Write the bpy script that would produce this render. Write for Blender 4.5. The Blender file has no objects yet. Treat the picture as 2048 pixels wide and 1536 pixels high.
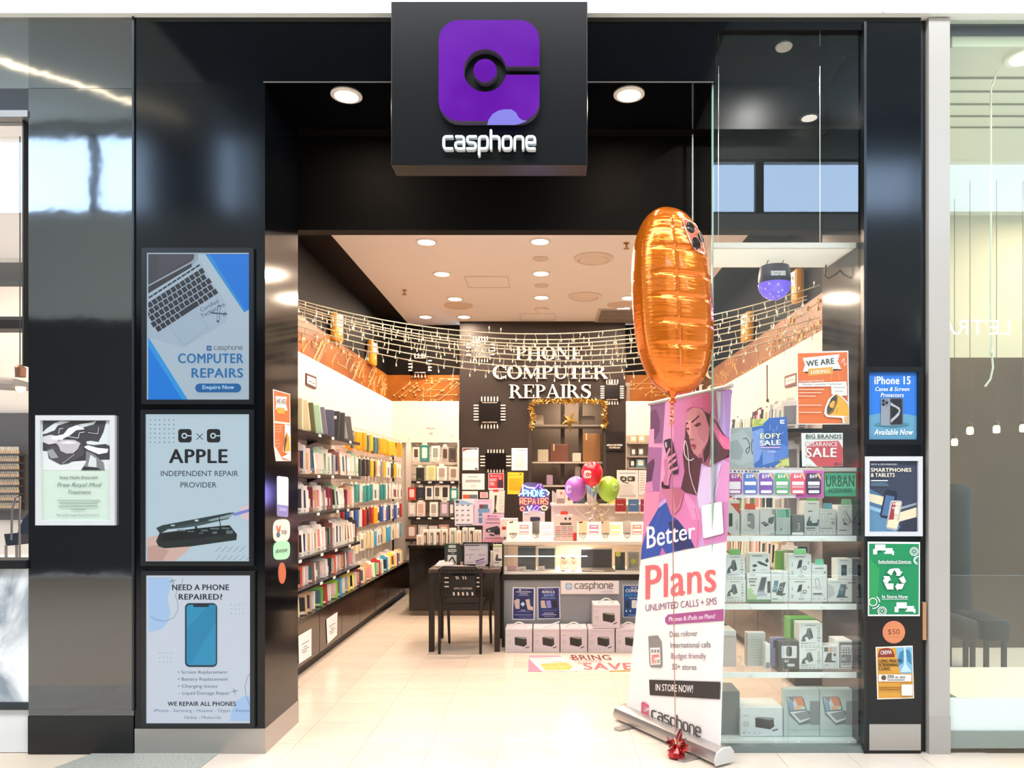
import bpy, bmesh, math, random
from mathutils import Vector, Matrix
from mathutils.bvhtree import BVHTree
R = random.Random(7)
SC = bpy.context.scene
COL = SC.collection
# ---------------------------------------------------------------- camera, world, lights, exposure
F, CX, CY, CZ = 1475.0, 1095.0, 968.0, 1.55      # focal length and principal point in pixels of the 2048 frame
cd = bpy.data.cameras.new('camera'); cam = bpy.data.objects.new('camera', cd); COL.objects.link(cam)
cam.location = (0, 0, CZ); cam.rotation_euler = (math.pi/2, 0, 0)
cd.sensor_width = 36; cd.lens = F/2048*36; cd.shift_x = (1024-CX)/2048; cd.shift_y = (CY-768)/2048
cd.clip_start = .05; cd.clip_end = 200
SC.camera = cam
w = bpy.data.worlds.new('sky'); SC.world = w; w.use_nodes = True
nt = w.node_tree; bg = nt.nodes['Background']
tc = nt.nodes.new('ShaderNodeTexCoord'); sp = nt.nodes.new('ShaderNodeSeparateXYZ'); cr = nt.nodes.new('ShaderNodeValToRGB')
nt.links.new(tc.outputs['Generated'], sp.inputs[0]); nt.links.new(sp.outputs['Z'], cr.inputs[0]); nt.links.new(cr.outputs[0], bg.inputs[0])
cr.color_ramp.elements[0].color = (.62, .78, .95, 1); cr.color_ramp.elements[1].color = (.22, .47, .95, 1)
bg.inputs[1].default_value = 10
SC.view_settings.view_transform = 'Standard'; SC.view_settings.look = 'None'
SC.view_settings.gamma = 1; SC.view_settings.use_curve_mapping = False
SC.view_settings.exposure = 0.12
try:
    SC.cycles.transparent_max_bounces = 24; SC.cycles.max_bounces = 8; SC.cycles.sample_clamp_indirect = 6
except Exception: pass
def area(name, loc, rot, sx, sy, power, col, shape='RECTANGLE', spread=None):
    l = bpy.data.lights.new(name, 'AREA'); l.shape = shape; l.size = sx
    if shape == 'RECTANGLE': l.size_y = sy
    l.energy = power; l.color = col
    if spread: l.spread = math.radians(spread)
    o = bpy.data.objects.new(name, l); COL.objects.link(o); o.location = loc; o.rotation_euler = rot
    return o
area('mall_fill_light', (0, .75, 7.5), (0, 0, 0), 18, 2.0, 1350, (.94, .97, 1.0))  # added broad fill in place of the mall's lamps, kept out of reflections
WARM = (1.0, .78, .59)
# ---------------------------------------------------------------- materials
def lin(c): return c/12.92 if c <= .04045 else ((c+.055)/1.055)**2.4
def rgb(h):
    h = h.lstrip('#')
    if len(h) == 3: h = ''.join(x*2 for x in h)
    return tuple(lin(int(h[i:i+2], 16)/255) for i in (0, 2, 4))
_M = {}
def M(h, rough=.5, emit=0, metal=0, spec=.5, bump=0, bscale=30, ior=1.5, coat=0):
    k = (h, rough, emit, metal, spec, bump, bscale, ior, coat)
    if k in _M: return _M[k]
    m = bpy.data.materials.new('mat_%s_%d' % (h.strip('#'), len(_M))); m.use_nodes = True
    b = m.node_tree.nodes['Principled BSDF']; c = rgb(h)+(1,)
    b.inputs['Base Color'].default_value = c; b.inputs['Roughness'].default_value = rough
    b.inputs['Metallic'].default_value = metal; b.inputs['Specular IOR Level'].default_value = spec
    b.inputs['IOR'].default_value = ior; b.inputs['Coat Weight'].default_value = coat
    if emit:
        b.inputs['Emission Color'].default_value = c; b.inputs['Emission Strength'].default_value = emit
        b.inputs['Base Color'].default_value = tuple(x*.06 for x in c[:3])+(1,)
    if bump:
        n = m.node_tree.nodes.new('ShaderNodeTexNoise'); n.inputs['Scale'].default_value = bscale
        t = m.node_tree.nodes.new('ShaderNodeTexCoord'); bp = m.node_tree.nodes.new('ShaderNodeBump')
        bp.inputs['Strength'].default_value = bump; bp.inputs['Distance'].default_value = .02
        m.node_tree.links.new(t.outputs['Object'], n.inputs['Vector']); m.node_tree.links.new(n.outputs['Fac'], bp.inputs['Height'])
        m.node_tree.links.new(bp.outputs[0], b.inputs['Normal'])
    _M[k] = m; return m
def var(name, c1, c2, scale, rough=.4, spec=.5, detail=4, lo=.35, hi=.65, stretch=(1, 1, 1), dist=0):
    m = bpy.data.materials.new(name); m.use_nodes = True; t = m.node_tree; b = t.nodes['Principled BSDF']
    n = t.nodes.new('ShaderNodeTexNoise'); n.inputs['Scale'].default_value = scale; n.inputs['Detail'].default_value = detail
    n.inputs['Distortion'].default_value = dist
    tc = t.nodes.new('ShaderNodeTexCoord'); mp = t.nodes.new('ShaderNodeMapping'); mp.inputs['Scale'].default_value = stretch
    r = t.nodes.new('ShaderNodeValToRGB'); e = r.color_ramp.elements
    e[0].position = lo; e[1].position = hi; e[0].color = rgb(c1)+(1,); e[1].color = rgb(c2)+(1,)
    t.links.new(tc.outputs['Object'], mp.inputs[0]); t.links.new(mp.outputs[0], n.inputs['Vector']); t.links.new(n.outputs['Fac'], r.inputs[0])
    t.links.new(r.outputs[0], b.inputs['Base Color']); b.inputs['Roughness'].default_value = rough; b.inputs['Specular IOR Level'].default_value = spec
    return m
def glass(name, tint=(.96, .985, .97), gain=1.5, ior=1.5, rough=0.0, haze=0):
    m = bpy.data.materials.new(name); m.use_nodes = True; t = m.node_tree; t.nodes.clear()
    o = t.nodes.new('ShaderNodeOutputMaterial'); tr = t.nodes.new('ShaderNodeBsdfTransparent'); gl = t.nodes.new('ShaderNodeBsdfGlossy')
    fr = t.nodes.new('ShaderNodeFresnel'); mu = t.nodes.new('ShaderNodeMath'); mx = t.nodes.new('ShaderNodeMixShader')
    mu.operation = 'MULTIPLY'; mu.use_clamp = True; mu.inputs[1].default_value = gain; fr.inputs[0].default_value = ior
    tr.inputs[0].default_value = tint+(1,); gl.inputs['Roughness'].default_value = rough
    ge = t.nodes.new('ShaderNodeNewGeometry'); iv = t.nodes.new('ShaderNodeMath'); iv.operation = 'SUBTRACT'; iv.inputs[0].default_value = 1; m3 = t.nodes.new('ShaderNodeMath'); m3.operation = 'MULTIPLY'
    t.links.new(ge.outputs['Backfacing'], iv.inputs[1]); t.links.new(fr.outputs[0], mu.inputs[0]); t.links.new(mu.outputs[0], m3.inputs[0]); t.links.new(iv.outputs[0], m3.inputs[1]); t.links.new(m3.outputs[0], mx.inputs[0])
    t.links.new(tr.outputs[0], mx.inputs[1]); t.links.new(gl.outputs[0], mx.inputs[2])
    if haze:
        d = t.nodes.new('ShaderNodeBsdfDiffuse'); d.inputs[0].default_value = (.8, .85, .83, 1); m2 = t.nodes.new('ShaderNodeMixShader')
        m2.inputs[0].default_value = haze; t.links.new(mx.outputs[0], m2.inputs[1]); t.links.new(d.outputs[0], m2.inputs[2]); t.links.new(m2.outputs[0], o.inputs[0])
    else: t.links.new(mx.outputs[0], o.inputs[0])
    return m
GLASS = glass('shop_glass', (.975, .99, .983), 2.3)
ACRYL = glass('clear_acrylic', (.985, .993, .99), .6, haze=.03)
FROST = glass('frosted_strip', (.9, .95, .93), 1.2, haze=.55)
GBLACK = M('#05070a', .06, spec=.6, bump=.012, bscale=2.2)
GBLACK2 = M('#04060a', .11, spec=.45, bump=.012, bscale=3)
MBLACK = M('#0d0a09', .45, spec=.25)
STEEL = M('#b9b6b2', .32, metal=.85)
WHITE = M('#f4f0ec', .5)
WALLW = M('#e0d5cb', .55)
EDGEB = M('#15161a', .3)
# ---------------------------------------------------------------- mesh helpers
ORG = {}
def org(o): return ORG.get(o.name, Vector()) if o else Vector()
class MB:
    def __init__(s): s.v = []; s.f = []; s.m = []; s.mats = []
    def mi(s, mat):
        if mat not in s.mats: s.mats.append(mat)
        return s.mats.index(mat)
    def add(s, vs, fs, mat):
        o = len(s.v); k = s.mi(mat); s.v += [tuple(x) for x in vs]
        for f in fs: s.f.append(tuple(i+o for i in f)); s.m.append(k)
        return s
    def box(s, a, b, mat, bev=0):
        x0, y0, z0 = a; x1, y1, z1 = b
        if x0 > x1: x0, x1 = x1, x0
        if y0 > y1: y0, y1 = y1, y0
        if z0 > z1: z0, z1 = z1, z0
        if bev:
            bm = bmesh.new(); bmesh.ops.create_cube(bm, size=1)
            for v in bm.verts: v.co = Vector((x0+(v.co.x+.5)*(x1-x0), y0+(v.co.y+.5)*(y1-y0), z0+(v.co.z+.5)*(z1-z0)))
            bmesh.ops.bevel(bm, geom=list(bm.edges), offset=min(bev, .45*min(x1-x0, y1-y0, z1-z0)), segments=2, affect='EDGES', profile=.5)
            bm.verts.index_update(); s.add([v.co.copy() for v in bm.verts], [[v.index for v in f.verts] for f in bm.faces], mat); bm.free(); return s
        return s.add([(x0,y0,z0),(x1,y0,z0),(x1,y1,z0),(x0,y1,z0),(x0,y0,z1),(x1,y0,z1),(x1,y1,z1),(x0,y1,z1)],
                     [(0,3,2,1),(4,5,6,7),(0,1,5,4),(1,2,6,5),(2,3,7,6),(3,0,4,7)], mat)
    def prism(s, pts, vec, mat, side=None):
        n = len(pts); vec = Vector(vec); p = [Vector(q) for q in pts]; q = [a+vec for a in p]
        s.add(p, [tuple(range(n))], mat); s.add(q, [tuple(reversed(range(n)))], side or mat)
        return s.add(p+q, [(i, (i+1) % n, n+(i+1) % n, n+i) for i in range(n)], side or mat)
    def tube(s, path, r, mat, n=6, closed=False):
        path = [Vector(p) for p in path]; k = len(path); vs = []; prev = None
        for i, p in enumerate(path):
            if closed: d = path[(i+1) % k]-path[i-1]
            else: d = path[min(i+1, k-1)]-path[max(i-1, 0)]
            if d.length < 1e-9: d = Vector((0, 0, 1))
            d.normalize()
            a = prev if prev is not None else (Vector((0, 0, 1)) if abs(d.z) < .9 else Vector((1, 0, 0)))
            a = (a-d*a.dot(d))
            if a.length < 1e-3: a = Vector((0, 1, 0)) if abs(d.y) < .9 else Vector((1, 0, 0)); a = a-d*a.dot(d)
            a.normalize(); prev = a; b = d.cross(a)
            rr = r[i] if isinstance(r, (list, tuple)) else r
            vs += [p+(a*math.cos(t*2*math.pi/n)+b*math.sin(t*2*math.pi/n))*rr for t in range(n)]
        fs = []
        for i in range(k if closed else k-1):
            j = (i+1) % k
            fs += [(i*n+t, i*n+(t+1) % n, j*n+(t+1) % n, j*n+t) for t in range(n)]
        if not closed: fs += [tuple(reversed(range(n))), tuple((k-1)*n+t for t in range(n))]
        return s.add(vs, fs, mat)
    def lathe(s, prof, c, mat, n=20, axis='Z'):
        c = Vector(c); vs = []
        for r, h in prof:
            for t in range(n):
                a = t*2*math.pi/n; x, y = r*math.cos(a), r*math.sin(a)
                vs.append(c+Vector({'Z': (x, y, h), 'Y': (x, h, y), 'X': (h, x, y)}[axis]))
        fs = [(i*n+t, i*n+(t+1) % n, (i+1)*n+(t+1) % n, (i+1)*n+t) for i in range(len(prof)-1) for t in range(n)]
        fs += [tuple(reversed(range(n))), tuple((len(prof)-1)*n+t for t in range(n))]
        return s.add(vs, fs, mat)
    def build(s, name, parent=None, smooth=False, loc=None, **kw):
        o0 = org(parent) if parent else Vector(loc or (0, 0, 0))
        me = bpy.data.meshes.new(name); me.from_pydata([(Vector(v)-o0) for v in s.v], [], s.f)
        for m in s.mats: me.materials.append(m)
        me.polygons.foreach_set('material_index', s.m)
        if smooth:
            me.polygons.foreach_set('use_smooth', [True]*len(s.f)); me.set_sharp_from_angle(angle=math.radians(40))
        me.update()
        o = bpy.data.objects.new(name, me); COL.objects.link(o)
        if parent: o.parent = parent
        else: o.location = o0
        ORG[o.name] = o0.copy()
        for k, v in kw.items(): o[k] = v
        return o
def thing(name, label, cat, loc, group=None):
    o = bpy.data.objects.new(name, None); COL.objects.link(o); o.location = loc; o.empty_display_size = .05
    o['label'] = label; o['category'] = cat
    if group: o['group'] = group
    ORG[o.name] = Vector(loc); return o
def struct(mb, name, **kw): return mb.build(name, kind='structure', **kw)
def kids(o): return [c for c in bpy.data.objects if c.parent == o]
def proto_tree(root):
    ch = kids(root); return root, [(c, kids(c)) for c in ch]
def copy_tree(tree, loc, rot=(0, 0, 0), label=None, group=None, scale=None):
    root, ch = tree; r = root.copy(); COL.objects.link(r); r.location = loc; r.rotation_euler = rot
    if scale: r.scale = scale
    if label: r['label'] = label
    if group: r['group'] = group
    for c, g in ch:
        n = c.copy(); COL.objects.link(n); n.parent = r
        for x in g:
            y = x.copy(); COL.objects.link(y); y.parent = n
    ORG[r.name] = Vector(loc); return r
def ordw(n):
    o = 'first second third fourth fifth sixth seventh eighth ninth tenth eleventh twelfth thirteenth fourteenth fifteenth sixteenth seventeenth eighteenth nineteenth twentieth'.split()
    if n < 20: return o[n]
    t = ['twenty', 'thirty', 'forty'][(n+1)//10-2]; r = (n+1) % 10
    return (t[:-1]+'ieth') if r == 0 else t+'-'+o[r-1]
def P(u, v, Y): return Vector(((u-CX)*Y/F, Y, CZ-(v-CY)*Y/F))
def PF(u, v, z=0): return P(u, v, F*(CZ-z)/(v-CY))            # a point on the level plane at height z
class Plane:                                                    # a flat surface in the scene; map() finds where a sight line meets it
    def __init__(s, p, n): s.p = Vector(p); s.n = Vector(n).normalized(); s.c = Vector((0, 0, CZ))
    def map(s, u, v, off=0):
        d = Vector(((u-CX)/F, 1, -(v-CY)/F)); return s.c+d*(((s.p+s.n*off-s.c).dot(s.n))/d.dot(s.n))
def front(Y): return Plane((0, Y, 0), (0, -1, 0))
def side(X): return Plane((X, 0, 0), (1 if X < 0 else -1, 0, 0))
# ---------------------------------------------------------------- lettering
_G = {}
def load_glyphs(wts=((0, 0.0),)):
    chars = [chr(i) for i in range(33, 127)]+['•', '×', '–']
    tmp = []
    for wt, off in wts:
        for c in chars+['HH']+['H'+c+'H' for c in chars]:
            if wt and len(c) > 1: continue
            cu = bpy.data.curves.new('t', 'FONT'); cu.body = c; cu.size = 1; cu.resolution_u = 3; cu.offset = off
            ob = bpy.data.objects.new('t', cu); COL.objects.link(ob); tmp.append((wt, c, ob))
    dg = bpy.context.evaluated_depsgraph_get(); raw = {}
    for wt, c, ob in tmp:
        me = ob.evaluated_get(dg).to_mesh()
        raw[wt, c] = ([(v.co.x, v.co.y) for v in me.vertices], [tuple(p.vertices) for p in me.polygons])
        ob.evaluated_get(dg).to_mesh_clear()
    for wt, c, ob in tmp:
        cu = ob.data; bpy.data.objects.remove(ob); bpy.data.curves.remove(cu)
    W = lambda k: max(x for x, y in raw[0, k][0])-min(x for x, y in raw[0, k][0])
    cap = max(y for x, y in raw[0, 'H'][0]); hh = W('HH')
    for wt, off in wts:
        for c in chars:
            v, f = raw[wt, c]; _G[wt, c] = ([(x/cap, y/cap) for x, y in v], f, (W('H'+c+'H')-hh)/cap)
load_glyphs()
def layout(t, wt):
    x = 0; out = []
    for c in t:
        if c == ' ': x += .38; continue
        if (0, c) not in _G: continue
        v, f, a = _G[0, c]; out.append((x, v, f))
        x += a+(0, .02, .07)[wt]
    return out, x
CAS = {'c': [[(1,1),(.25,1),(.06,.9),(0,.72),(0,.28),(.06,.1),(.25,0),(1,0)]],
       'a': [[(.1,1),(.75,1),(.94,.9),(1,.72),(1,0),(.25,0),(.04,.1),(0,.27),(.04,.44),(.25,.54),(1,.54)]],
       's': [[(1,1),(.22,1),(.04,.92),(0,.77),(.04,.6),(.22,.52),(.78,.48),(.96,.4),(1,.24),(.96,.08),(.78,0),(0,0)]],
       'p': [[(0,-.5),(0,.72),(.06,.9),(.25,1),(.75,1),(.94,.9),(1,.72),(1,.28),(.94,.1),(.75,0),(.12,0)]],
       'h': [[(0,1.5),(0,0)], [(0,1),(.75,1),(.94,.9),(1,.72),(1,0)]],
       'o': [[(.25,1),(.75,1),(.94,.9),(1,.72),(1,.28),(.94,.1),(.75,0),(.25,0),(.06,.1),(0,.28),(0,.72),(.06,.9),(.25,1)]],
       'n': [[(0,0),(0,.72),(.06,.9),(.25,1),(.75,1),(.94,.9),(1,.72),(1,0)]],
       'e': [[(.1,.5),(1,.5),(1,.72),(.94,.9),(.75,1),(.25,1),(.06,.9),(0,.72),(0,.28),(.06,.1),(.25,0),(.95,0)]]}
def cas_lines():                                                # the rounded wordmark as poly-lines, x-height 1
    out = []; x = 0
    for c in 'casphone':
        out += [[(x+a*.98, b) for a, b in l] for l in CAS[c]]; x += 1.36
    return out, x-.38
def logo_polys(gap=.055, ro=.5, rc=.22, ri=.115, hr=.21):      # C in a rounded square, slot to the right, dot; unit size, centred
    pts = []; a0 = math.asin(gap/2/rc)
    def corner(cx, cy, s): return [(cx+hr*math.cos(math.radians(s+t*90/6)), cy+hr*math.sin(math.radians(s+t*90/6))) for t in range(7)]
    pts.append((.5, gap/2)); pts += corner(.5-hr, .5-hr, 0)+corner(-.5+hr, .5-hr, 90)+corner(-.5+hr, -.5+hr, 180)+corner(.5-hr, -.5+hr, 270)
    pts.append((.5, -gap/2)); oy = .02
    N = 28
    for i in range(N+1):
        a = -a0-(2*math.pi-2*a0)*i/N; pts.append((-.04+rc*math.cos(a), rc*math.sin(a)))
    dot = [(-.04+ri*math.cos(i*2*math.pi/24), ri*math.sin(i*2*math.pi/24)) for i in range(24)]
    return pts, dot
class Pr:                                                       # flat print laid on a surface in thin layers
    def __init__(s, plane, z=(0, 0, 1), emit=0, rough=.45, off=.0012, step=.0002):
        s.pl = plane; s.z = z; s.emit = emit; s.rough = rough; s.off = off; s.step = step; s.mb = MB()
    def c(s, h): return M(h, s.rough, s.emit) if isinstance(h, str) else h
    def uv(s, x, y): return s.z[0]+x/s.z[2], s.z[1]+y/s.z[2]
    def put(s, pts, faces, col):
        s.mb.add([s.pl.map(*s.uv(x, y), s.off) for x, y in pts], faces, s.c(col)); s.off += s.step; return s
    def poly(s, pts, col): return s.put(pts, [tuple(range(len(pts)))], col)
    def rect(s, a, b, c, d, col): return s.poly([(a, b), (c, b), (c, d), (a, d)], col)
    def rrect(s, a, b, c, d, r, col):
        pts = []
        for cx, cy, st in ((c-r, b+r, -90), (c-r, d-r, 0), (a+r, d-r, 90), (a+r, b+r, 180)):
            pts += [(cx+r*math.cos(math.radians(st+t*22.5)), cy+r*math.sin(math.radians(st+t*22.5))) for t in range(5)]
        return s.poly(pts, col)
    def disc(s, x, y, r, col, ry=None, n=24, ang=0):
        ry = ry or r; ca, sa = math.cos(math.radians(ang)), math.sin(math.radians(ang)); q = []
        for t in range(n):
            a = t*2*math.pi/n; p, k = r*math.cos(a), ry*math.sin(a); q.append((x+p*ca-k*sa, y+p*sa+k*ca))
        return s.poly(q, col)
    def ring(s, x, y, r, w, col, a0=0, a1=360, n=32):
        pts = []; fs = []
        for t in range(n+1):
            a = math.radians(a0+(a1-a0)*t/n); pts += [(x+(r-w/2)*math.cos(a), y+(r-w/2)*math.sin(a)), (x+(r+w/2)*math.cos(a), y+(r+w/2)*math.sin(a))]
        return s.put(pts, [(2*t, 2*t+1, 2*t+3, 2*t+2) for t in range(n)], col)
    def line(s, pts, w, col, caps=True):
        e0 = s.off; st = s.step*.12
        for (a, b), (c, d) in zip(pts, pts[1:]):
            L = math.hypot(c-a, d-b) or 1; nx, ny = -(d-b)/L*w/2, (c-a)/L*w/2
            s.put([(a+nx, b+ny), (c+nx, d+ny), (c-nx, d-ny), (a-nx, b-ny)], [(0, 1, 2, 3)], col); s.off += st-s.step
        if caps:
            for a, b in pts:
                s.put([(a+w/2*math.cos(t*math.pi/4), b+w/2*math.sin(t*math.pi/4)) for t in range(8)], [tuple(range(8))], col); s.off += st-s.step
        s.off += s.step; return s
    def bars(s, a, b, c, n, dy, h, col, ragged=.25, cen=False):
        rr = random.Random(int(a*7+b*3))
        for i in range(n):
            k = rr.random()*ragged*(c-a)
            s.rect(a+(k/2 if cen else 0), b+i*dy, c-(k/2 if cen else k), b+i*dy+h, col)
        return s
    def text(s, t, x, y, h, col, al='c', wt=1, w=None, ang=0, slant=0, up=None):
        lay, W = layout(t, wt); sx = h if w is None else w/W; tot = W*sx
        x0 = {'c': -tot/2, 'l': 0, 'r': -tot}[al]; ca, sa = math.cos(math.radians(ang)), math.sin(math.radians(ang))
        for dx, dy in ((0, 0),) if wt == 0 else (((-.018, 0), (.018, 0)) if wt == 1 else ((-.045, 0), (-.015, .02), (.015, -.02), (.045, 0))):
          vs = []; fs = []
          for gx, gv, gf in lay:
            o = len(vs)
            for a, b in gv:
                p = x0+(gx+a+dx)*sx+slant*b*h; q = -(b+dy)*h
                vs.append((x+p*ca-q*(sa if up is None else 0), y+p*sa+q*(ca if up is None else 1)))
            fs += [tuple(i+o for i in f) for f in gf]
          s.put(vs, fs, col)
        return s
    def cas(s, x, y, xh, col, w=None, lw=.17, ang=0, al='c'):
        L, W = cas_lines(); sx = xh if w is None else w/W; ca, sa = math.cos(math.radians(ang)), math.sin(math.radians(ang))
        x0 = {'c': -W*sx/2, 'l': 0}[al]
        for l in L:
            s.line([(x+(x0+a*sx)*ca+b*xh*0*sa, y+(x0+a*sx)*sa-b*xh) for a, b in l], lw*xh, col)
        return s
    def logo(s, x, y, size, col, hole=None, ang=0, sy=None):
        A, B = logo_polys(gap=.09); sy = sy or size; ta = math.tan(math.radians(ang))
        s.poly([(x+a*size, y-b*sy+a*size*ta) for a, b in A], col); s.poly([(x+a*size, y-b*sy+a*size*ta) for a, b in B], col); return s
    def build(s, name, parent, **kw): return s.mb.build(name, parent, **kw)
def quad_thing(name, label, cat, plane, q, z, col, t=.003, group=None, part='sheet', rough=.5, emit=0, print_emit=None, off=None, loc=None):
    off = t if off is None else off
    pts = [plane.map(z[0]+a/z[2], z[1]+b/z[2], off) for a, b in q]
    c = sum(pts, Vector())/len(pts); c.z = min(p.z for p in pts)
    o = thing(name, label, cat, loc or c, group)
    MB().prism(pts, -plane.n*t, M(col, rough, emit)).build(part, o)
    return o, Pr(plane, z, emit if print_emit is None else print_emit, rough, off=off+.0004)
def R4(a, b, c, d): return [(a, b), (c, b), (c, d), (a, d)]
# ================================================================ setting
FY, HZ = 4.24, 3.92                                           # shop front plane, shop ceiling height
def fx(u, Y=FY): return (u-CX)*Y/F
def fz(v, Y=FY): return CZ-(v-CY)*Y/F
TILE = var('tile_porcelain', '#decfc0', '#d4c5b5', 3, rough=.16, spec=.45, detail=3)
slab = MB().box((-14, -4, -.12), (14, 12.6, -.004), M('#d3c2ae', .5)); floor = struct(slab, 'floor')
# tiles 400 x 400; joints recessed 4 mm; tile meshes shared
tm = MB().box((.0015, .0015, -.004), (.4005, .3985, 0), TILE)
xs0, ys0 = -1.495, 5.2
first = None; cnt = 0
for iy in range(-3, 14):
    y = ys0+.4*iy
    for ix in range(-2, 10):
        x = xs0+.402*ix
        if y+.4 > 10.75 or x+.4 > 2.6: continue
        if first is None:
            first = tm.build('tile', floor); o = first
        else: o = first.copy(); COL.objects.link(o)
        o.location = (x, y, 0); cnt += 1
MT = var('tile_mall', '#dfd9cf', '#d3ccc1', 2.5, rough=.14, spec=.5)
mt = MB().box((.002, .002, -.004), (.598, .598, 0), MT); fm = None
for ix in range(-14, 14):
    for iy in range(2):
        if fm is None: fm = mt.build('mall_tile', floor); o = fm
        else: o = fm.copy(); COL.objects.link(o)
        o.location = (-.28+.6*ix+.02, 4.0-.6*(iy+1), 0)
GRAN = var('granite', '#8f9088', '#b7b7ad', 90, rough=.35, detail=8)
MB().prism([PF(185, 1507.5), PF(437, 1507.5), PF(401, 1536), PF(372, 1560), PF(40, 1560), PF(110, 1536)], (0, 0, -.003), GRAN).build('granite_strip', floor).location.z = .0035
# threshold strip between mall tiles and shop tiles, 4.0 - 4.0
# --- mall shell (seen only in reflections; section tones picked for reflected brightness)
MW = M('#a9aca6', .7)
MC = M('#b4b5ab', .7)
struct(MB().box((-14, -4, 7.65), (-5.2, 4.2, 7.8), MC).box((-5.2, -4, 7.65), (2.4, 4.2, 7.8), M('#3a3b3a', .7)).box((2.4, -4, 7.65), (14, 4.2, 7.8), M('#7f8684', .7)), 'ceiling_mall')
mb = MB(); DK = M('#2b2725', .6)
mb.box((-14, -4.2, 0), (2.4, -4, 4.35), DK).box((2.4, -4.2, 0), (6.3, -4, 4.35), M('#85888a', .7)).box((6.3, -4.2, 0), (14, -4, 4.35), M('#3a332b', .7)).box((-14, -4.2, 4.35), (14, -4, 6.14), MW)
mb.box((-14, -4.2, 7.5), (-5.0, -4, 7.65), MW).box((-4.75, -4.2, 6.14), (2.7, -4, 7.65), M('#5e5a55', .7)).box((2.7, -4.2, 7.09), (14, -4, 7.65), M('#8d948f', .7))
mb.box((-5, -4.2, 6.14), (-4.75, -4, 7.65), MW)
struct(mb, 'wall_opposite')
struct(MB().box((-14, -4, 0), (-13.8, 4.2, 7.65), MW), 'wall_mall_left')
struct(MB().box((13.8, -4, 0), (14, 4.2, 7.65), MW), 'wall_mall_right')
struct(MB().box((-14, 4.2, fz(26, 4.2)), (14, 4.3, 7.65), M('#f0f3ee', .6)).box((-14, 4.3, 4.264), (14, 5.0, 4.4), MBLACK), 'wall_fascia')
MB().box((fx(1766, 4.19), 4.192, fz(26, 4.2)), (fx(1769, 4.19), 4.2, 5.5), M('#d5d8d3', .6)).build('panel_joint', bpy.data.objects['wall_fascia'])
for i, (a, b, t) in enumerate(((-13.8, -5.0, 7.5), (2.7, 13.8, 7.09))):
    m2 = MB().box((a, -4.16, 6.14), (b, -4.04, 6.19), M('#5d6468', .4)).box((a, -4.16, t-.05), (b, -4.04, t), M('#5d6468', .4))
    wn = struct(m2, 'window_%d' % (i+1))
    for k in range(7):
        X = a+(b-a)*k/6
        if i == 0: X = (-13.4, -11.9, -10.2, -7.72, -6.5, -5.9, -5.2)[k]
        else: X = (2.75, 3.62, 6.35, 8.9, 10.3, 11.8, 13.4)[k]
        wd = .3 if (i == 0 and k in (4, 5)) else .07
        MB().box((X-wd, -4.15, 6.14), (X+wd, -4.05, t), M('#4a4a4c', .5)).build('mullion', wn)
# long light strip and downlights of the mall ceiling
sl = thing('linear_ceiling_light', 'long warm strip light in the mall ceiling, seen only mirrored in the black panel', 'light', (-6.5, -2.2, 7.65))
MB().prism([(-9.0, -1.2, 7.63), (-8.9, -1.15, 7.63), (-6.0, -3.75, 7.63), (-6.1, -3.8, 7.63)], (0, 0, .02), M('#fff0cf', .5, 9)).build('diffuser', sl)
for k, (X, Y) in enumerate(((4.36, -3.75),)):
    dl = thing('mall_downlight', 'round downlight of the mall ceiling mirrored in the shop window', 'light', (X, Y, 7.65))
    MB().lathe([(.13, -.012), (.16, -.012), (.16, 0)], (X, Y, 7.65), M('#dddddd')).build('trim_ring', dl)
    MB().lathe([(.125, -.014), (.125, -.01)], (X, Y, 7.65), M('#fff6e6', .5, 10)).build('lens', dl)
# opposite shop's lit name
os_ = thing('shop_sign', 'white lit letters of the opposite shop, mirrored in the right hand window pane', 'sign', (7.4, -4, 4.2))
lay, W = layout("LE'TRAN", 1); mb = MB()
for gx, gv, gf in lay:
    pts = [Vector((7.86-(gx+a)*.25*1.05, -3.97, 4.08+b*.25)) for a, b in gv]
    mb.add(pts, gf, M('#ffffff', .5, 14))
mb.build('lettering', os_)
# --- shop front
GL = MB().box((fx(57), FY, 0), (fx(268), 4.5, fz(177)), M('#06080a', .05, spec=1, bump=.025, bscale=5, ior=1.8)); 
f1 = struct(GL, 'wall_front_panel')
MB().box((fx(57), FY, fz(176.3)), (fx(268), 4.5, 4.262), M('#07090b', .05, spec=1, bump=.02, bscale=5, ior=1.95)).build('upper_panel', f1)
MB().box((fx(57), FY-.006, 0), (fx(268), FY, fz(1432)), M('#0a0c0e', .25)).build('base_panel', f1)
COLX0, COLX1, COLB = fx(270), fx(530), 4.80
c1 = struct(MB().box((COLX0, FY, 0), (COLX1, COLB, fz(165)), GBLACK2), 'wall_front_left')
MB().box((fx(266), FY-.012, .25), (fx(270), FY+.02, 4.26), M('#3a3f44', .25, metal=.6)).build('joint_strip', c1)
MB().box((COLX0, FY-.004, 0), (COLX1+.004, COLB+.003, fz(1457)), STEEL).build('kick_plate', c1)
c2 = struct(MB().box((fx(1730), FY, 0), (fx(1842), 4.9, 4.262), GBLACK2), 'wall_front_right')
MB().box((fx(1738), FY-.004, 0.02), (fx(1841), FY, fz(1448)), STEEL).build('kick_plate', c2)
MB().box((fx(1726), FY-.015, 0.02), (fx(1731), FY+.03, 4.2), M('#14181c', .25)).build('window_post', c2)
MB().box((fx(1842), FY+.03, 0), (fx(1856), FY+.1, 4.262), M('#1d2022', .3)).build('dark_joint', c2)
MB().box((fx(1846), FY+.0, fz(1280)), (fx(1853), FY+.03, fz(1205)), M('#b88a64', .6)).build('worn_wood_filler', c2)
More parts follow.
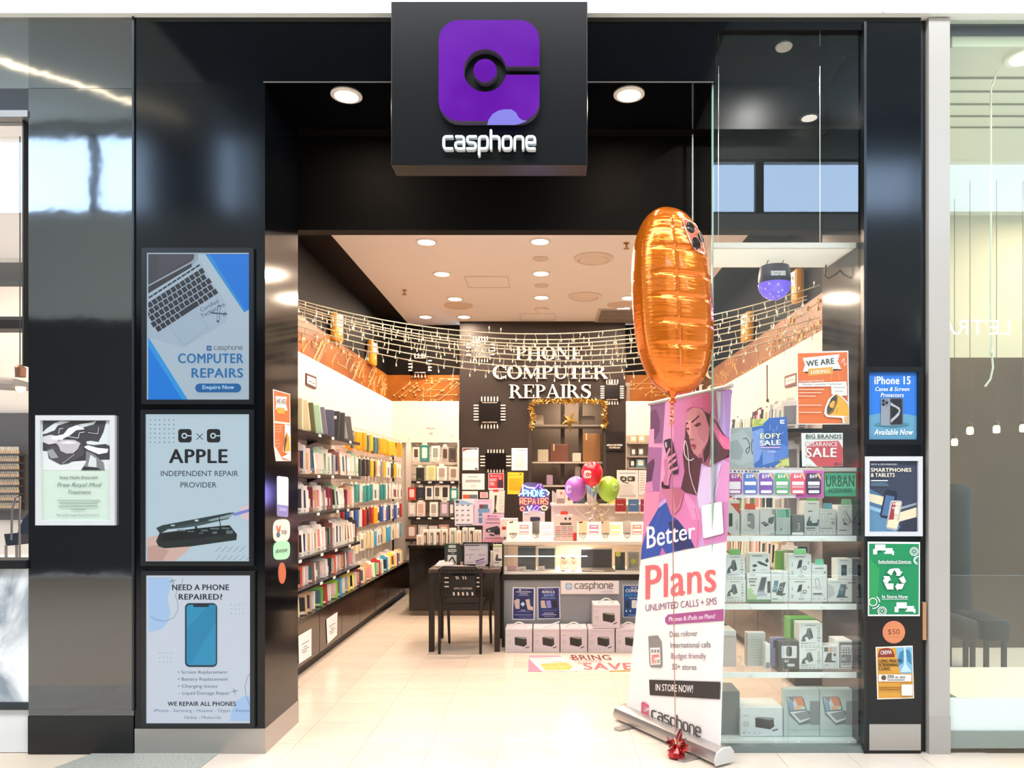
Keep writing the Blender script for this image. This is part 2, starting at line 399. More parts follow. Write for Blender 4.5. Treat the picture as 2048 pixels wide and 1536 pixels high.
pil = struct(MB().box((fx(1856), FY-.01, 0), (fx(1898), 4.6, fz(38)), M('#b3aea7', .25)), 'wall_pillar')
MB().box((fx(1856), FY-.013, 0), (fx(1899), FY-.009, fz(1432)), M('#aca7a0', .3)).build('base_panel', pil)
h1 = struct(MB().box((COLX0, FY, fz(165)), (fx(1430), COLB, 4.262), GBLACK), 'wall_header')
MB().box((fx(1430), FY, fz(60)), (fx(1730), 4.5, 4.262), GBLACK).build('window_header', h1)
MB().box((fx(527), FY-.004, fz(166)), (fx(1427), FY, fz(163.5)), M('#5c5550', .3, metal=.5)).build('lower_edge_trim', h1)
# hanging bulkhead behind the roller door slot
struct(MB().box((-2.4, 4.9, fz(460, 4.9)), (2.3, 5.0, HZ+.3), M('#040302', .6, spec=.1)), 'wall_bulkhead')
struct(MB().box((-1.72, COLB, 3.86), (2.3, 4.92, HZ+.3), MBLACK).box((fx(1430), 4.5, fz(60)), (2.3, 4.92, HZ+.5), MBLACK), 'trim_soffit_back')
# --- shop interior shell
BLKW = M('#0d0806', .6, spec=.12)
struct(MB().box((-2.5, COLB, 0), (-2.4, 11, HZ+.1), BLKW), 'wall_left')
struct(MB().box((2.3, 5.64, 0), (2.4, 11, HZ+.1), BLKW).box((2.14, 4.5, 0), (2.4, 5.64, HZ+.1), M('#1c1917', .22, bump=.02, bscale=4)), 'wall_right')
wb = MB().box((-2.5, 11, 0), (-1.28, 11.1, HZ+.1), BLKW).box((1.135, 11, 0), (2.4, 11.1, HZ+.1), BLKW)
struct(wb, 'wall_back')
CB = M('#2e2623', .5, spec=.25); DX0, DX1, DZ0, DZ1, CYB = fx(1064, 10.75), fx(1206, 10.75), fz(1000, 10.75), fz(799, 10.75), 10.75
struct(MB().box((-1.28, CYB, 0), (DX0, 10.9, HZ), CB).box((DX1, CYB, 0), (1.135, 10.9, HZ), CB).box((DX0, CYB, 0), (DX1, 10.9, DZ0), CB).box((DX0, CYB, DZ1), (DX1, 10.9, HZ), CB), 'wall_centre')
# ceiling: white field with black margins
cl = MB().box((-2.06, 5.0, HZ), (1.91, 11, HZ+.06), M('#fbf5ef', .7))
ceil = struct(cl, 'ceiling')
MB().box((-2.5, 5.0, HZ), (-2.06, 11, HZ+.06), BLKW).build('black_margin', ceil)
MB().box((1.91, 5.0, HZ), (2.4, 11, HZ+.06), BLKW).build('black_margin', ceil)
for q in (((929, 553), (1015, 553), (1020, 575), (938, 575)), ((1040, 627), (1110, 627), (1111, 640), (1041, 640))):
    pts = [PF(a, b, HZ-.002) for a, b in q]; m = MB()
    m.tube(pts, .004, M('#c9b7a8', .7), 4, closed=True); m.build('access_panel_edge', ceil)
# --- brown circuit-print bands
BROWN = var('brown_print', '#7a4210', '#9a5a18', 2.2, rough=.42, spec=.35)
TRACE = M('#c39a62', .5)
def circuit(parent, u0, u1, v0, v1, mapf, n, seed):
    rr = random.Random(seed); m = MB()
    for k in range(n):
        a, b = u0+(u1-u0)*rr.random(), v0+(v1-v0)*rr.random(); pts = [(a, b)]; d = rr.choice(((1, -1), (1, -1), (1, 0), (0, 1)))
        for j in range(rr.randint(1, 3)):
            L = rr.uniform(.06, .3); a2, b2 = a+d[0]*L, b-d[1]*L*.8
            if not (u0 < a2 < u1 and v0 < b2 < v1): break
            pts.append((a2, b2)); a, b = a2, b2; d = rr.choice(((1, -1), (1, 0), (1, -1)))
        if len(pts) < 2: continue
        m.tube([mapf(*p) for p in pts], .004, TRACE, 3)
        for p in (pts[0], pts[-1]):
            c = mapf(*p); m.box(c-Vector((.012, .012, .012)), c+Vector((.012, .012, .012)), TRACE)
    m.build('circuit_traces', parent, kind='stuff')
t1 = struct(MB().box((-2.4, COLB+.1, 2.6), (-2.38, 10.98, 3.17), BROWN), 'trim_1')
circuit(t1, 5.2, 10.9, 2.77, 3.14, lambda a, b: Vector((-2.378, a, b)), 110, 1)
t2 = struct(MB().box((-2.38, 10.96, 2.6), (-1.28, 10.99, 3.17), BROWN), 'trim_2')
circuit(t2, -2.3, -1.3, 2.77, 3.15, lambda a, b: Vector((a, 10.958, b)), 46, 2)
t3 = struct(MB().box((1.14, 10.96, 2.6), (2.29, 10.99, 3.17), BROWN), 'trim_3')
circuit(t3, 1.15, 2.2, 2.77, 3.15, lambda a, b: Vector((a, 10.958, b)), 46, 3)
t4 = struct(MB().box((2.28, 5.65, 2.6), (2.3, 10.95, 3.14), var('brown_print_right', '#7d5236', '#95653f', 2.2, rough=.45)), 'trim_4')
circuit(t4, 5.7, 10.9, 2.77, 3.1, lambda a, b: Vector((2.278, a, b)), 90, 4)
# --- white slat-wall panels
def slat(name, x0, x1, ys, z0, z1):
    w_ = struct(MB().box((x0, ys[0], z0), ((x0+x1)/2, ys[-1], z1-.002), M('#cfc4bb', .6)), name)
    for a, b in zip(ys, ys[1:]): MB().box((x0, a+.002, z0), (x1, b-.002, z1), WALLW, .003).build('panel', w_)
    return w_
slat('trim_5', -2.4, -2.25, [COLB+.06, 5.9, 7.1, 8.3, 9.5, 10.7], .4, 2.75)
slat('trim_6', 2.3, 2.14, [5.66, 6.85, 8.05, 9.25, 10.7], .4, 2.75)
p7 = struct(MB().box((-2.25, 10.68, fz(885, 10.68)), (-1.285, 10.72, 2.75), WALLW), 'trim_7')
b7 = MB().box((-2.25, 10.8, .4), (-1.285, 10.84, 2.2), M('#e9e0d6', .6)).box((-2.05, 10.68, .4), (fx(822, 10.68), 10.8, 2.15), WALLW).box((fx(915, 10.68), 10.68, .4), (-1.285, 10.8, 2.15), WALLW)
b7.build('niche', p7)
for v in (893, 911, 930, 948, 968, 985, 1003, 1022, 1040, 1060): MB().box((-2.0, 10.795, fz(v, 10.8)-.008), (-1.32, 10.802, fz(v, 10.8)+.004), M('#b9ada0', .6)).build('slat_groove', p7)
p8 = struct(MB().box((1.14, 10.68, 0.4), (2.14, 10.84, 2.75), WALLW), 'trim_8')
pr = Pr(front(10.68), (800, 840, 5.908)); pr.text('iPhone', 362, 110, 24, '#5a4a44', wt=1); pr.text('17', 365, 177, 26, '#3a302c', wt=2); pr.build('lettering', p7)
for u, v in ((818, 866), (905, 860)):
    MB().tube([P(u, v, 10.66), P(u, v+8, 10.6), P(u, v+16, 10.66)], .004, M('#ddd', .3), 5).build('wire_hook', p7)
# skirting rails
struct(MB().box((-2.25, COLB, 0), (-2.2, 10.7, .08), M('#cbb59c', .5)), 'baseboard_left')
# --- neighbour on the left (nail salon) and on the right
NB = M('#e6d5c4', .7); YB = 8.0
struct(MB().box((-8, YB, 0), (-2.99, YB+.1, 4.3), M('#eadbcd', .7)), 'wall_salon_back')
struct(MB().box((fx(57)-.03, 4.5, 0), (fx(57), YB, 4.3), NB), 'wall_salon_side')
struct(MB().box((-8, 4.3, 4.0), (-3.0, YB, 4.06), M('#efe4da', .7)), 'ceiling_salon')
struct(MB().box((-8, 6.0, fz(560, 6)), (-3.0, 6.2, fz(525, 6)), MBLACK).box((-8, 7.2, fz(657, 7.2)), (-3.0, 7.4, fz(633, 7.2)), MBLACK), 'trim_salon_beams')
MARB = var('marble', '#f0f2f3', '#87929c', 1.9, rough=.15, detail=6, lo=.5, hi=.62, dist=1.4, stretch=(1, 1, .45))
sf = struct(MB().box((-5, FY+.01, fz(1405)), (fx(57), FY+.08, fz(1137)), MARB), 'trim_salon_front')
MB().box((-5, FY-.02, fz(1137)), (fx(57), FY+.16, fz(1120)), M('#0c1016', .3)).build('ledge', sf)
MB().box((-5, FY-.0, fz(1420)), (fx(57), FY+.1, fz(1405)), M('#20262c', .3)).build('base_rail', sf)
MB().box((-5, FY+.02, 0), (fx(57), FY+.1, fz(1420)), M('#e2e2e0', .2)).build('base_panel', sf)
MB().box((-5, FY-.01, fz(235)), (fx(57), FY+.1, fz(222)), M('#8f8c8a', .35, metal=.5)).build('transom_rail', sf)
MB().box((-5, FY+.0, fz(222)), (fx(57), FY+.1, fz(177)), M('#0d0f12', .2)).build('transom_panel', sf)
MB().box((-5, FY+.0, fz(177)), (fx(57), FY+.1, 4.262), M('#101417', .05, spec=1, ior=2.2, bump=.02, bscale=5)).build('upper_panel', sf)
wn = struct(MB().box((-5, FY+.05, fz(1120)), (fx(57), FY+.06, fz(235)), GLASS), 'window_3')
MB().box((fx(37), FY+.03, fz(730)), (fx(40), FY+.08, fz(235)), M('#222', .4)).build('glazing_bar', wn)
# right neighbour
struct(MB().box((2.36, 7.0, 0), (6, 7.1, 2.75), var('brown_wall', '#4c3b28', '#5a4630', .9, rough=.7)).box((2.36, 7.0, 2.75), (6, 7.1, 4.3), M('#c9c6b4', .7)), 'wall_neighbour_back')
struct(MB().box((2.36, 4.6, 0), (2.42, 7.0, 4.3), M('#b9b49f', .7)), 'wall_neighbour_side')
cn = struct(MB().box((2.36, 4.3, 4.1), (6, 7.0, 4.16), M('#d9d9c8', .7)), 'ceiling_neighbour')
for k in range(5): MB().box((2.4, 4.62+k*.16, 4.09), (6, 4.63+k*.16, 4.1), M('#8f8f80', .7)).build('ceiling_groove', cn)
wf = struct(MB().box((fx(1898), FY+.02, 0.1), (6, FY+.035, fz(36)), glass('neighbour_glass', (.9, .93, .88), 1.5, haze=.04)), 'window_4')
MB().box((fx(1896), FY, fz(34)), (6, FY+.06, fz(26)), M('#f4f5f2', .3)).build('head_rail', wf)
MB().box((fx(1898), FY+.0, 0.03), (6, FY+.06, fz(1462)), M('#8d968f', .25)).build('base_rail', wf)
MB().box((fx(1898), FY+.01, fz(1462)), (6, FY+.05, fz(1400)), M('#dfe9e6', .2)).build('frosted_strip', wf)
struct(MB().box((2.42, 4.33, 0), (6, 5.07, .29), M('#f2e2c4', .5)), 'trim_neighbour_platform')
# ================================================================ shop front things
S0 = front(FY)
# --- projecting logo sign
SY = 4.09; ZE = (520, 0, 3.073); sg = front(SY)
sign = thing('logo_sign', 'large square black sign with a purple backlit C logo above the entrance', 'sign', (fx(978, SY), SY+.07, fz(330, SY)))
MB().box((fx(782, SY), SY, fz(330, SY)), (fx(1175, SY), FY, fz(3, SY)), M('#070a0d', .3, spec=.28), .004).build('sign_box', sign)
A, B = logo_polys(gap=.085, rc=.212, ri=.115, hr=.2); s_ = 613/3.073/F*SY; c_ = sg.map(520+1412/3.073, 464/3.073, 0)
def lp(pts, off): return [c_+Vector((a*s_, -off, b*s_)) for a, b in pts]
PUR = bpy.data.materials.new('purple_lit_acrylic'); PUR.use_nodes = True; t = PUR.node_tree; b = t.nodes['Principled BSDF']
nz = t.nodes.new('ShaderNodeTexNoise'); nz.inputs['Scale'].default_value = 3; tcn = t.nodes.new('ShaderNodeTexCoord'); r_ = t.nodes.new('ShaderNodeValToRGB')
r_.color_ramp.elements[0].color = rgb('#6400a8')+(1,); r_.color_ramp.elements[1].color = rgb('#8230c8')+(1,); r_.color_ramp.elements[0].position = .35; r_.color_ramp.elements[1].position = .7
t.links.new(tcn.outputs['Object'], nz.inputs['Vector']); t.links.new(nz.outputs['Fac'], r_.inputs[0]); t.links.new(r_.outputs[0], b.inputs['Emission Color']); b.inputs['Base Color'].default_value = rgb('#3a0a60')+(1,)
b.inputs['Emission Strength'].default_value = .5; b.inputs['Roughness'].default_value = .15
RIM = M('#5d5468', .35)
MB().prism(lp(A, .05), (0, .05, 0), PUR, RIM).build('letter_face', sign)
MB().prism(lp(B, .05), (0, .05, 0), PUR, RIM).build('centre_disc', sign)
pz = Pr(sg, ZE, emit=.8, off=.0512)
pz.poly([(1396,768),(1405,735),(1430,700),(1465,680),(1500,672),(1545,672),(1572,690),(1590,722),(1612,738),(1642,742),(1600,760),(1565,768)], '#7d78e6'); pz.build('pale_patch', sign, label='pale violet patch of the logo')  # pale violet emissive patch laid over the logo's lower edge
L, W = cas_lines(); mb = MB(); LT = M('#d3dcdf', .3); xh = 74/3.073; px0 = 520+1128/3.073; sx = (1690-1128)/3.073/W; vb = 912/3.073; _k = 0
for l in L:
    for (a, b_), (c2_, d) in zip(l, l[1:]):
        dx, dy = c2_-a, d-b_; Ln = math.hypot(dx*sx, dy*xh) or 1; nx, ny = -dy*xh/Ln*2.6, dx*sx/Ln*2.6
        q = [(px0+a*sx+nx, vb-b_*xh-ny), (px0+c2_*sx+nx, vb-d*xh-ny), (px0+c2_*sx-nx, vb-d*xh+ny), (px0+a*sx-nx, vb-b_*xh+ny)]
        _k += 1; mb.prism([sg.map(*p, .03+_k*.0001) for p in q], (0, .03, 0), LT)
    for a, b_ in l:
        _k += 1; mb.prism([sg.map(px0+a*sx+2.6*math.cos(k*math.pi/5), vb-b_*xh+2.6*math.sin(k*math.pi/5), .03+_k*.0001) for k in range(10)], (0, .03, 0), LT)
mb.build('raised_lettering', sign)
# --- three backlit poster boxes on the left column
def lightbox(label, u0, v0, u1, v1, base):
    o = thing('lightbox_poster', label, 'poster', (fx((u0+u1)/2), FY, fz(v1+10)))
    fr = M('#14171b', .3); w_ = .026; a, c, z0, z1 = fx(u0), fx(u1), fz(v1), fz(v0); m = MB()
    for p, q in (((a-w_, z0-w_), (a, z1+w_)), ((c, z0-w_), (c+w_, z1+w_)), ((a, z0-w_), (c, z0)), ((a, z1), (c, z1+w_))):
        m.box((p[0], FY-.022, p[1]), (q[0], FY, q[1]), fr)
    m.build('frame', o); MB().box((a, FY-.012, z0), (c, FY, z1), M(base, .4, EB)).build('backlit_panel', o)
    return o
EB = .78
ZA = (270, 480, 4.389); ZB = (270, 810, 4.389); ZC = (270, 1130, 3.783)
o = lightbox('backlit blue poster with a laptop keyboard, topmost on the left black column', 296, 507, 501, 800, '#a9bccb')
p = Pr(S0, ZA, EB, off=.0125)
def clip(pts, a=116, b=122, c=1016, d=1404):
    def cut(ps, ins, inter):
        out = []
        for i, p in enumerate(ps):
            q = ps[i-1]
            if ins(p):
                if not ins(q): out.append(inter(q, p))
                out.append(p)
            elif ins(q): out.append(inter(q, p))
        return out
    X = lambda k: (lambda q, p: (k, q[1]+(p[1]-q[1])*(k-q[0])/(p[0]-q[0])))
    Y = lambda k: (lambda q, p: (q[0]+(p[0]-q[0])*(k-q[1])/(p[1]-q[1]), k))
    for ins, it in ((lambda p: p[0] >= a, X(a)), (lambda p: p[0] <= c, X(c)), (lambda p: p[1] >= b, Y(b)), (lambda p: p[1] <= d, Y(d))):
        if len(pts) > 2: pts = cut(pts, ins, it)
    return pts
p.poly([(616,124),(1016,124),(1016,606),(958,636)], '#2a8ad0').poly([(655,124),(1016,124),(1016,596),(965,612)], '#0a73d6')
p.poly([(116,850),(465,1404),(116,1404)], '#2a93dc').poly([(116,925),(415,1404),(116,1404)], '#0c78da')
p.poly([(116,124),(552,124),(556,190),(500,236),(116,470)], '#8f9caa').poly([(116,410),(495,205),(500,236),(116,470)], '#2c2c30').poly([(116,124),(520,124),(516,165),(490,190),(116,395)], '#3b3a40').poly([(205,124),(520,124),(516,150),(200,330)], '#43414a')
p.poly([(116,470),(500,236),(556,160),(800,560),(800,720),(430,940),(130,860),(116,840)], '#9fb2c4')
p.poly([(300,770),(530,620),(650,770),(430,935)], '#8fa5b8').poly([(306,770),(528,624),(642,768),(432,926)], '#9db2c5')
# keys along a skewed grid
ex, ey = Vector((.84, -.545)), Vector((.545, .84)); o0 = Vector((116, 500))
rows = [(10, 30, 0), (50, 62, 4), (104, 62, -12), (158, 62, 6), (212, 62, -10), (266, 62, 2)]
for r0, hh, sh in rows:
    for k in range(-2, 14):
        a0 = sh+k*49; kw = 42
        if r0 == 266 and 3 <= k <= 6:
            if k != 3: continue
            kw = 42+49*3
        if a0 > 500+ (40 if k > 11 else 0): continue
        q = [o0+ex*(a0+s)+ey*(r0-8+t) for s, t in ((0, 0), (kw, 0), (kw, hh-15), (0, hh-15))]
        q = clip([tuple(x) for x in q])
        if len(q) > 2: p.poly(q, '#26282e'); p.off -= p.step
p.off += p.step
p.text('Certified', 660, 590, 34, '#33536b', ang=-28, wt=0).text('Technicians', 690, 630, 34, '#33536b', ang=-28, wt=0)
p.line([(728,715),(738,580)], 22, '#33536b').line([(728,700),(738,590)], 12, '#b7c6d2').line([(670,640),(795,650)], 12, '#33536b').ring(678, 630, 14, 7, '#33536b', -60, 200).ring(792, 655, 14, 7, '#33536b', 110, 380)
p.logo(650, 950, 44, '#2a5f96').cas(692, 962, 27, '#2e3a44', w=250, lw=.16, al='l')
p.text('COMPUTER', 955, 1080, 82, '#1f6aa6', 'r', 2, w=580).text('REPAIRS', 955, 1207, 80, '#1f6aa6', 'r', 2, w=465)
p.rrect(528, 1260, 932, 1338, 38, '#155f9e').text('Enquire Now', 730, 1308, 34, '#bfe2f5', 'c', 1, w=280)
p.build('print', o)
o = lightbox('backlit pale poster of an opened phone, middle of the left black column', 294, 829, 501, 1122, '#b9cfdb')
p = Pr(S0, ZB, EB, off=.0125)
for i in range(6):
    for j in range(6): p.disc(135+j*41, 132+i*39, 6, '#5d7688', n=6); p.off -= p.step
p.off += p.step
p.logo(438, 270, 118, '#17181b').logo(690, 270, 118, '#17181b').line([(542,252),(594,302)], 6, '#2a3036').line([(594,252),(542,302)], 6, '#2a3036')
p.text('APPLE', 562, 508, 118, '#17191c', 'c', 2, w=520).text('INDEPENDENT REPAIR', 564, 624, 46, '#1f2a33', 'c', 0, w=684).text('PROVIDER', 555, 724, 46, '#1f2a33', 'c', 0, w=320)
p.poly([(108,1165),(200,1140),(230,1200),(360,1250),(500,1235),(440,1300),(350,1368),(108,1368)], '#d4b3a8').poly([(108,1250),(180,1230),(300,1280),(240,1368),(108,1368)], '#c39e93')
p.poly([(185,1080),(240,1055),(830,945),(875,945),(850,965),(620,1022),(300,1085),(220,1130)], '#2a3a3e').poly([(240,1095),(640,1015),(850,965),(820,1000),(560,1060),(420,1080)], '#3f5256').poly([(640,1010),(870,950),(830,990),(660,1020)], '#8ea5aa')
p.poly([(185,1195),(215,1125),(520,1085),(740,1062),(830,1055),(895,1135),(890,1185),(500,1240),(260,1258),(205,1240)], '#1d2729').poly([(225,1135),(520,1092),(820,1062),(870,1120),(600,1165),(240,1200)], '#0f1516')
for a, b_, c2_, d in ((370,1095,440,1108),(460,1105,520,1115),(580,1095,640,1108),(660,1078,740,1092),(760,1075,830,1090),(680,1110,720,1130),(560,1120,600,1128),(800,1100,860,1130)): p.rect(a, b_, c2_, d, '#5d6f70')
p.line([(738,985),(752,1070)], 8, '#1f2b2d').line([(535,1072),(540,1110)], 20, '#131b1c').rect(315, 1050, 350, 1064, '#a9bcc0').rect(525, 1006, 557, 1022, '#c3d2d5')
p.poly([(855,955),(1012,905),(1012,935),(870,975)], '#7f86d8').poly([(920,900),(960,885),(1012,880),(1012,1010),(960,1005),(930,985),(930,960),(1012,936),(1012,908),(930,932)], '#dcc6cc')
for k in range(6): p.line([(705+k*53,1290),(752+k*53,1243)][:2], 3, '#55636c') if k < 5 else None; p.line([(705+k*53,1365),(750+k*53,1320)], 3, '#55636c') if k < 6 else None
p.build('print', o)
o = lightbox('backlit pale poster with a drawn blue phone, lowest on the left black column', 295, 1150, 503, 1445, '#cbd5e2')
p = Pr(S0, ZC, EB, off=.0125)
p.poly([(98,95),(262,95),(280,130),(265,180),(246,250),(258,310),(268,370),(250,430),(215,475),(160,500),(103,505)], '#a9c9ee')
p.poly([(882,982),(820,992),(770,1030),(735,1090),(718,1180),(884,1180)], '#a9c9ee')
p.line([(118,388),(160,415),(230,426),(290,400),(322,350),(325,290),(305,230),(320,195),(355,150),(360,100)], 3, '#5a6a80').line([(876,810),(850,850),(832,920),(840,990),(868,1060)], 3, '#5a6a80')
for x, y in ((284, 120), (753, 955)): p.line([(x-24, y+5), (x+24, y-5)], 4, '#42526a').line([(x-7, y-18), (x+7, y+22)], 4, '#42526a')
for x, y in ((730, 300), (187, 665)):
    for i in range(3):
        for j in range(4): p.disc(x+j*29, y+i*34, 3.5, '#6b7a90', n=6); p.off -= p.step
p.text('NEED A PHONE', 496, 190, 42, '#1d2630', 'c', 2, w=436).text('REPAIRED?', 496, 262, 42, '#1d2630', 'c', 2, w=338)
p.rrect(378, 288, 622, 772, 34, '#1b2c3a').rrect(390, 300, 612, 758, 24, '#2a93bf').poly([(390,480),(560,302),(612,302),(612,430),(420,750),(392,740)], '#2288b5').rrect(440, 296, 560, 318, 10, '#1b2c3a')
for i, t_ in enumerate(('• Screen Replacement', '• Battery Replacement', '• Charging Issues', '– Liquid Damage Repair')): p.text(t_, 324, 822+i*53, 24, '#3f5878', 'l', 0, w=(372, 380, 300, 395)[i])
p.text('WE REPAIR ALL PHONES', 507, 1066, 32, '#1d2630', 'c', 2, w=518).text('iPhone - Samsung - Huawei - Oppo - Xiaomi', 508, 1112, 22, '#5d7693', 'c', 0, w=735).text('Nokia - Motorola', 512, 1164, 22, '#5d7693', 'c', 0, w=278)
p.build('print', o)
# --- silver framed salon poster on the black glass panel
ZD = (0, 800, 5.121)
def framed(name, label, u0, v0, u1, v1, z, w_, fcol, base, depth=.02, mat=None):
    a, b_, c2_, d = [(z[0]+q/z[2]) if i % 2 == 0 else (z[1]+q/z[2]) for i, q in enumerate((u0, v0, u1, v1))]
    o = thing(name, label, 'poster', (fx((a+c2_)/2), FY, fz(d))); x0, x1, z0, z1 = fx(a), fx(c2_), fz(d), fz(b_); ww = w_/z[2]/F*FY; m = MB(); fm_ = mat or M(fcol, .3, metal=.3)
    for q in (((x0, z0), (x0+ww, z0+ww), (x0+ww, z1-ww), (x0, z1)), ((x1, z0), (x1, z1), (x1-ww, z1-ww), (x1-ww, z0+ww)), ((x0, z1), (x0+ww, z1-ww), (x1-ww, z1-ww), (x1, z1)), ((x0, z0), (x1, z0), (x1-ww, z0+ww), (x0+ww, z0+ww))):
        m.prism([(x, FY-depth, zz) for x, zz in q], (0, depth, 0), fm_)
    m.build('frame', o); MB().box((x0+ww, FY-.006, z0+ww), (x1-ww, FY, z1-ww), M(base, .35)).build('sheet', o); return o
o = framed('framed_poster', 'silver framed pale green poster with a grey foot bath photograph, far left', 385, 160, 1195, 1282, ZD, 50, '#e4e6e8', '#c3d3c6')
p = Pr(S0, ZD, off=.0065)
p.rect(438, 212, 1147, 718, '#3d3b3f').poly([(438,520),(500,530),(620,640),(880,620),(1147,610),(1147,718),(438,718)], '#d3d5d6')
p.poly([(438,330),(480,290),(560,235),(620,216),(720,222),(590,262),(560,310),(470,345),(438,350)], '#c9cfd2').poly([(560,370),(650,350),(700,290),(790,255),(850,280),(865,300),(780,310),(720,360),(640,400),(575,390)], '#d7dadc').poly([(800,250),(920,232),(990,214),(960,250),(850,280)], '#c2c6c8')
p.poly([(1090,214),(1147,214),(1147,480),(1080,450),(960,462),(890,450),(885,425),(930,418),(1010,430),(1060,330)], '#ccd2d4')
p.poly([(438,375),(520,355),(600,372),(590,440),(500,455),(438,430)], '#c5c3c5').poly([(520,380),(560,370),(650,378),(640,410),(540,405)], '#e4e4e6')
p.poly([(480,510),(520,470),(590,470),(620,520),(680,548),(780,540),(840,440),(870,560),(700,650),(620,662),(500,600)], '#4b464b').poly([(560,430),(640,405),(760,408),(825,440),(800,500),(750,545),(680,548),(620,520),(600,470)], '#b6b0b4').poly([(600,440),(700,420),(800,440),(700,448)], '#e2e0e1').poly([(480,520),(540,500),(600,590),(520,600)], '#8f9396')
p.poly([(860,480),(900,462),(1000,490),(1110,500),(1100,540),(1010,556),(900,510)], '#dfe3e5').poly([(880,520),(960,550),(1060,640),(1070,718),(830,718),(880,640)], '#77777b').poly([(925,560),(985,600),(990,690),(900,680)], '#c9ced0').poly([(860,680),(940,690),(990,690),(1040,718),(830,718)], '#2a2a30')
p.line([(600,345),(610,295),(645,290)], 6, '#d5d5d8').line([(700,375),(800,390),(815,335),(865,328)], 6, '#d5d5d8').line([(905,335),(1002,345),(1010,280)], 5, '#c8c8cc').line([(640,650),(760,560)], 8, '#9a989c')
p.text('Sexy Nails Emerald', 802, 806, 26, '#5d6a60', 'c', 1, w=390).text('Free Royal Mud', 805, 888, 40, '#5d6e64', 'c', 0, w=450, slant=.35).text('Treatment', 805, 962, 40, '#5d6e64', 'c', 0, w=240, slant=.35)
p.bars(580, 1026, 1030, 1, 30, 8, '#8ea092', .02, True).bars(605, 1058, 1002, 1, 30, 8, '#8ea092', .02, True).bars(595, 1090, 1005, 1, 30, 8, '#8ea092', .02, True).bars(725, 1120, 880, 1, 30, 8, '#8ea092', .02, True)
p.text('Pay your best foot forward', 795, 1188, 22, '#6f8276', 'c', 0, w=440)
p.build('print', o)
# --- posters and stickers of the right column
ZL = (1700, 720, 4.04); ZM = (1700, 1070, 4.39)
o = framed('framed_poster', 'black framed blue poster with a grey phone, topmost on the right black column', 100, 58, 578, 686, ZL, 42, '#0f1114', '#2f79d2', mat=M('#101216', .25))
p = Pr(S0, ZL, off=.0065)
p.rect(142, 92, 538, 660, '#2c73cf').poly([(142,450),(240,430),(360,426),(480,440),(538,452),(538,660),(142,660)], '#5f97b5').poly([(142,655),(538,655),(538,660),(142,660)], '#dfe9f0')
p.text('iPhone 15', 345, 195, 62, '#eef6ff', 'c', 2, w=300).text('Cases & Screen', 340, 250, 32, '#e6f2ff', 'c', 2, w=280, slant=.22).text('Protectors', 340, 300, 34, '#e6f2ff', 'c', 2, w=190, slant=.22).text('Available Now', 350, 604, 44, '#eaf4ff', 'c', 2, w=310, slant=.22)
p.disc(338, 520, 140, '#4d7f96', 18).rrect(250, 310, 330, 528, 14, '#8a919b').rrect(322, 308, 428, 526, 14, '#55585e').rrect(328, 316, 420, 518, 10, '#23252b').poly([(328,340),(360,362),(400,385),(408,410),(395,450),(350,490),(330,508),(330,480),(360,455),(392,420),(395,405),(370,385),(328,366)], '#a9adb3').rrect(255, 316, 310, 376, 10, '#777e88')
for x, y in ((270, 330), (270, 358), (296, 345)): p.disc(x, y, 12, '#1f2126')
p.build('print', o)
o = framed('framed_poster', 'silver framed navy poster showing two smartphones, on the right black column', 110, 780, 574, 1422, ZL, 36, '#e6e6ea', '#3c4456')
p = Pr(S0, ZL, off=.0065)
p.poly([(146,1180),(330,1250),(440,1386),(146,1386)], '#5a86a6').poly([(146,1030),(300,1120),(260,1260),(146,1180)], '#4b6f92').poly([(146,1076),(272,1104),(262,1176),(146,1140)], '#d8cfb0').poly([(146,1172),(260,1208),(256,1240),(146,1200)], '#8db3cc').poly([(400,1190),(538,1152),(538,1170),(400,1212)], '#8f98a6').poly([(400,1232),(538,1190),(538,1268),(384,1310)], '#ddd2b2').poly([(440,1300),(538,1268),(538,1386),(380,1386)], '#2c3344')
p.poly([(300,1046),(372,1062),(384,1090),(340,1270),(316,1284),(250,1272),(242,1250),(285,1060)], '#232a3a').poly([(290,1090),(360,1104),(322,1262),(256,1254)], '#4f6f98').poly([(338,1134),(412,1136),(422,1150),(380,1372),(366,1380),(296,1362),(290,1346),(326,1146)], '#aeb3ba').poly([(340,1144),(412,1146),(372,1366),(298,1352)], '#d8cdb4').poly([(342,1150),(372,1150),(352,1290),(312,1290)], '#9c3a42')
for i in range(2):
    for j in range(4): p.rect(348+j*15-i*5, 1156+i*32, 358+j*15-i*5, 1170+i*32, '#f1ece0')
p.poly([(312,1290),(352,1290),(400,1300),(378,1366),(298,1350)], '#e6d8b6').poly([(360,1200),(396,1210),(392,1250),(356,1240)], '#e8e3d8')
p.text('NEW & REFURBISHED', 168, 850, 14, '#c9cdd6', 'l', 1, w=215).text('SMARTPHONES', 168, 903, 30, '#f3ead2', 'l', 2, w=330).text('& TABLETS', 168, 944, 30, '#f3ead2', 'l', 2, w=195).bars(170, 970, 305, 1, 10, 9, '#d7d9df', 0).bars(168, 990, 316, 3, 11, 5, '#6f8aa6', .2)
p.build('print', o)
def sticker(name, label, cat, plane, q, z, col, t=.002, **kw): return quad_thing(name, label, cat, plane, q, z, col, t, **kw)
o, p = sticker('poster', 'green poster with a white recycling arrows symbol on the right black column', 'poster', S0, [(155,58),(615,62),(613,712),(157,712)], ZM, '#eef2ee')
p.poly([(167,76),(605,78),(603,698),(169,698)], '#148a57').poly([(167,200),(260,300),(240,600),(169,640)], '#2b9a58')
W_ = '#eeeaf2'
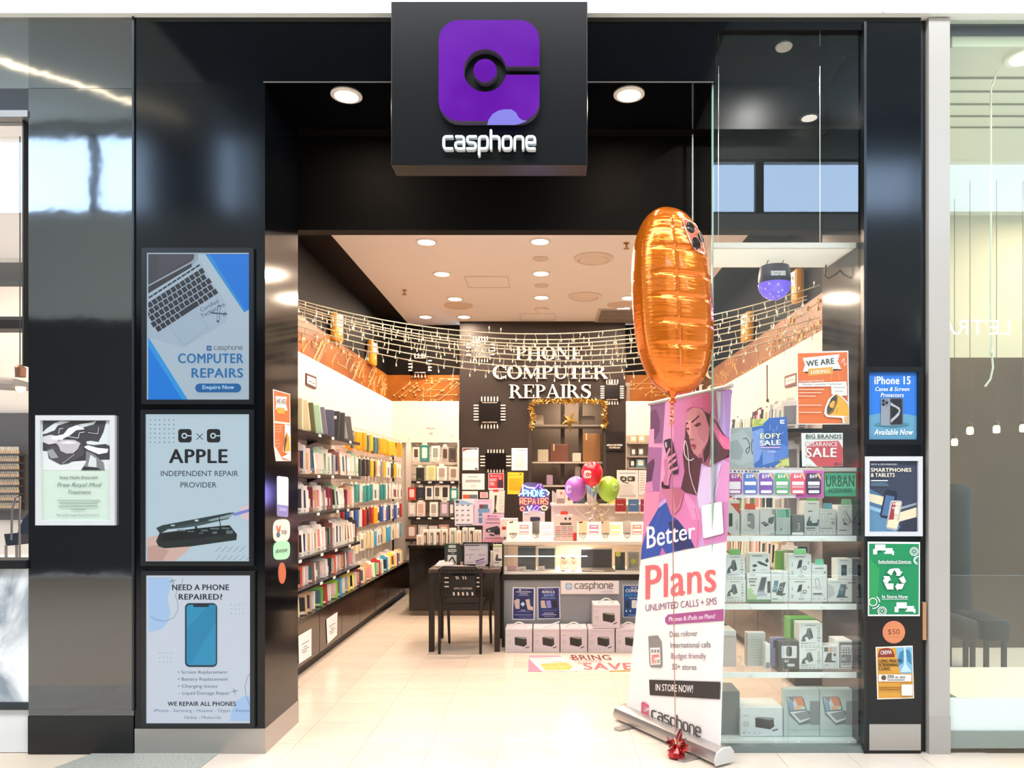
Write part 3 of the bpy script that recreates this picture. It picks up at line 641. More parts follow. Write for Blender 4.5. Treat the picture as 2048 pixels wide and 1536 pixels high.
for x, y in ((0, 0), (188, 508)):
    p.rect(220+x, 83+y, 311+x, 136+y, W_).rrect(203+x, 122+y, 238+x, 170+y, 6, W_).rect(313+x, 115+y, 374+x, 158+y, W_).rect(300+x, 152+y, 372+x, 165+y, W_).rrect(368+x, 140+y, 387+x, 176+y, 5, W_).rect(250+x, 136+y, 282+x, 150+y, '#0d6b42')
for x, y, r in ((562, 145, 34), (282, 668, 36)): p.ring(x, y, r, 8, W_).ring(x, y, r*.62, 5, W_).disc(x, y, r*.2, W_)
p.ring(595, 222, 34, 8, W_, 90, 290).ring(590, 222, 20, 6, W_, 80, 280).ring(203, 588, 34, 8, W_).ring(206, 590, 54, 9, W_, 20, 100).ring(206, 590, 54, 9, W_, -60, 0)
p.text('Refurbished Devices', 393, 244, 22, W_, 'c', 2, w=290).rect(248, 248, 540, 252, W_).text('In Store Now', 394, 555, 28, W_, 'c', 2, w=228).rect(280, 562, 508, 566, W_)
p.poly([(346,302),(380,293),(390,303),(362,356),(326,330)], W_).poly([(384,293),(430,293),(444,318),(462,322),(436,360),(400,356),(412,344),(392,308)], W_).poly([(294,360),(346,362),(360,400),(344,398),(330,424),(298,418),(289,398),(302,382)], W_).poly([(298,420),(306,424),(382,426),(382,478),(326,478)], W_).poly([(428,380),(470,360),(492,404),(480,424),(456,420)], W_).poly([(478,428),(456,474),(420,478),(418,490),(396,452),(420,418),(420,430)], W_)
p.build('print', o)
def round_sticker(label, plane, x, y, r, z, col, ry=None):
    pts = [(x+r*math.cos(k*math.pi/16), y+(ry or r)*math.sin(k*math.pi/16)) for k in range(32)]
    return sticker('round_sticker', label, 'sticker', plane, pts, z, col)
o, p = round_sticker('round orange price sticker on the right black column under the recycling poster', S0, 385, 853, 99, ZM, '#d97e62')
p.disc(400, 853, 84, '#d8875a').text('$50', 384, 872, 46, '#7b3a2e', 'c', 0, w=112).rect(330, 893, 445, 897, '#b8694e').build('print', o)
o, p = sticker('poster', 'small orange poster with blue lungs, lowest on the right black column', 'poster', S0, [(226,984),(550,972),(563,1434),(240,1444)], ZM, '#f0e6dd')
p.poly([(236,994),(544,984),(555,1426),(250,1434)], '#d79a3a').poly([(400,988),(544,984),(551,1215),(440,1215),(420,1120)], '#7fb4cf').poly([(490,1005),(520,1010),(538,1050),(540,1140),(505,1110)], '#3d7fa6').poly([(470,1010),(436,1030),(425,1080),(432,1145),(470,1120)], '#3d7fa6').poly([(474,985),(490,984),(492,1130),(540,1200),(440,1205),(474,1140)], '#bfdbe8')
p.poly([(245,1060),(262,1005),(320,990),(370,1005),(392,1050),(392,1072),(245,1074)], '#8a2f2a').text('CREMA', 318, 1046, 32, '#f3e6e0', 'c', 2, w=100, ang=-4)
for i, t_ in enumerate(('LUNG HEALTH', 'SCREENING', 'CLINIC')): p.text(t_, 250, 1118+i*35, 26, '#2d2017', 'l', 2, w=(205, 180, 110)[i])
p.rrect(250, 1224, 538, 1286, 8, '#ece8e4').disc(296, 1253, 20, '#4a4f4a').ring(296, 1253, 22, 4, '#d08a3a').text('JUNE 20, 2025', 330, 1258, 16, '#4b4440', 'l', 2, w=158).bars(330, 1270, 482, 1, 1, 6, '#55504a', 0).bars(330, 1232, 384, 1, 1, 6, '#55504a', 0)
p.bars(256, 1338, 448, 2, 18, 7, '#8a5a1e', .1).rrect(452, 1312, 550, 1410, 8, '#e8e4e0').build('print', o)
# --- stickers on the column's return, facing the entrance
SR = Plane((COLX1, 0, 0), (1, 0, 0)); ZS = (520, 760, 3.49)
o, p = sticker('poster', 'orange hiring poster on the entrance side of the left column', 'poster', SR, [(92,64),(210,97),(216,566),(112,566),(98,460)], ZS, '#f1e4dc')
p.poly([(97,72),(206,102),(212,560),(160,556),(104,460)], '#dd6a34').poly([(108,112),(188,118),(180,160),(192,214),(108,205),(114,160)], '#f5eeea').text('WE ARE', 149, 168, 36, '#3b3b3b', 'c', 2, w=64).poly([(118,190),(172,196),(172,238),(120,232)], '#e8a13c').poly([(98,285),(212,300),(212,312),(98,300)], '#f0dcd2').bars(102, 322, 160, 3, 18, 5, '#eea98a', .3).bars(104, 420, 146, 3, 22, 4, '#eea98a', .3)
p.poly([(172,310),(212,318),(212,560),(150,540),(196,515),(158,500),(172,400)], '#f3ebe4').poly([(184,360),(205,400),(210,495),(166,505),(166,450)], '#e9a02f').poly([(184,365),(190,420),(172,498),(164,500),(170,420)], '#5d3a1e').build('print', o)
o, p = sticker('payment_sticker', 'tall white payment sticker with a violet foot on the column side', 'sticker', SR, [(120,680),(126,670),(192,678),(199,690),(198,945),(190,955),(128,950),(121,940)], ZS, '#e9e6ee')
p.poly([(121,868),(198,878),(198,945),(190,953),(128,949),(121,940)], '#8683c4').poly([(133,888),(186,896),(186,918),(133,912)], '#a9a6d6').build('print', o)
def oval(a, b_, c2_, d, sk): return [((a+c2_)/2+(c2_-a)/2*math.copysign(abs(math.cos(t))**.6, math.cos(t)), (b_+d)/2+(d-b_)/2*math.copysign(abs(math.sin(t))**.6, math.sin(t))+sk*math.cos(t)) for t in [k*math.pi/14 for k in range(28)]]
o, p = sticker('payment_sticker', 'cream rounded payment sticker on the column side above the mint one', 'sticker', SR, oval(92, 972, 210, 1130, -6), ZS, '#efe2da')
p.text('zip', 170, 1072, 34, '#2b2a2e', 'c', 1, w=40, ang=-6).poly([(112,1020),(122,1016),(130,1050),(136,1020),(146,1014),(140,1060),(124,1062)], '#e2613f').disc(128, 1080, 13, '#54727c', 20).build('print', o)
o, p = sticker('payment_sticker', 'mint green rounded payment sticker on the column side', 'sticker', SR, oval(93, 1124, 210, 1254, -8), ZS, '#a5dfbb', off=.0034)
p.text('afterpay', 152, 1202, 28, '#26382e', 'c', 1, w=84, ang=-10).build('print', o)
o, p = round_sticker('orange round sticker low on the entrance side of the left column', SR, 155, 1348, 27, ZS, '#b8613f', 75); p.disc(155, 1348, 23, '#c06c47', 68).build('print', o)
# --- shop window glazing
GX0, GX1 = fx(1425, 4.27), fx(1728, 4.27)
wn = struct(MB().box((GX0, 4.265, fz(1497)), (GX1, 4.277, fz(58)), GLASS), 'window_5')
MB().box((GX0, 4.285, .012), (GX0+.012, 4.86, 3.85), GLASS).build('return_pane', wn)
MB().box((GX0-.004, 4.262, .02), (GX0+.004, 4.28, 3.86), M('#8fb5a4', .15)).build('glass_edge', wn, label='greenish polished glass edge')
MB().box((GX0-.004, 4.85, .02), (GX0+.004, 4.862, 3.85), M('#c3d6cf', .15)).build('glass_edge', wn, label='pale rear glass edge')
MB().box((GX0, 4.25, 0), (GX1, 4.30, fz(1490, 4.27)), M('#7f8c8a', .25, metal=.4)).build('bottom_channel', wn)
# ================================================================ ceiling fittings and lamps
def lamp_at(name, loc, power, size=.16, parent=None, spread=None):
    l = bpy.data.lights.new(name, 'AREA'); l.shape = 'DISK'; l.size = size; l.energy = power; l.color = WARM
    if spread: l.spread = math.radians(spread)
    o = bpy.data.objects.new(name, l); COL.objects.link(o); o.location = loc
    if parent: o.parent = parent; o.location = Vector(loc)-org(parent)
    return o
LENS = M('#fff2dc', .5, 6)
def downlight(label, X, Y, Z, pw, r=.085):
    o = thing('downlight', label, 'ceiling light', (X, Y, Z), 'ceiling downlights')
    MB().lathe([(r+.022, 0), (r+.022, -.006), (r, -.012), (r, 0)], (X, Y, Z), M('#f1ebe2', .4), 24).build('trim_ring', o)
    MB().lathe([(r-.002, -.002), (r-.002, -.008)], (X, Y, Z), LENS, 20).build('lens', o)
    lamp_at('lamp', (X, Y, Z-.02), pw, .15, o); return o
rowlab = [('front', 'left hand'), ('second', 'left hand'), ('third', 'left hand')]
for u, v, lab in ((853, 483, 'downlight of the left ceiling row, nearest the entrance'), (884, 547, 'downlight of the left ceiling row, second from the entrance'), (910, 597, 'downlight of the left ceiling row beside a round grey speaker'), (851, 633, 'downlight in the back left corner of the ceiling'), (928, 633, 'downlight near the back edge of the ceiling, left of the smoke detector'),
                  (1080, 482, 'downlight of the middle ceiling row, nearest the entrance'), (1082, 546, 'downlight of the middle ceiling row, between two small grey discs'), (1083, 594, 'downlight of the middle ceiling row, just before the smoke detector'), (1257, 595, 'downlight beside the orange balloon, right part of the ceiling'), (1247, 616, 'downlight above the grey return grille at the back right')):
    q = PF(u, v, HZ); downlight(lab, q.x, q.y, HZ, 30)
for X, Y, lab in ((1.2, 7.2, 'downlight of the right ceiling row hidden behind the orange balloon'), (1.2, 8.3, 'second downlight of the right ceiling row behind the balloon'), (-1.2, 5.6, 'added downlight above the entrance, left, unseen behind the bulkhead'), (0, 5.6, 'added downlight above the entrance, middle, unseen behind the bulkhead'), (1.2, 5.6, 'added downlight above the entrance, right, unseen behind the bulkhead'), (-1.2, 6.5, 'added unseen downlight left of the ceiling middle behind the bulkhead'), (0.5, 6.5, 'added unseen downlight right of the ceiling middle behind the bulkhead')):
    downlight(lab, X, Y, HZ, 23)  # those behind the bulkhead are added, unseen, to brighten the front floor
for u, v, lab in ((693, 190, 'bright downlight in the black soffit, left of the logo sign'), (1258, 188, 'bright downlight in the black soffit, right of the logo sign')):
    q = PF(u, v, fz(165)); downlight(lab, q.x, q.y, fz(165), 7, .07)
def disc_fit(name, label, cat, u, v, r, prof, col):
    q = PF(u, v, HZ); o = thing(name, label, cat, q); m = MB(); m.lathe([(r*a, -h) for a, h in prof], q, col, 28); m.build('body', o, True); return o, q
for u, v, r, lab in ((1187, 516, .21, 'large round air diffuser in the ceiling, nearer the entrance'), (1170, 592, .21, 'round air diffuser in the ceiling, farther back')):
    q = PF(u, v, HZ); o = thing('air_diffuser', lab, 'vent', q, 'round air diffusers')
    MB().lathe([(r, 0), (r, -.012), (r*.78, -.03), (r*.74, -.01)], q, M('#e8d8c8', .6), 32).build('rim', o, True)
    MB().lathe([(r*.7, -.012), (r*.7, -.026), (r*.1, -.034)], q, M('#ead9c9', .6), 32).build('core', o, True)
for u, v, r, lab in ((1081, 517, .085, 'small flat grey ceiling disc, front one of the middle row'), (1083, 571, .085, 'small flat grey ceiling disc, second of the middle row')):
    disc_fit('ceiling_speaker', lab, 'speaker', u, v, r, ((1, 0), (1, .006), (.9, .01)), M('#dccbbb', .6))
for u, v, r, lab in ((917, 611, .19, 'round grey ceiling speaker beside the left downlight row'), (1240, 609, .17, 'round grey ceiling speaker near the orange balloon')):
    disc_fit('ceiling_speaker', lab, 'speaker', u, v, r, ((1, 0), (1, .008), (.92, .014)), M('#d6c2ae', .7))
disc_fit('smoke_detector', 'white domed smoke detector on the ceiling near the back', 'detector', 1083, 618, .1, ((1, 0), (1, .02), (.75, .04), (.6, .05), (.3, .055)), M('#e6d6c8', .5))
for u, v, lab in ((809, 580, 'small brass sprinkler head in the left part of the ceiling'), (1253, 486, 'small brass sprinkler head in the right part of the ceiling')):
    q = PF(u, v, HZ); o = thing('sprinkler', lab, 'sprinkler', q)
    MB().lathe([(.03, 0), (.03, -.006), (.01, -.01), (.01, -.05), (.03, -.052), (.03, -.056)], q, M('#a97f52', .3, metal=.7), 12).build('head', o, True)
q = PF(1232, 632, HZ); o = thing('return_grille', 'grey slatted return air grille at the back right of the ceiling', 'vent', q)
MB().box((q.x-.28, q.y-.45, HZ-.012), (q.x+.5, q.y+.45, HZ), M('#c9bbae', .5)).build('frame', o)
for k in range(12): MB().box((q.x-.24, q.y-.4+k*.07, HZ-.02), (q.x+.46, q.y-.36+k*.07, HZ-.012), M('#8b8177', .5)).build('slat', o)
# ================================================================ cabinets, shelves and goods on the side walls
CABM = M('#3a2a22', .12, spec=.6)
def cabinet_run(side_, xf, ys, lab):
    for i, (a, b) in enumerate(zip(ys, ys[1:])):
        o = thing('base_cabinet', '%s base cabinet along the %s wall, glossy dark brown' % (ordw(i)+' from the entrance', lab), 'cabinet', (xf, (a+b)/2, 0), 'dark base cabinets along the %s wall' % lab)
        bx = -2.25 if side_ < 0 else 2.14
        MB().box((xf-side_*(-.02), a, .1), (bx, b, .44), M('#1d1512', .4)).build('body', o)
        MB().box((xf+side_*.06, a, 0), (bx, b, .1), M('#141010', .5)).build('toe_kick', o)
        MB().box((xf, a+.006, .1), (xf+side_*.02, b-.006, .44), CABM, .002).build('door', o)
        MB().box((xf-side_*.01, a, .44), (bx, b, .475), M('#15110f', .2)).build('top', o)
cabinet_run(-1, -1.96, [4.98+.682*k for k in range(9)], 'left')
cabinet_run(1, 1.84, [5.66+.8*k for k in range(5)], 'right')
for u0, v0, u1, v1, u2, v2, u3, v3, lab in ((597, 1272, 623, 1257, 623, 1311, 598, 1328, 'white paper notice on the cabinet door nearest the entrance'), (653, 1239, 675, 1224, 674, 1270, 655, 1288, 'white paper notice on the second cabinet door')):
    o, p = quad_thing('paper_notice', lab, 'notice', side(-1.955), [(u0, v0), (u1, v1), (u2, v2), (u3, v3)], (0, 0, 1), '#f3eef0', .002)
    for k, (f0, f1) in enumerate(((.25, .8), (.4, .65), (.25, .8), (.32, .66))):
        a = .42+k*.09 if k else .38
        x0, x1 = u0+(u1-u0)*f0, u0+(u1-u0)*f1; y0 = v0+(v3-v0)*a+(v1-v0)*f0; y1 = v0+(v3-v0)*a+(v1-v0)*f1
        p.line([(x0, y0), (x1, y1)], 1.3, '#6f686a', False)
    p.build('print', o)
# --- goods: prototypes whose copies share mesh data
PT = {}
def pack_proto(kind, c1, c2):
    k = (kind, c1, c2)
    if k in PT: return PT[k]
    o = thing(kind, 'x y z w', 'packaging', (0, 0, -50))
    o.location = (0, 0, 0); ORG[o.name] = Vector()
    if kind == 'boxed_phone_case':
        MB().box((-.05, -.012, 0), (.05, .012, .175), M(c1, .4), .002).build('carton', o)
        MB().box((-.036, -.0135, .03), (.036, -.012, .145), M(c2, .3), .001).box((-.028, -.0145, .038), (.028, -.0135, .137), M(c2, .2)).build('window', o)
        MB().box((-.03, -.0135, .008), (.03, -.012, .022), M('#e9e2dc' if c1 not in ('#f1ebe6', '#efe7df') else '#8f8680', .4)).build('print_band', o)
        MB().prism([(-.03, 0, .175), (.03, 0, .175), (.018, 0, .198), (-.018, 0, .198)], (0, .002, 0), M(c1, .4)).build('hang_tab', o)
    elif kind == 'hanging_pack':
        MB().box((-.045, -.012, 0), (.045, .012, .19), M(c1, .35), .004).build('card', o)
        MB().box((-.032, -.016, .03), (.032, -.012, .13), M(c2, .3), .003).build('blister', o)
        MB().prism([(-.03, -.002, .19), (.03, -.002, .19), (.02, -.002, .215), (-.02, -.002, .215)], (0, .003, 0), M('#efe9e2', .3)).build('hang_tab', o)
    elif kind == 'tablet_sleeve':
        MB().box((-.12, -.013, 0), (.12, .013, .27), M(c1, .6), .01).build('sleeve', o)
        MB().box((.03, -.0145, .19), (.09, -.013, .22), M(c2, .5)).build('size_label', o)
    elif kind == 'phone_case':
        MB().box((-.04, -.006, 0), (.04, .006, .16), M(c1, .3), .006).build('shell', o)
        MB().box((-.032, -.0085, .115), (-.002, -.006, .15), M(c2, .2), .003).build('camera_frame', o)
        MB().box((-.02, -.0075, .03), (.02, -.006, .085), M('#e8e2dd', .4)).build('paper_tag', o)
    elif kind == 'flat_box':
        MB().box((-.075, -.02, 0), (.075, .02, .1), M(c1, .4), .002).build('carton', o)
        MB().box((-.055, -.0215, .02), (.03, -.02, .08), M(c2, .3)).build('print_panel', o)
    PT[k] = [proto_tree(o), False]; return PT[k]
CN = {'#f1ebe6': 'white', '#efe7df': 'cream', '#d98f98': 'pink', '#3c6470': 'teal', '#e6d6b0': 'sand', '#5c5c34': 'olive', '#9dbfa6': 'mint', '#6a6478': 'violet grey', '#3a3f58': 'navy', '#34363a': 'charcoal', '#85807e': 'grey', '#8a4a3a': 'brown', '#b02a2a': 'red', '#f0b020': 'yellow', '#e89a18': 'amber', '#2b8a8a': 'turquoise', '#5fae3a': 'green', '#8ac832': 'lime', '#4aa3c8': 'blue', '#7a3040': 'maroon', '#b8bcc2': 'silver', '#2a2a2e': 'black', '#cdb8e0': 'lilac', '#e8d860': 'lemon', '#c8a27a': 'tan', '#2f5aa8': 'royal blue', '#e0592a': 'orange', '#e9c9c4': 'blush'}
KN = {'boxed_phone_case': ('boxed phone case', 'phone case box'), 'hanging_pack': ('hanging accessory pack', 'packaging'), 'tablet_sleeve': ('tablet sleeve', 'sleeve'), 'phone_case': ('phone case', 'phone case'), 'flat_box': ('small flat box', 'box')}
def place(kind, c1, c2, loc, rot, where, n, group):
    e = pack_proto(kind, c1, c2); lab = '%s %s, %s %s' % (CN[c1], KN[kind][0], n, where)
    if not e[1]:
        o = e[0][0]; o.location = loc; o.rotation_euler = rot; o['label'] = lab; o['group'] = group; e[1] = True
    else: o = copy_tree(e[0], loc, rot, lab, group)
    o['category'] = KN[kind][1]; return o
WH = ['#f1ebe6', '#efe7df']; ART = ['#2a2a2e', '#85807e', '#8a4a3a', '#3a3f58', '#9dbfa6', '#d98f98', '#c8a27a', '#b8bcc2', '#e9c9c4', '#3c6470']
SHM = M('#1c1a1c', .25)
def shelf(name_lab, xb, xf, y0, y1, z, tray=True):
    s_ = 1 if xf > xb else -1
    o = thing('shelf', name_lab, 'shelf', (xb, (y0+y1)/2, z-.03))
    MB().box((xb, y0, z-.028), (xf, y1, z), SHM, .003).build('board', o)
    for k in range(int((y1-y0)/.9)+1):
        yy = y0+.25+k*.85
        if yy < y1: MB().prism([(xb, yy, z-.03), (xf-.2*s_, yy, z-.03), (xb, yy, z-.07)], (0, .012, 0), SHM).build('bracket', o)
    for k in range(int((y1-y0)/.5)):
        yy = y0+.3+k*.5+R.uniform(-.1, .1)
        MB().box((xf, yy, z-.027), (xf+.003*s_, yy+.07, z-.004), M('#efe9e6', .4)).build('price_tag', o)
    if tray: MB().box((xf-.014*s_, y0+.02, z), (xf-.011*s_, y1-.02, z+.05), ACRYL).build('tray_lip', o)
    return o
def fill(xb, xf, y0, y1, z, seq, where, group, sgn=1, dy=(.085, .12), hm=.28):
    y = y0; n = 0
    while y < y1 and n < 45:
        kind, c1, c2 = seq(n)
        yaw = R.uniform(18, 52)*sgn; wd = {'tablet_sleeve': .24, 'flat_box': .15}.get(kind, .135)
        x = xf-(1 if xf > xb else -1)*(wd/2*math.cos(math.radians(yaw))+.012*math.sin(math.radians(abs(yaw)))+.02)
        tl = R.uniform(2, 10); place(kind, c1, c2, (x, y, z+.001+.025*math.sin(math.radians(tl))), (math.radians(-tl), 0, math.radians(yaw)), where, ordw(n), group).scale = (1.35, 1, min(R.uniform(1.12, 1.36), hm/.205))
        if R.random() < .4 and kind != 'tablet_sleeve':
            place(kind, R.choice(WH), R.choice(ART), (x-(.13 if xf > xb else -.13), y+.03, z+.003), (math.radians(-4), 0, math.radians(yaw*.5)), where+', rear row', ordw(n), group).scale = (1.2, 1, min(1.3, hm/.205))
        y += R.uniform(*dy)*(1.35 if kind in ('tablet_sleeve', 'flat_box') else 1); n += 1
LS = [(1.98, 'top'), (1.63, 'second'), (1.31, 'third'), (.955, 'fourth'), (.71, 'fifth')]
Y1 = 7.68
for z, nm in LS: shelf('black %s shelf from the top on the left wall near the entrance' % nm, -2.25, -1.95, 4.95, Y1, z, z < 1.9)
sl = ['#d98f98', '#3c6470', '#e6d6b0', '#e6d6b0', '#5c5c34', '#9dbfa6', '#6a6478', '#3a3f58', '#34363a', '#34363a', '#85807e', '#34363a']
for i, c in enumerate(sl):
    place('tablet_sleeve', c, '#e8e4e6' if i == 8 else c, (-2.1+.01*(i % 2), 5.62+i*.17, 1.982), (math.radians(-R.uniform(4, 16)), math.radians(R.uniform(-7, 3)), math.radians(R.uniform(8, 38))), 'on the top left wall shelf', ordw(i), 'sleeves on the top left shelf')
def seq_of(cols, kinds, arts=ART):
    return lambda n: (kinds[n % len(kinds)], cols[n % len(cols)], arts[(n*3+1) % len(arts)])
fill(-2.25, -1.95, 5.62, 7.6, 1.63, seq_of(['#f1ebe6', '#2a2a2e', '#b8bcc2', '#8a4a3a', '#efe7df', '#e9c9c4', '#3a3f58', '#f1ebe6', '#e9c9c4', '#9dbfa6', '#efe7df'], ['boxed_phone_case', 'boxed_phone_case', 'phone_case', 'phone_case', 'boxed_phone_case']), 'on the second left wall shelf', 'cases on the second left shelf')
fill(-2.25, -1.95, 5.62, 7.6, 1.31, seq_of(['#7a3040', '#7a3040', '#9dbfa6', '#f1ebe6', '#efe7df', '#f1ebe6', '#7a3040', '#c8a27a', '#f1ebe6', '#85807e', '#e9c9c4'], ['phone_case', 'phone_case', 'phone_case', 'boxed_phone_case', 'boxed_phone_case']), 'on the third left wall shelf', 'cases on the third left shelf')
fill(-2.25, -1.95, 5.62, 7.6, .955, seq_of(['#efe7df', '#34363a', '#8a4a3a', '#f1ebe6', '#f1ebe6', '#efe7df', '#f1ebe6', '#e6d6b0', '#f1ebe6'], ['boxed_phone_case']), 'on the fourth left wall shelf', 'boxes on the fourth left shelf')
fill(-2.25, -1.95, 5.62, 7.6, .71, seq_of(['#b8bcc2', '#efe7df', '#2a2a2e', '#e0592a', '#f1ebe6', '#e9c9c4', '#8a4a3a', '#efe7df', '#85807e'], ['boxed_phone_case', 'phone_case', 'phone_case']), 'on the fifth left wall shelf', 'packs on the fifth left shelf', hm=.205)
fill(-2.25, -1.95, 5.62, 10.2, .476, seq_of(['#efe7df', '#7a3040', '#e6d6b0', '#c8a27a', '#c8a27a', '#efe7df', '#5fae3a', '#b02a2a', '#f1ebe6', '#8ac832', '#4aa3c8', '#f1ebe6', '#e8d860', '#e8d860'], ['boxed_phone_case', 'boxed_phone_case', 'phone_case']), 'on the cabinet tops of the left wall', 'packs on the left cabinet tops', dy=(.12, .17), hm=.2)
# second bay: pegs with hanging packs
def pegs(side_, xb, y0, y1, dy, rows, lab, grp, seed):
    rr = random.Random(seed); m = MB(); q = 0
    for ri, (z, cols) in enumerate(rows):
        y = y0; n = 0
        while y < y1:
            MB_ = m.tube([(xb, y, z+.226), (xb-side_*.2, y, z+.228)], .003, M('#c9c2ba', .3, metal=.6), 4)
            for k in range(2):
                c = rr.choice(cols); place('hanging_pack', c, rr.choice(ART) if c in WH else c, (xb-side_*(.06+.1*k+rr.uniform(0, .02)), y, z+rr.uniform(-.01, .01)), (0, 0, math.radians(90+rr.uniform(-8, 8)) if side_ < 0 else math.radians(-90+rr.uniform(-8, 8))), 'on the %s peg row of the %s wall' % (ordw(ri), lab), ordw(n), grp); n += 1
            y += dy
    pg = thing('display_pegs', 'thin steel pegs holding the hanging packs on the %s wall' % lab, 'hooks', (xb, (y0+y1)/2, rows[-1][0])); m.build('peg', pg, kind='stuff')
Ycol = ['#f0b020', '#e89a18', '#f0b020', '#e89a18', '#f1ebe6', '#3c6470']
pegs(-1, -2.25, 7.85, 10.5, .17, [(1.93, Ycol), (1.64, ['#85807e', '#f1ebe6', '#34363a', '#efe7df', '#f0b020']), (1.35, ['#f1ebe6', '#85807e', '#efe7df', '#2b8a8a', '#efe7df']), (1.08, ['#f1ebe6', '#efe7df', '#2f5aa8', '#f0b020', '#b02a2a', '#34363a']), (.8, ['#f1ebe6', '#efe7df', '#e6d6b0', '#e6d6b0', '#4aa3c8'])], 'left back', 'packs hanging on the left back pegs', 5)
# right wall goods, seen through the shop window
for z, nm in ((1.98, 'top'), (1.63, 'second'), (1.25, 'third'), (.85, 'fourth')): shelf('black %s shelf on the right wall behind the shop window' % nm, 2.14, 1.84, 5.7, 8.6, z)
fill(2.14, 1.84, 5.85, 8.5, 1.98, seq_of(['#f1ebe6', '#efe7df', '#f1ebe6', '#b8bcc2', '#f1ebe6', '#efe7df', '#34363a', '#f1ebe6', '#7a3040', '#3a3f58'], ['boxed_phone_case']), 'on the top right wall shelf', 'boxes on the top right shelf', -1)
fill(2.14, 1.84, 5.85, 8.5, 1.63, seq_of(['#f1ebe6', '#c8a27a', '#8a4a3a', '#f1ebe6', '#34363a'], ['boxed_phone_case']), 'on the second right wall shelf', 'boxes on the second right shelf', -1)
fill(2.14, 1.84, 5.85, 8.5, 1.25, seq_of(['#f1ebe6', '#c8a27a', '#efe7df', '#5fae3a', '#34363a'], ['boxed_phone_case', 'phone_case']), 'on the third right wall shelf', 'boxes on the third right shelf', -1)
fill(2.14, 1.84, 5.85, 8.5, .85, seq_of(['#efe7df', '#c8a27a', '#f1ebe6', '#e6d6b0'], ['boxed_phone_case']), 'on the fourth right wall shelf', 'boxes on the fourth right shelf', -1)
o, p = quad_thing('brand_plaque', 'small brown framed white plaque high on the left white wall', 'sign', side(-2.25), [(613, 746), (633, 754), (633, 778), (613, 770)], (0, 0, 1), '#5a3a34', .012)
p.poly([(614.5, 751), (631.5, 757.5), (631.5, 774), (614.5, 766)], '#efe6e2').line([(617, 762), (623, 764)], 2, '#6f5a56').line([(625, 766), (630, 768)], 2, '#6f5a56'); p.build('print', o)
o, p = quad_thing('brand_plaque', 'small maroon framed white plaque on the right white wall behind the window', 'sign', side(2.14), [(820, 428), (958, 385), (958, 525), (822, 566)], (1430, 680, 5.907), '#7d5350', .012)
p.poly([(832, 455), (948, 415), (948, 496), (832, 535)], '#e9dcd6').line([(845, 492), (900, 470), (940, 468)], 8, '#8d7a76'); p.build('print', o)
# yellow battery-shaped display blocks on the side walls
def yblock(label, ua, um, ub, v0, v1, xw):
    Y = xw*F/(ua-CX); X = (um-CX)*Y/F; Y2 = X*F/(ub-CX); z0, z1 = fz(v1, Y), fz(v0, Y)
    o = thing('display_block', label, 'display sign', ((xw+X)/2, Y, z0), 'yellow display blocks on the walls')
    MB().box((xw, Y, z0), (X, Y2, z1), M('#cf8f1c', .4), .03).build('block', o, True)
    g = 1 if xw < 0 else -1; p = Pr(Plane((X, 0, 0), (g, 0, 0)), off=.001); u0, u1 = um+g*2, ub-g*1.5; h = v1-v0
    p.poly([(u0, v0+h*.12), (u1, v0+h*.17), (u1, v0+h*.5), (u0, v0+h*.6)], '#dcd3da').poly([(u0+g*2, v0+h*.28), (u1-g*2, v0+h*.28), (u1-g*2, v0+h*.36), (u0+g*2, v0+h*.4)], '#7d7390').poly([(u0+g*3, v0+h*.68), (u1-g*2, v0+h*.66), (u1-g*2, v0+h*.82), (u0+g*3, v0+h*.85)], '#e9dcc0'); p.build('print', o)
yblock('yellow rounded block on the left wall, nearer the entrance', 659, 673, 688, 622, 679, -2.39)
yblock('yellow rounded block on the left wall, farther back', 733, 745, 755, 679, 727, -2.39)
yblock('yellow rounded block on the right wall behind the fairy lights', 1509, 1494, 1480, 620, 678, 2.29)
yblock('yellow rounded block on the right wall beside the disco light', 1611, 1592, 1580, 534, 602, 2.29)
# ================================================================ back of the shop
# --- display niche with phone cases
NY = 10.45
def pbox(name, label, cat, u0, v0, u1, v1, Y, d, col, art=None, z0=None, group=None, bev=.003, rough=.4, top=None, tab=None):
    """A carton whose front face stands at depth Y and shows between pixels (u0,v0)-(u1,v1); art(p) prints on it."""
    x0, x1, za, zb = fx(u0, Y), fx(u1, Y), fz(v1, Y) if z0 is None else z0, fz(v0, Y)
    o = thing(name, label, cat, ((x0+x1)/2, Y+d/2, za), group)
    MB().box((x0, Y, za), (x1, Y+d, zb), M(col, rough), bev).build('carton', o)
    if tab:
        c = (x0+x1)/2; hw = min(.04, (x1-x0)*.3); MB().prism([(c-hw, Y+.004, zb), (c+hw, Y+.004, zb), (c+hw*.85, Y+.004, zb+.035), (c-hw*.85, Y+.004, zb+.035)], (0, .003, 0), M(tab, .4)).build('hang_tab', o)
    if art:
        p = Pr(front(Y), (0, 0, 1), off=.0008); art(p, u0, v0, u1, v1); p.build('print', o)
    return o
def case_art(c1, c2=None):
    def f(p, a, b, c, d):
        w_, h = c-a, d-b; p.rrect(a+w_*.2, b+h*.14, c-w_*.2, d-h*.22, w_*.12, c1)
        if c2: p.rect(a+w_*.28, b+h*.22, c-w_*.28, b+h*.5, c2)
        p.rect(a+w_*.2, d-h*.14, c-w_*.3, d-h*.09, '#8b8380')
    return f
ZN = (800, 840, 5.908)
def zn(x, y): return 800+x/5.908, 840+y/5.908
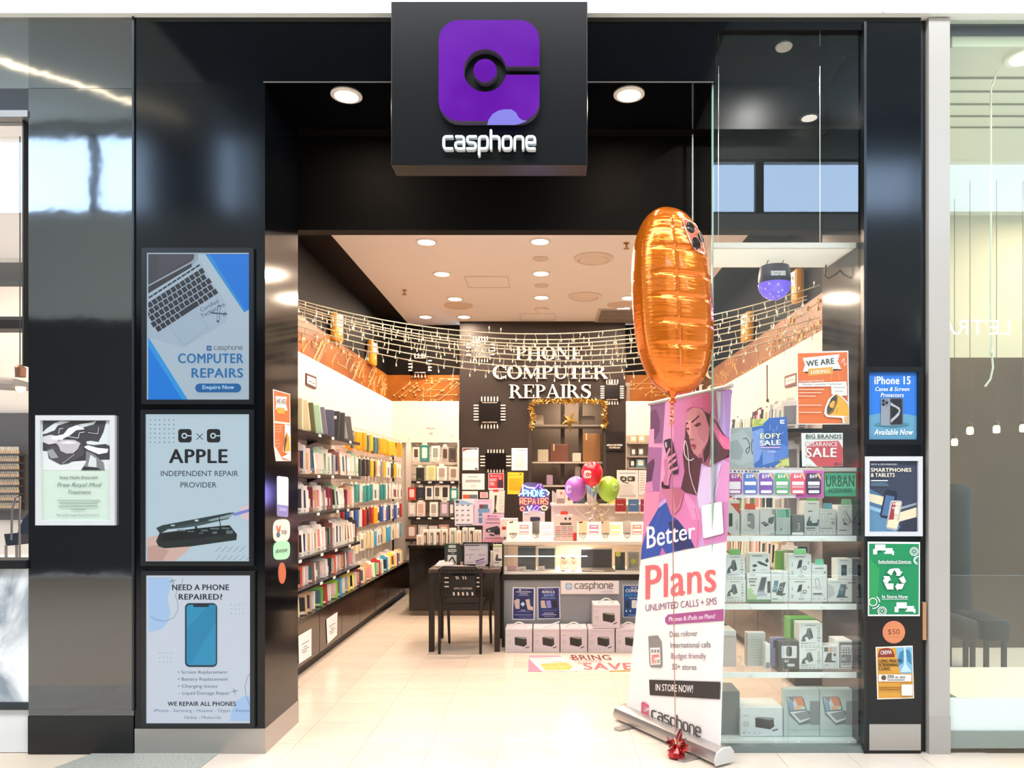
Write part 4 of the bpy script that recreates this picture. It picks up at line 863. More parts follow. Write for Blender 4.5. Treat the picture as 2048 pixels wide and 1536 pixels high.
rows = [  # niche goods: rect in the crop, colour, inner art, words
 (150,322,228,475,'#ece2d8','#5a4034','white boxed case with brown window'),(238,296,342,495,'#1f7f7c','#ece6df','turquoise boxed case'),(370,306,468,482,'#f2ece6','#8f9a90','white boxed clear case'),(492,318,572,492,'#b9aca6','#4a3f3a','grey boxed case'),(578,330,664,498,'#4d453f','#3a332f','dark grey hanging case'),
 (190,562,282,716,'#27302b','#1d2420','black green boxed case'),(310,536,422,716,'#d9d6a8','#b9be86','pale yellow green case pack'),(434,544,552,716,'#f0e9e3','#a4948c','white boxed case with grey window'),(578,556,686,716,'#dccfc4','#8d7a70','beige boxed case')]
rows2 = [(92,796,188,946,'#c0322f','#e6cfc8','red boxed case'),(196,796,292,946,'#22262f','#2e3440','navy boxed case'),(298,780,390,942,'#f0e9e3','#3d434c','white boxed case with dark window'),(400,774,480,940,'#efe7e0','#5a5753','white boxed case with three marks'),(482,768,584,956,'#e9e2da','#2d2c2b','white boxed case with black window'),(590,810,684,956,'#24858a','#ece8e4','turquoise boxed case with white tag'),
 (98,978,184,1140,'#cfc9c2','#e9e4de','grey boxed case with pale window'),(196,968,296,1140,'#e5d3cb','#caa79c','blush boxed case'),(350,970,446,1142,'#f1ebe5','#a89e98','white boxed accessory'),(474,970,574,1140,'#9a8f90','#d9c3d8','grey boxed case with lilac window'),(580,975,640,1140,'#4a4948','#d8d4d0','dark boxed case half hidden')]
def niche(lst, lab):
    for i, (a, b, c, d, c1, c2, wd) in enumerate(lst):
        u0, v0 = zn(a, b); u1, v1 = zn(c, d)
        pbox('boxed_phone_case', '%s, %s in %s of the back display' % (wd, ordw(i % 5 if lab == 'upper rows' else i % 6), lab), 'phone case box', u0, v0, u1, v1, NY+.02, .05, c1, case_art(c2), group='cases in the back display', tab='#e9e4de' if i % 2 else None)
niche(rows, 'upper rows'); niche(rows2, 'lower rows')
for v, nm, ua in ((962, 'upper', 823), (1034, 'lower', 817), (1078, 'lowest', 811)):
    z = fz(v, NY); o = thing('shelf', '%s black shelf of the back display niche' % nm, 'shelf', (-1.6, 10.55, z-.04))
    MB().box((fx(ua, NY), NY-.02, z-.035), (fx(917, NY), 10.8, z), SHM, .003).build('board', o)
    for k in range(4): MB().box((-1.85+k*.16, NY-.023, z-.03), (-1.8+k*.16, NY-.02, z-.008), M('#efe9e6')).build('price_tag', o)
o = thing('display_pegs', 'steel pegs carrying the top row of cases in the back display', 'hooks', (-1.6, 10.6, fz(890, 10.5))); m = MB()
for a, b, c, d, *_ in rows[:5]+rows[5:9]:
    u, v = zn((a+c)/2, b); q = P(u, v, NY+.05); m.tube([(q.x, 10.8, q.z+.042), (q.x, NY+.03, q.z+.042)], .004, M('#ccc4bb', .3, metal=.5), 4)
m.build('peg', o, kind='stuff')
# --- back counter, glossy black
CT = .83; o = thing('back_counter', 'long glossy black counter in front of the back display', 'counter', (-1.08, 9.4, 0))
MB().box((fx(818, 8.66), 8.66, .06), (-.5, 10.4, CT-.03), M('#120d0b', .12), .004).build('body', o)
MB().box((fx(818, 8.66)+.03, 8.7, 0), (-.52, 10.35, .06), M('#8f7f70', .4)).build('plinth', o)
MB().box((fx(816, 8.66), 8.64, CT-.03), (-.48, 10.42, CT), M('#1a1716', .12), .003).build('worktop', o)
bands = [(195,1360,262,1520,'#c9a98f'),(268,1296,334,1512,'#7d5a3c'),(342,1298,410,1512,'#6e7d86'),(414,1292,484,1512,'#6d5136'),(490,1292,560,1512,'#7c6a4a'),(582,1278,662,1500,'#8e9a80'),(666,1306,722,1500,'#e7c9a0'),(736,1274,800,1440,'#9aa09c'),(812,1274,878,1440,'#5c584e'),(886,1300,916,1440,'#c8b7a8'),(922,1302,960,1440,'#b7a79c')]
for i, (a, b, c, d, c2) in enumerate(bands):
    u0, v0 = zn(a, b); u1, v1 = zn(c, d)
    def art(p, a_, b_, c_, d_, c2=c2):
        w_, h = c_-a_, d_-b_; p.rrect(a_+w_*.25, b_+h*.14, c_-w_*.2, d_-h*.12, w_*.2, c2); p.rect(a_+w_*.32, b_+h*.3, a_+w_*.55, d_-h*.3, '#d8c8b8')
    pbox('watch_band_box', 'slim white watch band box, %s from the left on the back counter' % ordw(i), 'box', u0, v0, u1, 1097, 8.72+.02*(i % 2), .05, '#f2ebe2', art, z0=CT+.001, group='slim band boxes on the back counter')
for i, (a, b, c, d, c1, wd) in enumerate(((80,1240,196,1420,'#9a6f66','maroon clear pack'),(212,1240,326,1320,'#b9b2ae','grey clear pack'),(338,1250,442,1320,'#d5cdc6','white flat pack'),(458,1236,574,1310,'#c79a8a','rose pack'))):
    u0, v0 = zn(a, b); u1, v1 = zn(c, d); pbox('boxed_phone_case', '%s on the lowest shelf of the back display, above the counter' % wd, 'phone case box', u0, v0, u1, 1078, NY+.02, .06, c1, case_art('#ded2ca'), z0=fz(1078, NY)+.001, group='packs on the lowest niche shelf')
# --- printed sheets on the dark centre wall
CW = front(10.748)
def sheet(label, q, col, z=ZN, t=.004, pl=CW, name='notice', cat='notice', **kw): return quad_thing(name, label, cat, pl, q, z, col, t, **kw)
o, p = sheet('white letter with a black letterhead, top left on the dark back wall', R4(738, 328, 928, 592), '#efe8ea'); p.poly([(742,334),(915,334),(915,350),(860,345),(780,355),(746,378)], '#3d3438').poly([(742,342),(790,350),(746,372)], '#a33a48').bars(768, 378, 900, 1, 1, 4, '#b0a6a8').rect(738, 440, 928, 490, '#d9cfd6').poly([(890,560),(915,575),(915,585),(888,585)], '#2b2628').bars(765, 538, 790, 1, 1, 4, '#8a8082').build('print', o)
o, p = sheet('white typed letter right of the chip plate on the dark back wall', R4(1318, 332, 1508, 596), '#f1e8ea'); p.bars(1390, 355, 1488, 1, 10, 6, '#7d7478', 0).bars(1342, 390, 1485, 12, 16, 5, '#c4babd', .3, True).build('print', o)
o, p = sheet('white landscape notice low on the dark back wall', R4(734, 634, 998, 824), '#efe6e8'); p.bars(805, 668, 920, 1, 1, 6, '#5c5557', 0, True).bars(764, 708, 962, 2, 18, 8, '#6a6265', .1, True).bars(835, 768, 900, 2, 18, 4, '#9a9193', .1, True).build('print', o)
o, p = sheet('red poster with a person photograph on the dark back wall', R4(1044, 628, 1228, 826), '#f0dfe2'); p.rect(1050, 634, 1224, 806, '#b93347').rect(1072, 652, 1088, 668, '#f4e6e8').text('casphone', 1145, 666, 12, '#f4e6e8', 'c', 1, w=100).bars(1058, 694, 1140, 2, 18, 8, '#f1dfe2', .1).bars(1062, 736, 1120, 3, 14, 7, '#efd6da', .2).poly([(1150,800),(1150,730),(1170,700),(1175,672),(1190,668),(1205,690),(1218,740),(1220,804)], '#3a2230').disc(1186, 690, 14, '#c58f86', 18).build('print', o)
o, p = sheet('yellow permit sheet on the dark back wall left of the shelves opening', [(1272,616),(1460,620),(1456,880),(1268,876)], '#efc02c'); p.bars(1285, 650, 1440, 1, 10, 6, '#a88418').poly([(1290,690),(1445,680),(1445,840),(1282,836)], '#e0a814').bars(1292, 700, 1440, 8, 17, 6, '#c28e12', .1).rect(1415, 630, 1428, 652, '#3a3018').build('print', o)
o, p = sheet('small white card with a red and a grey picture on the dark back wall', R4(734, 840, 920, 1000), '#efe6e6'); p.rect(744, 882, 822, 930, '#c85a3e').rect(822, 882, 915, 930, '#5b6a78').build('print', o)
o, p = sheet('small pink card taped to the dark back wall', R4(946, 852, 1040, 922), '#e9b9c0'); p.bars(960, 868, 1030, 3, 16, 6, '#b0505e', .3).build('print', o)
# chip shaped plates with white pins
def chip(label, q, nh, nv, pl=CW, z=(900, 660, 4.518), txt=True, dx=0):
    a, b, c, d = q; o = thing('chip_plate', label, 'wall plate', pl.map(z[0]+(a+c)/2/z[2], z[1]+d/z[2]), 'chip shaped wall plates'); pw, ph = (c-a)*.16, (d-b)*.16
    pts = [pl.map(z[0]+x/z[2], z[1]+y/z[2], .035) for x, y in ((a+pw, b+ph*.9), (c-pw, b+ph*.9), (c-pw, d-ph*.9), (a+pw, d-ph*.9))]
    MB().prism(pts, (0, .033, 0), M('#120c0b', .2), M('#1a1412', .4)).build('plate', o); m = Pr(pl, z, off=.014, rough=.5)
    for i in range(nh):
        x = a+pw*1.25+(c-a-pw*2.5)*(i+.5)/nh
        m.line([(x, b+2), (x, b+ph*.85)], 11, '#e9dcd4').line([(x, d-2), (x, d-ph*.85)], 11, '#e9dcd4')
    for i in range(nv):
        y = b+ph*1.4+(d-b-ph*2.8)*(i+.5)/nv
        m.line([(a+2, y), (a+pw*.85, y)], 11, '#e9dcd4').line([(c-2, y), (c-pw*.85, y)], 11, '#e9dcd4')
    m.build('pin', o, kind='stuff', label='row of white chip pins')
    if txt:
        t = Pr(pl, z, off=.036); t.text('PHONE SCREEN REPAIRS', (a+c)/2, b+ph*1.25, 9, '#d8cac2', 'c', 2, w=(c-a)*.48).text('APPLE CERTIFIED', (a+c)/2, d-ph*1.1, 9, '#d8cac2', 'c', 2, w=(c-a)*.48); t.build('lettering', o)
chip('black chip shaped plate with white pins left of the tinsel framed opening', (216, 604, 500, 888), 6, 6)
chip('black chip shaped plate between the two white letters', (276, 1082, 548, 1285), 6, 4, txt=False)
chip('black chip shaped plate right of the large white lettering', (1362, 450, 1568, 672), 5, 6)
chip('black chip shaped plate behind the fairy lights, left of the white lettering', (150, 60, 400, 288), 6, 4)
chip('black chip shaped plate above the left brown band', (998, 560, 1198, 765), 4, 4, pl=front(10.94), z=(590, 580, 4.389))
o = thing('wall_plate', 'plain black plate with two lines of small white lettering, right of the opening', 'wall plate', CW.map(1230, 925))
MB().prism([CW.map(900+x/4.518, 660+y/4.518, .03) for x, y in ((1412, 920), (1570, 920), (1570, 1090), (1412, 1090))], (0, .028, 0), M('#15100e', .3)).build('plate', o)
p = Pr(CW, (900, 660, 4.518), off=.031); p.text('APPLE CERTIFIED', 1487, 1048, 16, '#efe4de', 'c', 2, w=145).text('TECHNICIAN', 1487, 1070, 14, '#efe4de', 'c', 2, w=104).build('lettering', o)
# --- raised serif lettering
def serif(ch):
    r = lambda a, b, c, d: [(a, b), (c, b), (c, d), (a, d)]
    def arc(cx, cy, ro, rh, ri, ri2, a0, a1, n=18):
        out = []
        for k in range(n):
            t0, t1 = [math.radians(a0+(a1-a0)*(k+e)/n) for e in (0, 1)]
            out.append([(cx+ro*math.cos(t0), cy+rh*math.sin(t0)), (cx+ro*math.cos(t1), cy+rh*math.sin(t1)), (cx+ri*math.cos(t1), cy+ri2*math.sin(t1)), (cx+ri*math.cos(t0), cy+ri2*math.sin(t0))])
        return out
    st = lambda x, w=.17: [r(x, 0, x+w, 1), r(x-.09, 0, x+w+.09, .045), r(x-.09, .955, x+w+.09, 1)]
    bowl = lambda x, cy, rh, ro: arc(x, cy, ro, rh, ro-.17, rh-.05, -90, 90)
    if ch == 'I': return st(.1), .37
    if ch == 'P': return st(.1)+bowl(.26, .73, .27, .42), .72
    if ch == 'R': return st(.1)+bowl(.26, .74, .26, .4)+[[(.36, .5), (.54, .5), (.86, .045), (.66, .045)], r(.62, 0, .9, .045)], .92
    if ch == 'H': return st(.1)+st(.66)+[r(.2, .47, .7, .53)], .94
    if ch == 'E': return st(.1)+[r(.1, 0, .7, .05), r(.1, .95, .68, 1), r(.2, .48, .52, .53), r(.64, .0, .72, .24), r(.62, .76, .69, 1), r(.49, .38, .54, .64)], .76
    if ch == 'N': return [r(.14, 0, .2, 1), r(.03, 0, .31, .045), [(.05, 1), (.26, 1), (.86, .0), (.72, .0)], r(.78, 0, .85, 1), r(.67, .955, .96, 1)], .98
    if ch == 'M': return [r(.12, 0, .18, 1), r(.02, 0, .29, .045), [(.05, 1), (.28, 1), (.62, .12), (.5, .0)], [(.5, .0), (.56, .0), (.92, 1), (.84, 1)], r(.86, 0, 1.03, 1), r(.78, 0, 1.12, .045), r(.84, .955, 1.12, 1), r(.02, .955, .2, 1)], 1.14
    if ch == 'T': return [r(.28, 0, .46, 1), r(.18, 0, .56, .045), r(.02, .95, .72, 1), r(.02, .74, .07, 1), r(.67, .74, .72, 1)], .74
    if ch == 'U': return [r(.1, .3, .27, 1), r(.0, .955, .37, 1), r(.73, .3, .79, 1), r(.62, .955, .89, 1)]+arc(.445, .32, .345, .34, .2, .28, 180, 360), .9
    if ch == 'O': return arc(.46, .5, .45, .53, .25, .47, 0, 360, 28), .92
    if ch == 'C': return arc(.46, .5, .45, .53, .25, .47, 42, 318, 24)+[r(.76, .66, .82, 1.02), r(.76, 0, .82, .26)], .86
    if ch == 'A': return [[(.06, 0), (.14, 0), (.47, 1.02), (.4, 1.02)], [(.36, 1.02), (.48, 1.02), (.86, 0), (.66, 0)], r(.22, .3, .66, .36), r(0, 0, .26, .045), r(.56, 0, .94, .045)], .94
    if ch == 'S':
        pts = [(.62, .82), (.56, .93), (.42, .99), (.26, .97), (.15, .87), (.15, .72), (.26, .61), (.42, .52), (.56, .42), (.6, .28), (.54, .12), (.4, .02), (.24, .03), (.12, .14), (.08, .26)]; out = []
        wv = [.05, .05, .06, .1, .15, .17, .19, .2, .19, .17, .15, .1, .06, .05, .05]
        for i in range(len(pts)-1):
            (a, b), (c, d) = pts[i], pts[i+1]; L_ = math.hypot(c-a, d-b); nx, ny = -(d-b)/L_, (c-a)/L_; w1, w2 = wv[i]/2, wv[i+1]/2
            out.append([(a+nx*w1, b+ny*w1), (c+nx*w2, d+ny*w2), (c-nx*w2, d-ny*w2), (a-nx*w1, b-ny*w1)])
            out.append([(c+w2*math.cos(k*math.pi/4), d+w2*math.sin(k*math.pi/4)) for k in range(8)])
        return out+[r(.6, .72, .66, 1.0), r(.05, 0, .11, .3)], .72
    return [], .4
for t_, ua, ub, vb, vt, wd in (('PHONE', 1031, 1166, 719, 693, 'top'), ('COMPUTER', 985, 1217, 757, 731, 'middle'), ('REPAIRS', 1018, 1183, 796, 769, 'bottom')):
    o = thing('raised_lettering', '%s line of large white serif letters on the dark back wall' % wd, 'sign', CW.map((ua+ub)/2, vb, .05), 'white serif lettering'); gl = [serif(c) for c in t_]; Wt = sum(w_ for _, w_ in gl); k = (ub-ua)/Wt; x = ua
    for c, (ps, w_) in zip(t_, gl):
        m = MB()
        for qi, q in enumerate(ps): m.prism([CW.map(x+a*k, vb-b*(vb-vt), .055+qi*.0002) for a, b in q], (0, .053, 0), M('#f6ece4', .5), M('#d8c6ba', .5))
        m.build('letter', o); x += w_*k
# --- opening to the storeroom with shelves
SRM = M('#8f8175', .8)
struct(MB().box((DX0-.5, 11.9, .9), (DX1+.5, 12, 3), SRM), 'wall_storeroom_back'); struct(MB().box((DX0-.5, 10.9, .9), (DX0-.45, 11.9, 3), SRM), 'wall_storeroom_left'); struct(MB().box((DX1+.36, 10.9, .9), (DX1+.41, 11.9, 3), SRM), 'wall_storeroom_right'); struct(MB().box((DX0-.5, 10.9, 3), (DX1+.41, 12, 3.05), M('#a3968a', .8)), 'ceiling_storeroom'); struct(MB().box((DX0-.5, 10.9, .8), (DX1+.41, 12, .9), M('#443a36', .8)), 'floor_storeroom')
lamp_at('storeroom_fill', (.4, 11.5, 2.95), 10, .3)  # added fill light without a fitting, brightens the storeroom
MBD = M('#2a211e', .5)
of = struct(MB().box((DX0-.05, CYB-.012, DZ0), (DX0, CYB, DZ1+.05), MBD).box((DX1, CYB-.012, DZ0), (DX1+.05, CYB, DZ1+.05), MBD).box((DX0, CYB-.012, DZ1), (DX1, CYB, DZ1+.05), MBD), 'trim_opening')
ZQ = (900, 660, 4.518)
def zq(x, y): return 900+x/4.518, 660+y/4.518
sh = thing('storage_rack', 'grey shelf rack in the storeroom seen through the tinsel framed opening', 'rack', (.3, 11.2, 1.3))
for y in (855, 1190, 1402):
    v = zq(0, y)[1]; z = fz(v, 11.0); MB().box((DX0-.35, 11.0, z-.025), (DX1+.3, 11.5, z), M('#b8b0a8', .3)).build('board', sh)
for x in (1018, 1180): u = zq(x, 0)[0]; MB().box((fx(u-4, 11.45), 11.45, .9), (fx(u+4, 11.45), 11.49, 2.9), M('#6d625c', .5)).build('upright', sh)
def zbase(y): return fz(zq(0, y)[1], 11.0)
for a, b, c, y0, col, wd in ((770, 770, 845, 855, '#c9bca8', 'crumpled cream bag on the upper storeroom shelf'), (1190, 775, 1310, 855, '#6f655e', 'grey carton on the upper storeroom shelf'), (790, 1080, 890, 1190, '#b8ae98', 'pale green paper pile on the middle storeroom shelf'), (905, 1030, 1075, 1190, '#6a4030', 'brown cardboard box on the middle storeroom shelf'), (1105, 1110, 1185, 1190, '#c8bfae', 'white plastic tray on the middle storeroom shelf'), (1198, 935, 1365, 1190, '#8a5f34', 'tall tan cardboard box on the middle storeroom shelf'), (870, 1310, 930, 1402, '#9a7f98', 'small violet carton on the lower storeroom shelf'), (1128, 1235, 1180, 1402, '#7d7672', 'grey carton on the lower storeroom shelf')):
    u0, v0 = zq(a, b); u1, _ = zq(c, y0)
    o = pbox('storage_box', wd, 'box', u0, v0, u1, v0+5, 11.06, .25, col, z0=zbase(y0)+.001, bev=.012)
    if 'tan' in wd or 'brown' in wd:
        z1 = fz(v0, 11.06); MB().box((fx(u0+6, 11.06), 11.055, z1-.1), (fx(u0+9, 11.06), 11.06, z1), M('#c9b48e', .4)).build('tape', o)
# gold tinsel around the opening
GOLD = M('#d8b25a', .22, metal=.9); GOLD2 = M('#f0dc9a', .25, metal=.8); GOLD3 = M('#a97f2c', .25, metal=.9)
o = thing('tinsel_garland', 'gold tinsel garland hung around the top of the storeroom opening', 'garland', CW.map(1140, 805)); rr = random.Random(3)
path = [zq(*q) for q in ((740,890),(745,830),(760,780),(735,730),(730,690),(760,650),(850,645),(950,640),(1050,645),(1150,640),(1250,645),(1350,650),(1405,655),(1400,720),(1400,780),(1410,840),(1385,880))]
m = MB()
for (a, b), (c, d) in zip(path, path[1:]):
    n = max(8, int(math.hypot(c-a, d-b)*5.5))
    for k in range(n):
        t_ = rr.random(); q = CW.map(a+(c-a)*t_, b+(d-b)*t_, .085+rr.uniform(-.025, .04)); v1 = Vector((rr.uniform(-1, 1), rr.uniform(-1, 1), rr.uniform(-1, 1))).normalized()*rr.uniform(.03, .062); v2 = Vector((rr.uniform(-1, 1), rr.uniform(-.5, .5), rr.uniform(-1, 1))).normalized()*.009
        m.add([q-v2, q+v2, q+v1+v2*.6, q+v1-v2*.6], [(0, 1, 2, 3)], rr.choice((GOLD, GOLD, GOLD2, GOLD3)))
m.build('strand', o, kind='stuff')
MB().tube([CW.map(a, b, .085) for a, b in path], .012, GOLD3, 5).build('core', o)
o = thing('paper_star', 'gold five pointed star hanging in front of the storeroom opening', 'ornament', CW.map(1140, 870, .12)); c_ = zq(1065, 815)
tips = [zq(*q) for q in ((1130, 728), (1185, 838), (1090, 940), (1005, 858), (1025, 765))]; m = MB(); ctr = CW.map(*zq(1072, 820), .3); R_ = [CW.map(*t, .24) for t in tips]
inn = []
for i in range(5):
    a, b = tips[i], tips[(i+1) % 5]; mx, my = (a[0]+b[0])/2, (a[1]+b[1])/2; inn.append(CW.map(c_[0]+(mx-c_[0])*.42, c_[1]+(my-c_[1])*.42, .24))
for i in range(5): m.add([ctr, R_[i], inn[i]], [(0, 1, 2)], GOLD2).add([ctr, inn[i-1], R_[i]], [(0, 1, 2)], GOLD)
bk = CW.map(*zq(1072, 820), .2)
for i in range(5): m.add([bk, R_[i], inn[i]], [(0, 2, 1)], GOLD).add([bk, inn[i-1], R_[i]], [(0, 2, 1)], GOLD)
m.build('star', o); MB().tube([R_[0], CW.map(*zq(1110, 650), .08)], .002, GOLD, 4).build('thread', o)
# right back display (mostly hidden by the banner)
o = thing('wall_shelf_unit', 'grey shelf unit at the back right, partly behind the roll-up banner', 'shelf', (1.6, 10.5, 1.2))
for v in (885, 912, 935, 960): z = fz(v, 10.4); MB().box((fx(1257, 10.4), 10.4, z-.02), (2.1, 10.68, z), M('#8d857e', .4)).build('board', o)
MB().box((fx(1257, 10.4), 10.64, fz(962, 10.4)), (2.1, 10.68, fz(868, 10.4)), M('#a59b92', .5)).build('back_board', o)
for i, (a, b, c, d, col) in enumerate(((1260, 872, 1274, 885, '#c9a684'), (1276, 870, 1290, 885, '#cba988'), (1262, 897, 1272, 912, '#4a4a4c'), (1276, 896, 1288, 912, '#5a5c5e'), (1260, 920, 1270, 935, '#2f3236'), (1272, 918, 1290, 935, '#4f7f96'))):
    pbox('small_carton', 'small carton on the back right shelf unit, %s of six' % ordw(i), 'box', a, b, c, d-.6, 10.44, .1, col, case_art('#e0d8d0'), z0=fz(d, 10.4)+.001, group='cartons on the back right shelf unit')
# ================================================================ desk, chair and display counter
BW = M('#241a17', .35); BM = M('#1d1513', .45)
dx0, dx1, dy0, dy1, dz = fx(857, 6.82), -.437, 6.80, 7.46, .764
o = thing('desk', 'small black-brown desk with square legs in front of the back counter', 'desk', ((dx0+dx1)/2, (dy0+dy1)/2, 0))
MB().box((dx0, dy0, dz-.035), (dx1, dy1, dz), M('#4a382f', .22), .003).build('tabletop', o)
for x in (dx0+.004, dx1-.054):
    for y in (dy0+.004, dy1-.054): MB().box((x, y, 0), (x+.05, y+.05, dz-.035), BW, .003).build('leg', o)
m = MB().box((dx0+.054, dy0+.01, dz-.1), (dx1-.054, dy0+.03, dz-.035), BW).box((dx0+.01, dy0+.054, dz-.1), (dx0+.03, dy1-.054, dz-.035), BW).box((dx1-.03, dy0+.054, dz-.1), (dx1-.01, dy1-.054, dz-.035), BW).box((dx0+.054, dy1-.03, dz-.1), (dx1-.054, dy1-.01, dz-.035), BW); m.build('apron', o)
# chair, back to the viewer
cx0, cx1, cyb, cyf = -.985, -.61, 6.70, 7.12
o = thing('desk_chair', 'dark brown chair with a mesh back pushed up to the small desk', 'chair', ((cx0+cx1)/2, 6.9, 0))
for x in (cx0, cx1): MB().tube([(x, cyb+.02, 0), (x, cyb+.05, .45), (x*.985 if x > -.8 else x*.99, cyb-.02, .79)], [.013, .016, .013], BM, 8).build('leg', o, True)
for x in (cx0+.03, cx1+.06): MB().tube([(x, cyf+.06, 0), (x-.005, cyf-.02, .43)], [.012, .016], BM, 8).build('leg', o, True)
MB().box((cx0+.015, cyb+.06, .43), (cx1+.03, cyf, .458), BM, .012).build('seat', o)
MB().box((cx0+.02, cyb+.07, .39), (cx1+.02, cyb+.09, .43), BM).box((cx0+.02, cyf-.05, .39), (cx1+.02, cyf-.03, .43), BM).build('seat_rail', o)
m = MB(); m.tube([(cx0, cyb-.012, .72), (cx0+.012, cyb-.02, .775), (cx0+.04, cyb-.02, .795), (cx1-.04, cyb-.02, .795), (cx1-.012, cyb-.02, .775), (cx1, cyb-.012, .72)], .015, BM, 8); m.build('top_rail', o, True)
m = MB()
for k in range(13): x = cx0+.02+(cx1-cx0-.04)*k/12; m.box((x-.004, cyb-.008, .52), (x+.004, cyb-.002, .79), BM)
for k in range(9): z = .53+.03*k; m.box((cx0+.01, cyb-.008, z-.007), (cx1-.01, cyb-.001, z+.007), BM)
m.build('mesh_back', o)
ch = thing('chip_plate', 'black chip shaped plate with white pins hung on the chair back', 'wall plate', ((cx0+cx1)/2, cyb-.03, .47))
cp = front(cyb-.022); ZO = (800, 1040, 5.296); q_ = lambda x, y: (800+x/5.296, 1040+y/5.296)
MB().prism([cp.map(*q_(x, y), .012) for x, y in ((528, 590), (800, 590), (800, 810), (528, 810))], (0, .012, 0), M('#120d0b', .4)).build('plate', ch)
p = Pr(cp, ZO, off=.0125)
for x in (568, 617, 665, 711, 765): p.line([(x, 765), (x+4, 800)], 18, '#d9cdc2', False)
for y in (612, 660, 705): p.line([(470, y), (516, y)], 13, '#cfc3b8', False).line([(812, y), (842, y)], 13, '#cfc3b8', False)
for x in (592, 610, 665, 690): p.line([(x, 596), (x+10, 628)], 10, '#cfc3b8', False)
p.text('APPLE CERTIFIED', 668, 735, 20, '#b9ada3', 'c', 2, w=195); p.build('print', ch)
# things on the desk
def desk_box(*a, **k): return pbox(*a, z0=dz+.001, **k)
def art_guard(p, a, b, c, d):
    w_, h = c-a, d-b; p.rrect(a+w_*.25, b+h*.07, c-w_*.25, b+h*.2, 3, '#cfe3da').bars(a+w_*.22, b+h*.26, c-w_*.22, 2, 3.4, 2, '#dfe6e4', .05, True).rect(a+w_*.42, b+h*.43, c-w_*.35, b+h*.46, '#c8d0ce').rect(a+w_*.2, b+h*.52, c-w_*.22, d-1, '#e8ecec').line([(a+w_*.28, d-8), (a+w_*.5, b+h*.62), (c-w_*.3, d-5)], 3, '#33403f')
desk_box('product_box', 'dark green carton standing at the back left of the desk', 'box', 889, 1087, 920, 1131, 7.2, .05, '#38433f', art_guard)
o = thing('photo_frame', 'black picture frame with a printed price sheet on the desk', 'frame', (fx(952, 7.1), 7.1, dz))
fr = front(7.1); a, b, c, d = q_(668, 236)+q_(948, 486); x0, x1, z1 = fx(a, 7.1), fx(c, 7.1), fz(b, 7.1); z0 = dz+.001; m = MB()
for p0, p1 in (((x0, z0), (x0+.012, z1)), ((x1-.012, z0), (x1, z1)), ((x0, z0), (x1, z0+.012)), ((x0, z1-.012), (x1, z1))): m.box((p0[0], 7.09, p0[1]), (p1[0], 7.115, p1[1]), M('#15110f', .3))
m.build('frame', o); MB().box((x0+.012, 7.1, z0+.012), (x1-.012, 7.11, z1-.012), M('#e3dde6', .4)).build('sheet', o)
MB().prism([(x0+.05, 7.115, z1-.05), (x1-.05, 7.115, z1-.05), (x1-.05, 7.22, z0), (x0+.05, 7.22, z0)], (0, .005, 0), M('#15110f', .4)).build('easel_back', o)
p = Pr(fr, ZO, off=.0015); p.bars(690, 266, 840, 1, 1, 8, '#5a5560', 0).bars(730, 310, 850, 1, 1, 5, '#a39ca8', 0).bars(690, 360, 790, 2, 12, 4, '#aaa3af', .3).bars(830, 360, 920, 2, 12, 4, '#aaa3af', .3).rect(738, 388, 744, 412, '#8f8894').bars(690, 440, 790, 2, 10, 3, '#b0a9b5', .3); p.build('print', o)
o = thing('card_holder', 'clear card holder with violet and white cards on the desk', 'card holder', (fx(962, 6.95), 6.95, dz)); pc = front(6.95)
MB().box((fx(951, 6.95), 6.95, dz+.001), (fx(972, 6.95), 6.99, fz(1124, 6.95)), ACRYL).build('holder', o)
MB().prism([pc.map(*q_(x, y), -.02) for x, y in ((800, 440), (890, 405), (905, 470), (905, 490), (805, 490))], (0, .008, 0), M('#d8d2e2', .4)).build('card', o)
p = Pr(pc, ZO, off=-.0195); p.poly([(800, 432), (892, 403), (896, 412), (802, 444)], '#6c3f86').poly([(802, 450), (905, 432), (907, 438), (804, 460)], '#9a6aa8').poly([(810, 470), (905, 448), (905, 452), (812, 478)], '#7a5a8a'); p.build('print', o)
def art_holder(p, a, b, c, d):
    w_, h = c-a, d-b; p.rect(a, b, c, b+h*.1, '#9fc06a').bars(a+w_*.1, b+h*.2, a+w_*.7, 2, 3, 1.2, '#b9b0a8', .3).poly([(a+w_*.25, d-h*.34), (a+w_*.35, b+h*.45), (a+w_*.55, b+h*.43), (a+w_*.55, d-h*.38), (a+w_*.95, d-h*.36), (a+w_*.9, d-h*.26), (a+w_*.3, d-h*.26)], '#4b4a48').bars(a+w_*.1, d-h*.2, a+w_*.7, 1, 1, 1.6, '#77706a', 0)
desk_box('product_box', 'white and green charger carton at the right end of the desk', 'box', 986, 1090, 1004.5, 1133, 7.0, .07, '#ece6de', art_holder)
desk_box('product_box', 'slim white and amber carton beside the charger carton on the desk', 'box', 981, 1103, 986, 1134, 7.02, .06, '#e9dfce')
o = thing('paper_pile', 'pile of grey and pink leaflets on the left of the desk', 'papers', (fx(885, 7.05), 7.0, dz)); hh = 0
for k, (a, b, c, d, col, an) in enumerate(((870, 1134, 903, 1126, '#b9b3b6', 3), (873, 1133, 905, 1125, '#cfc8cb', -5), (879, 1131, 902, 1126, '#d9bdb8', 8))):
    q = [PF(a, b, dz), PF(c, b, dz), PF(c+3, d, dz), PF(a+6, d, dz)]
    MB().prism([x+Vector((0, 0, .002+.009*k)) for x in q], (0, 0, .008), M(col, .5)).build('leaflet', o)
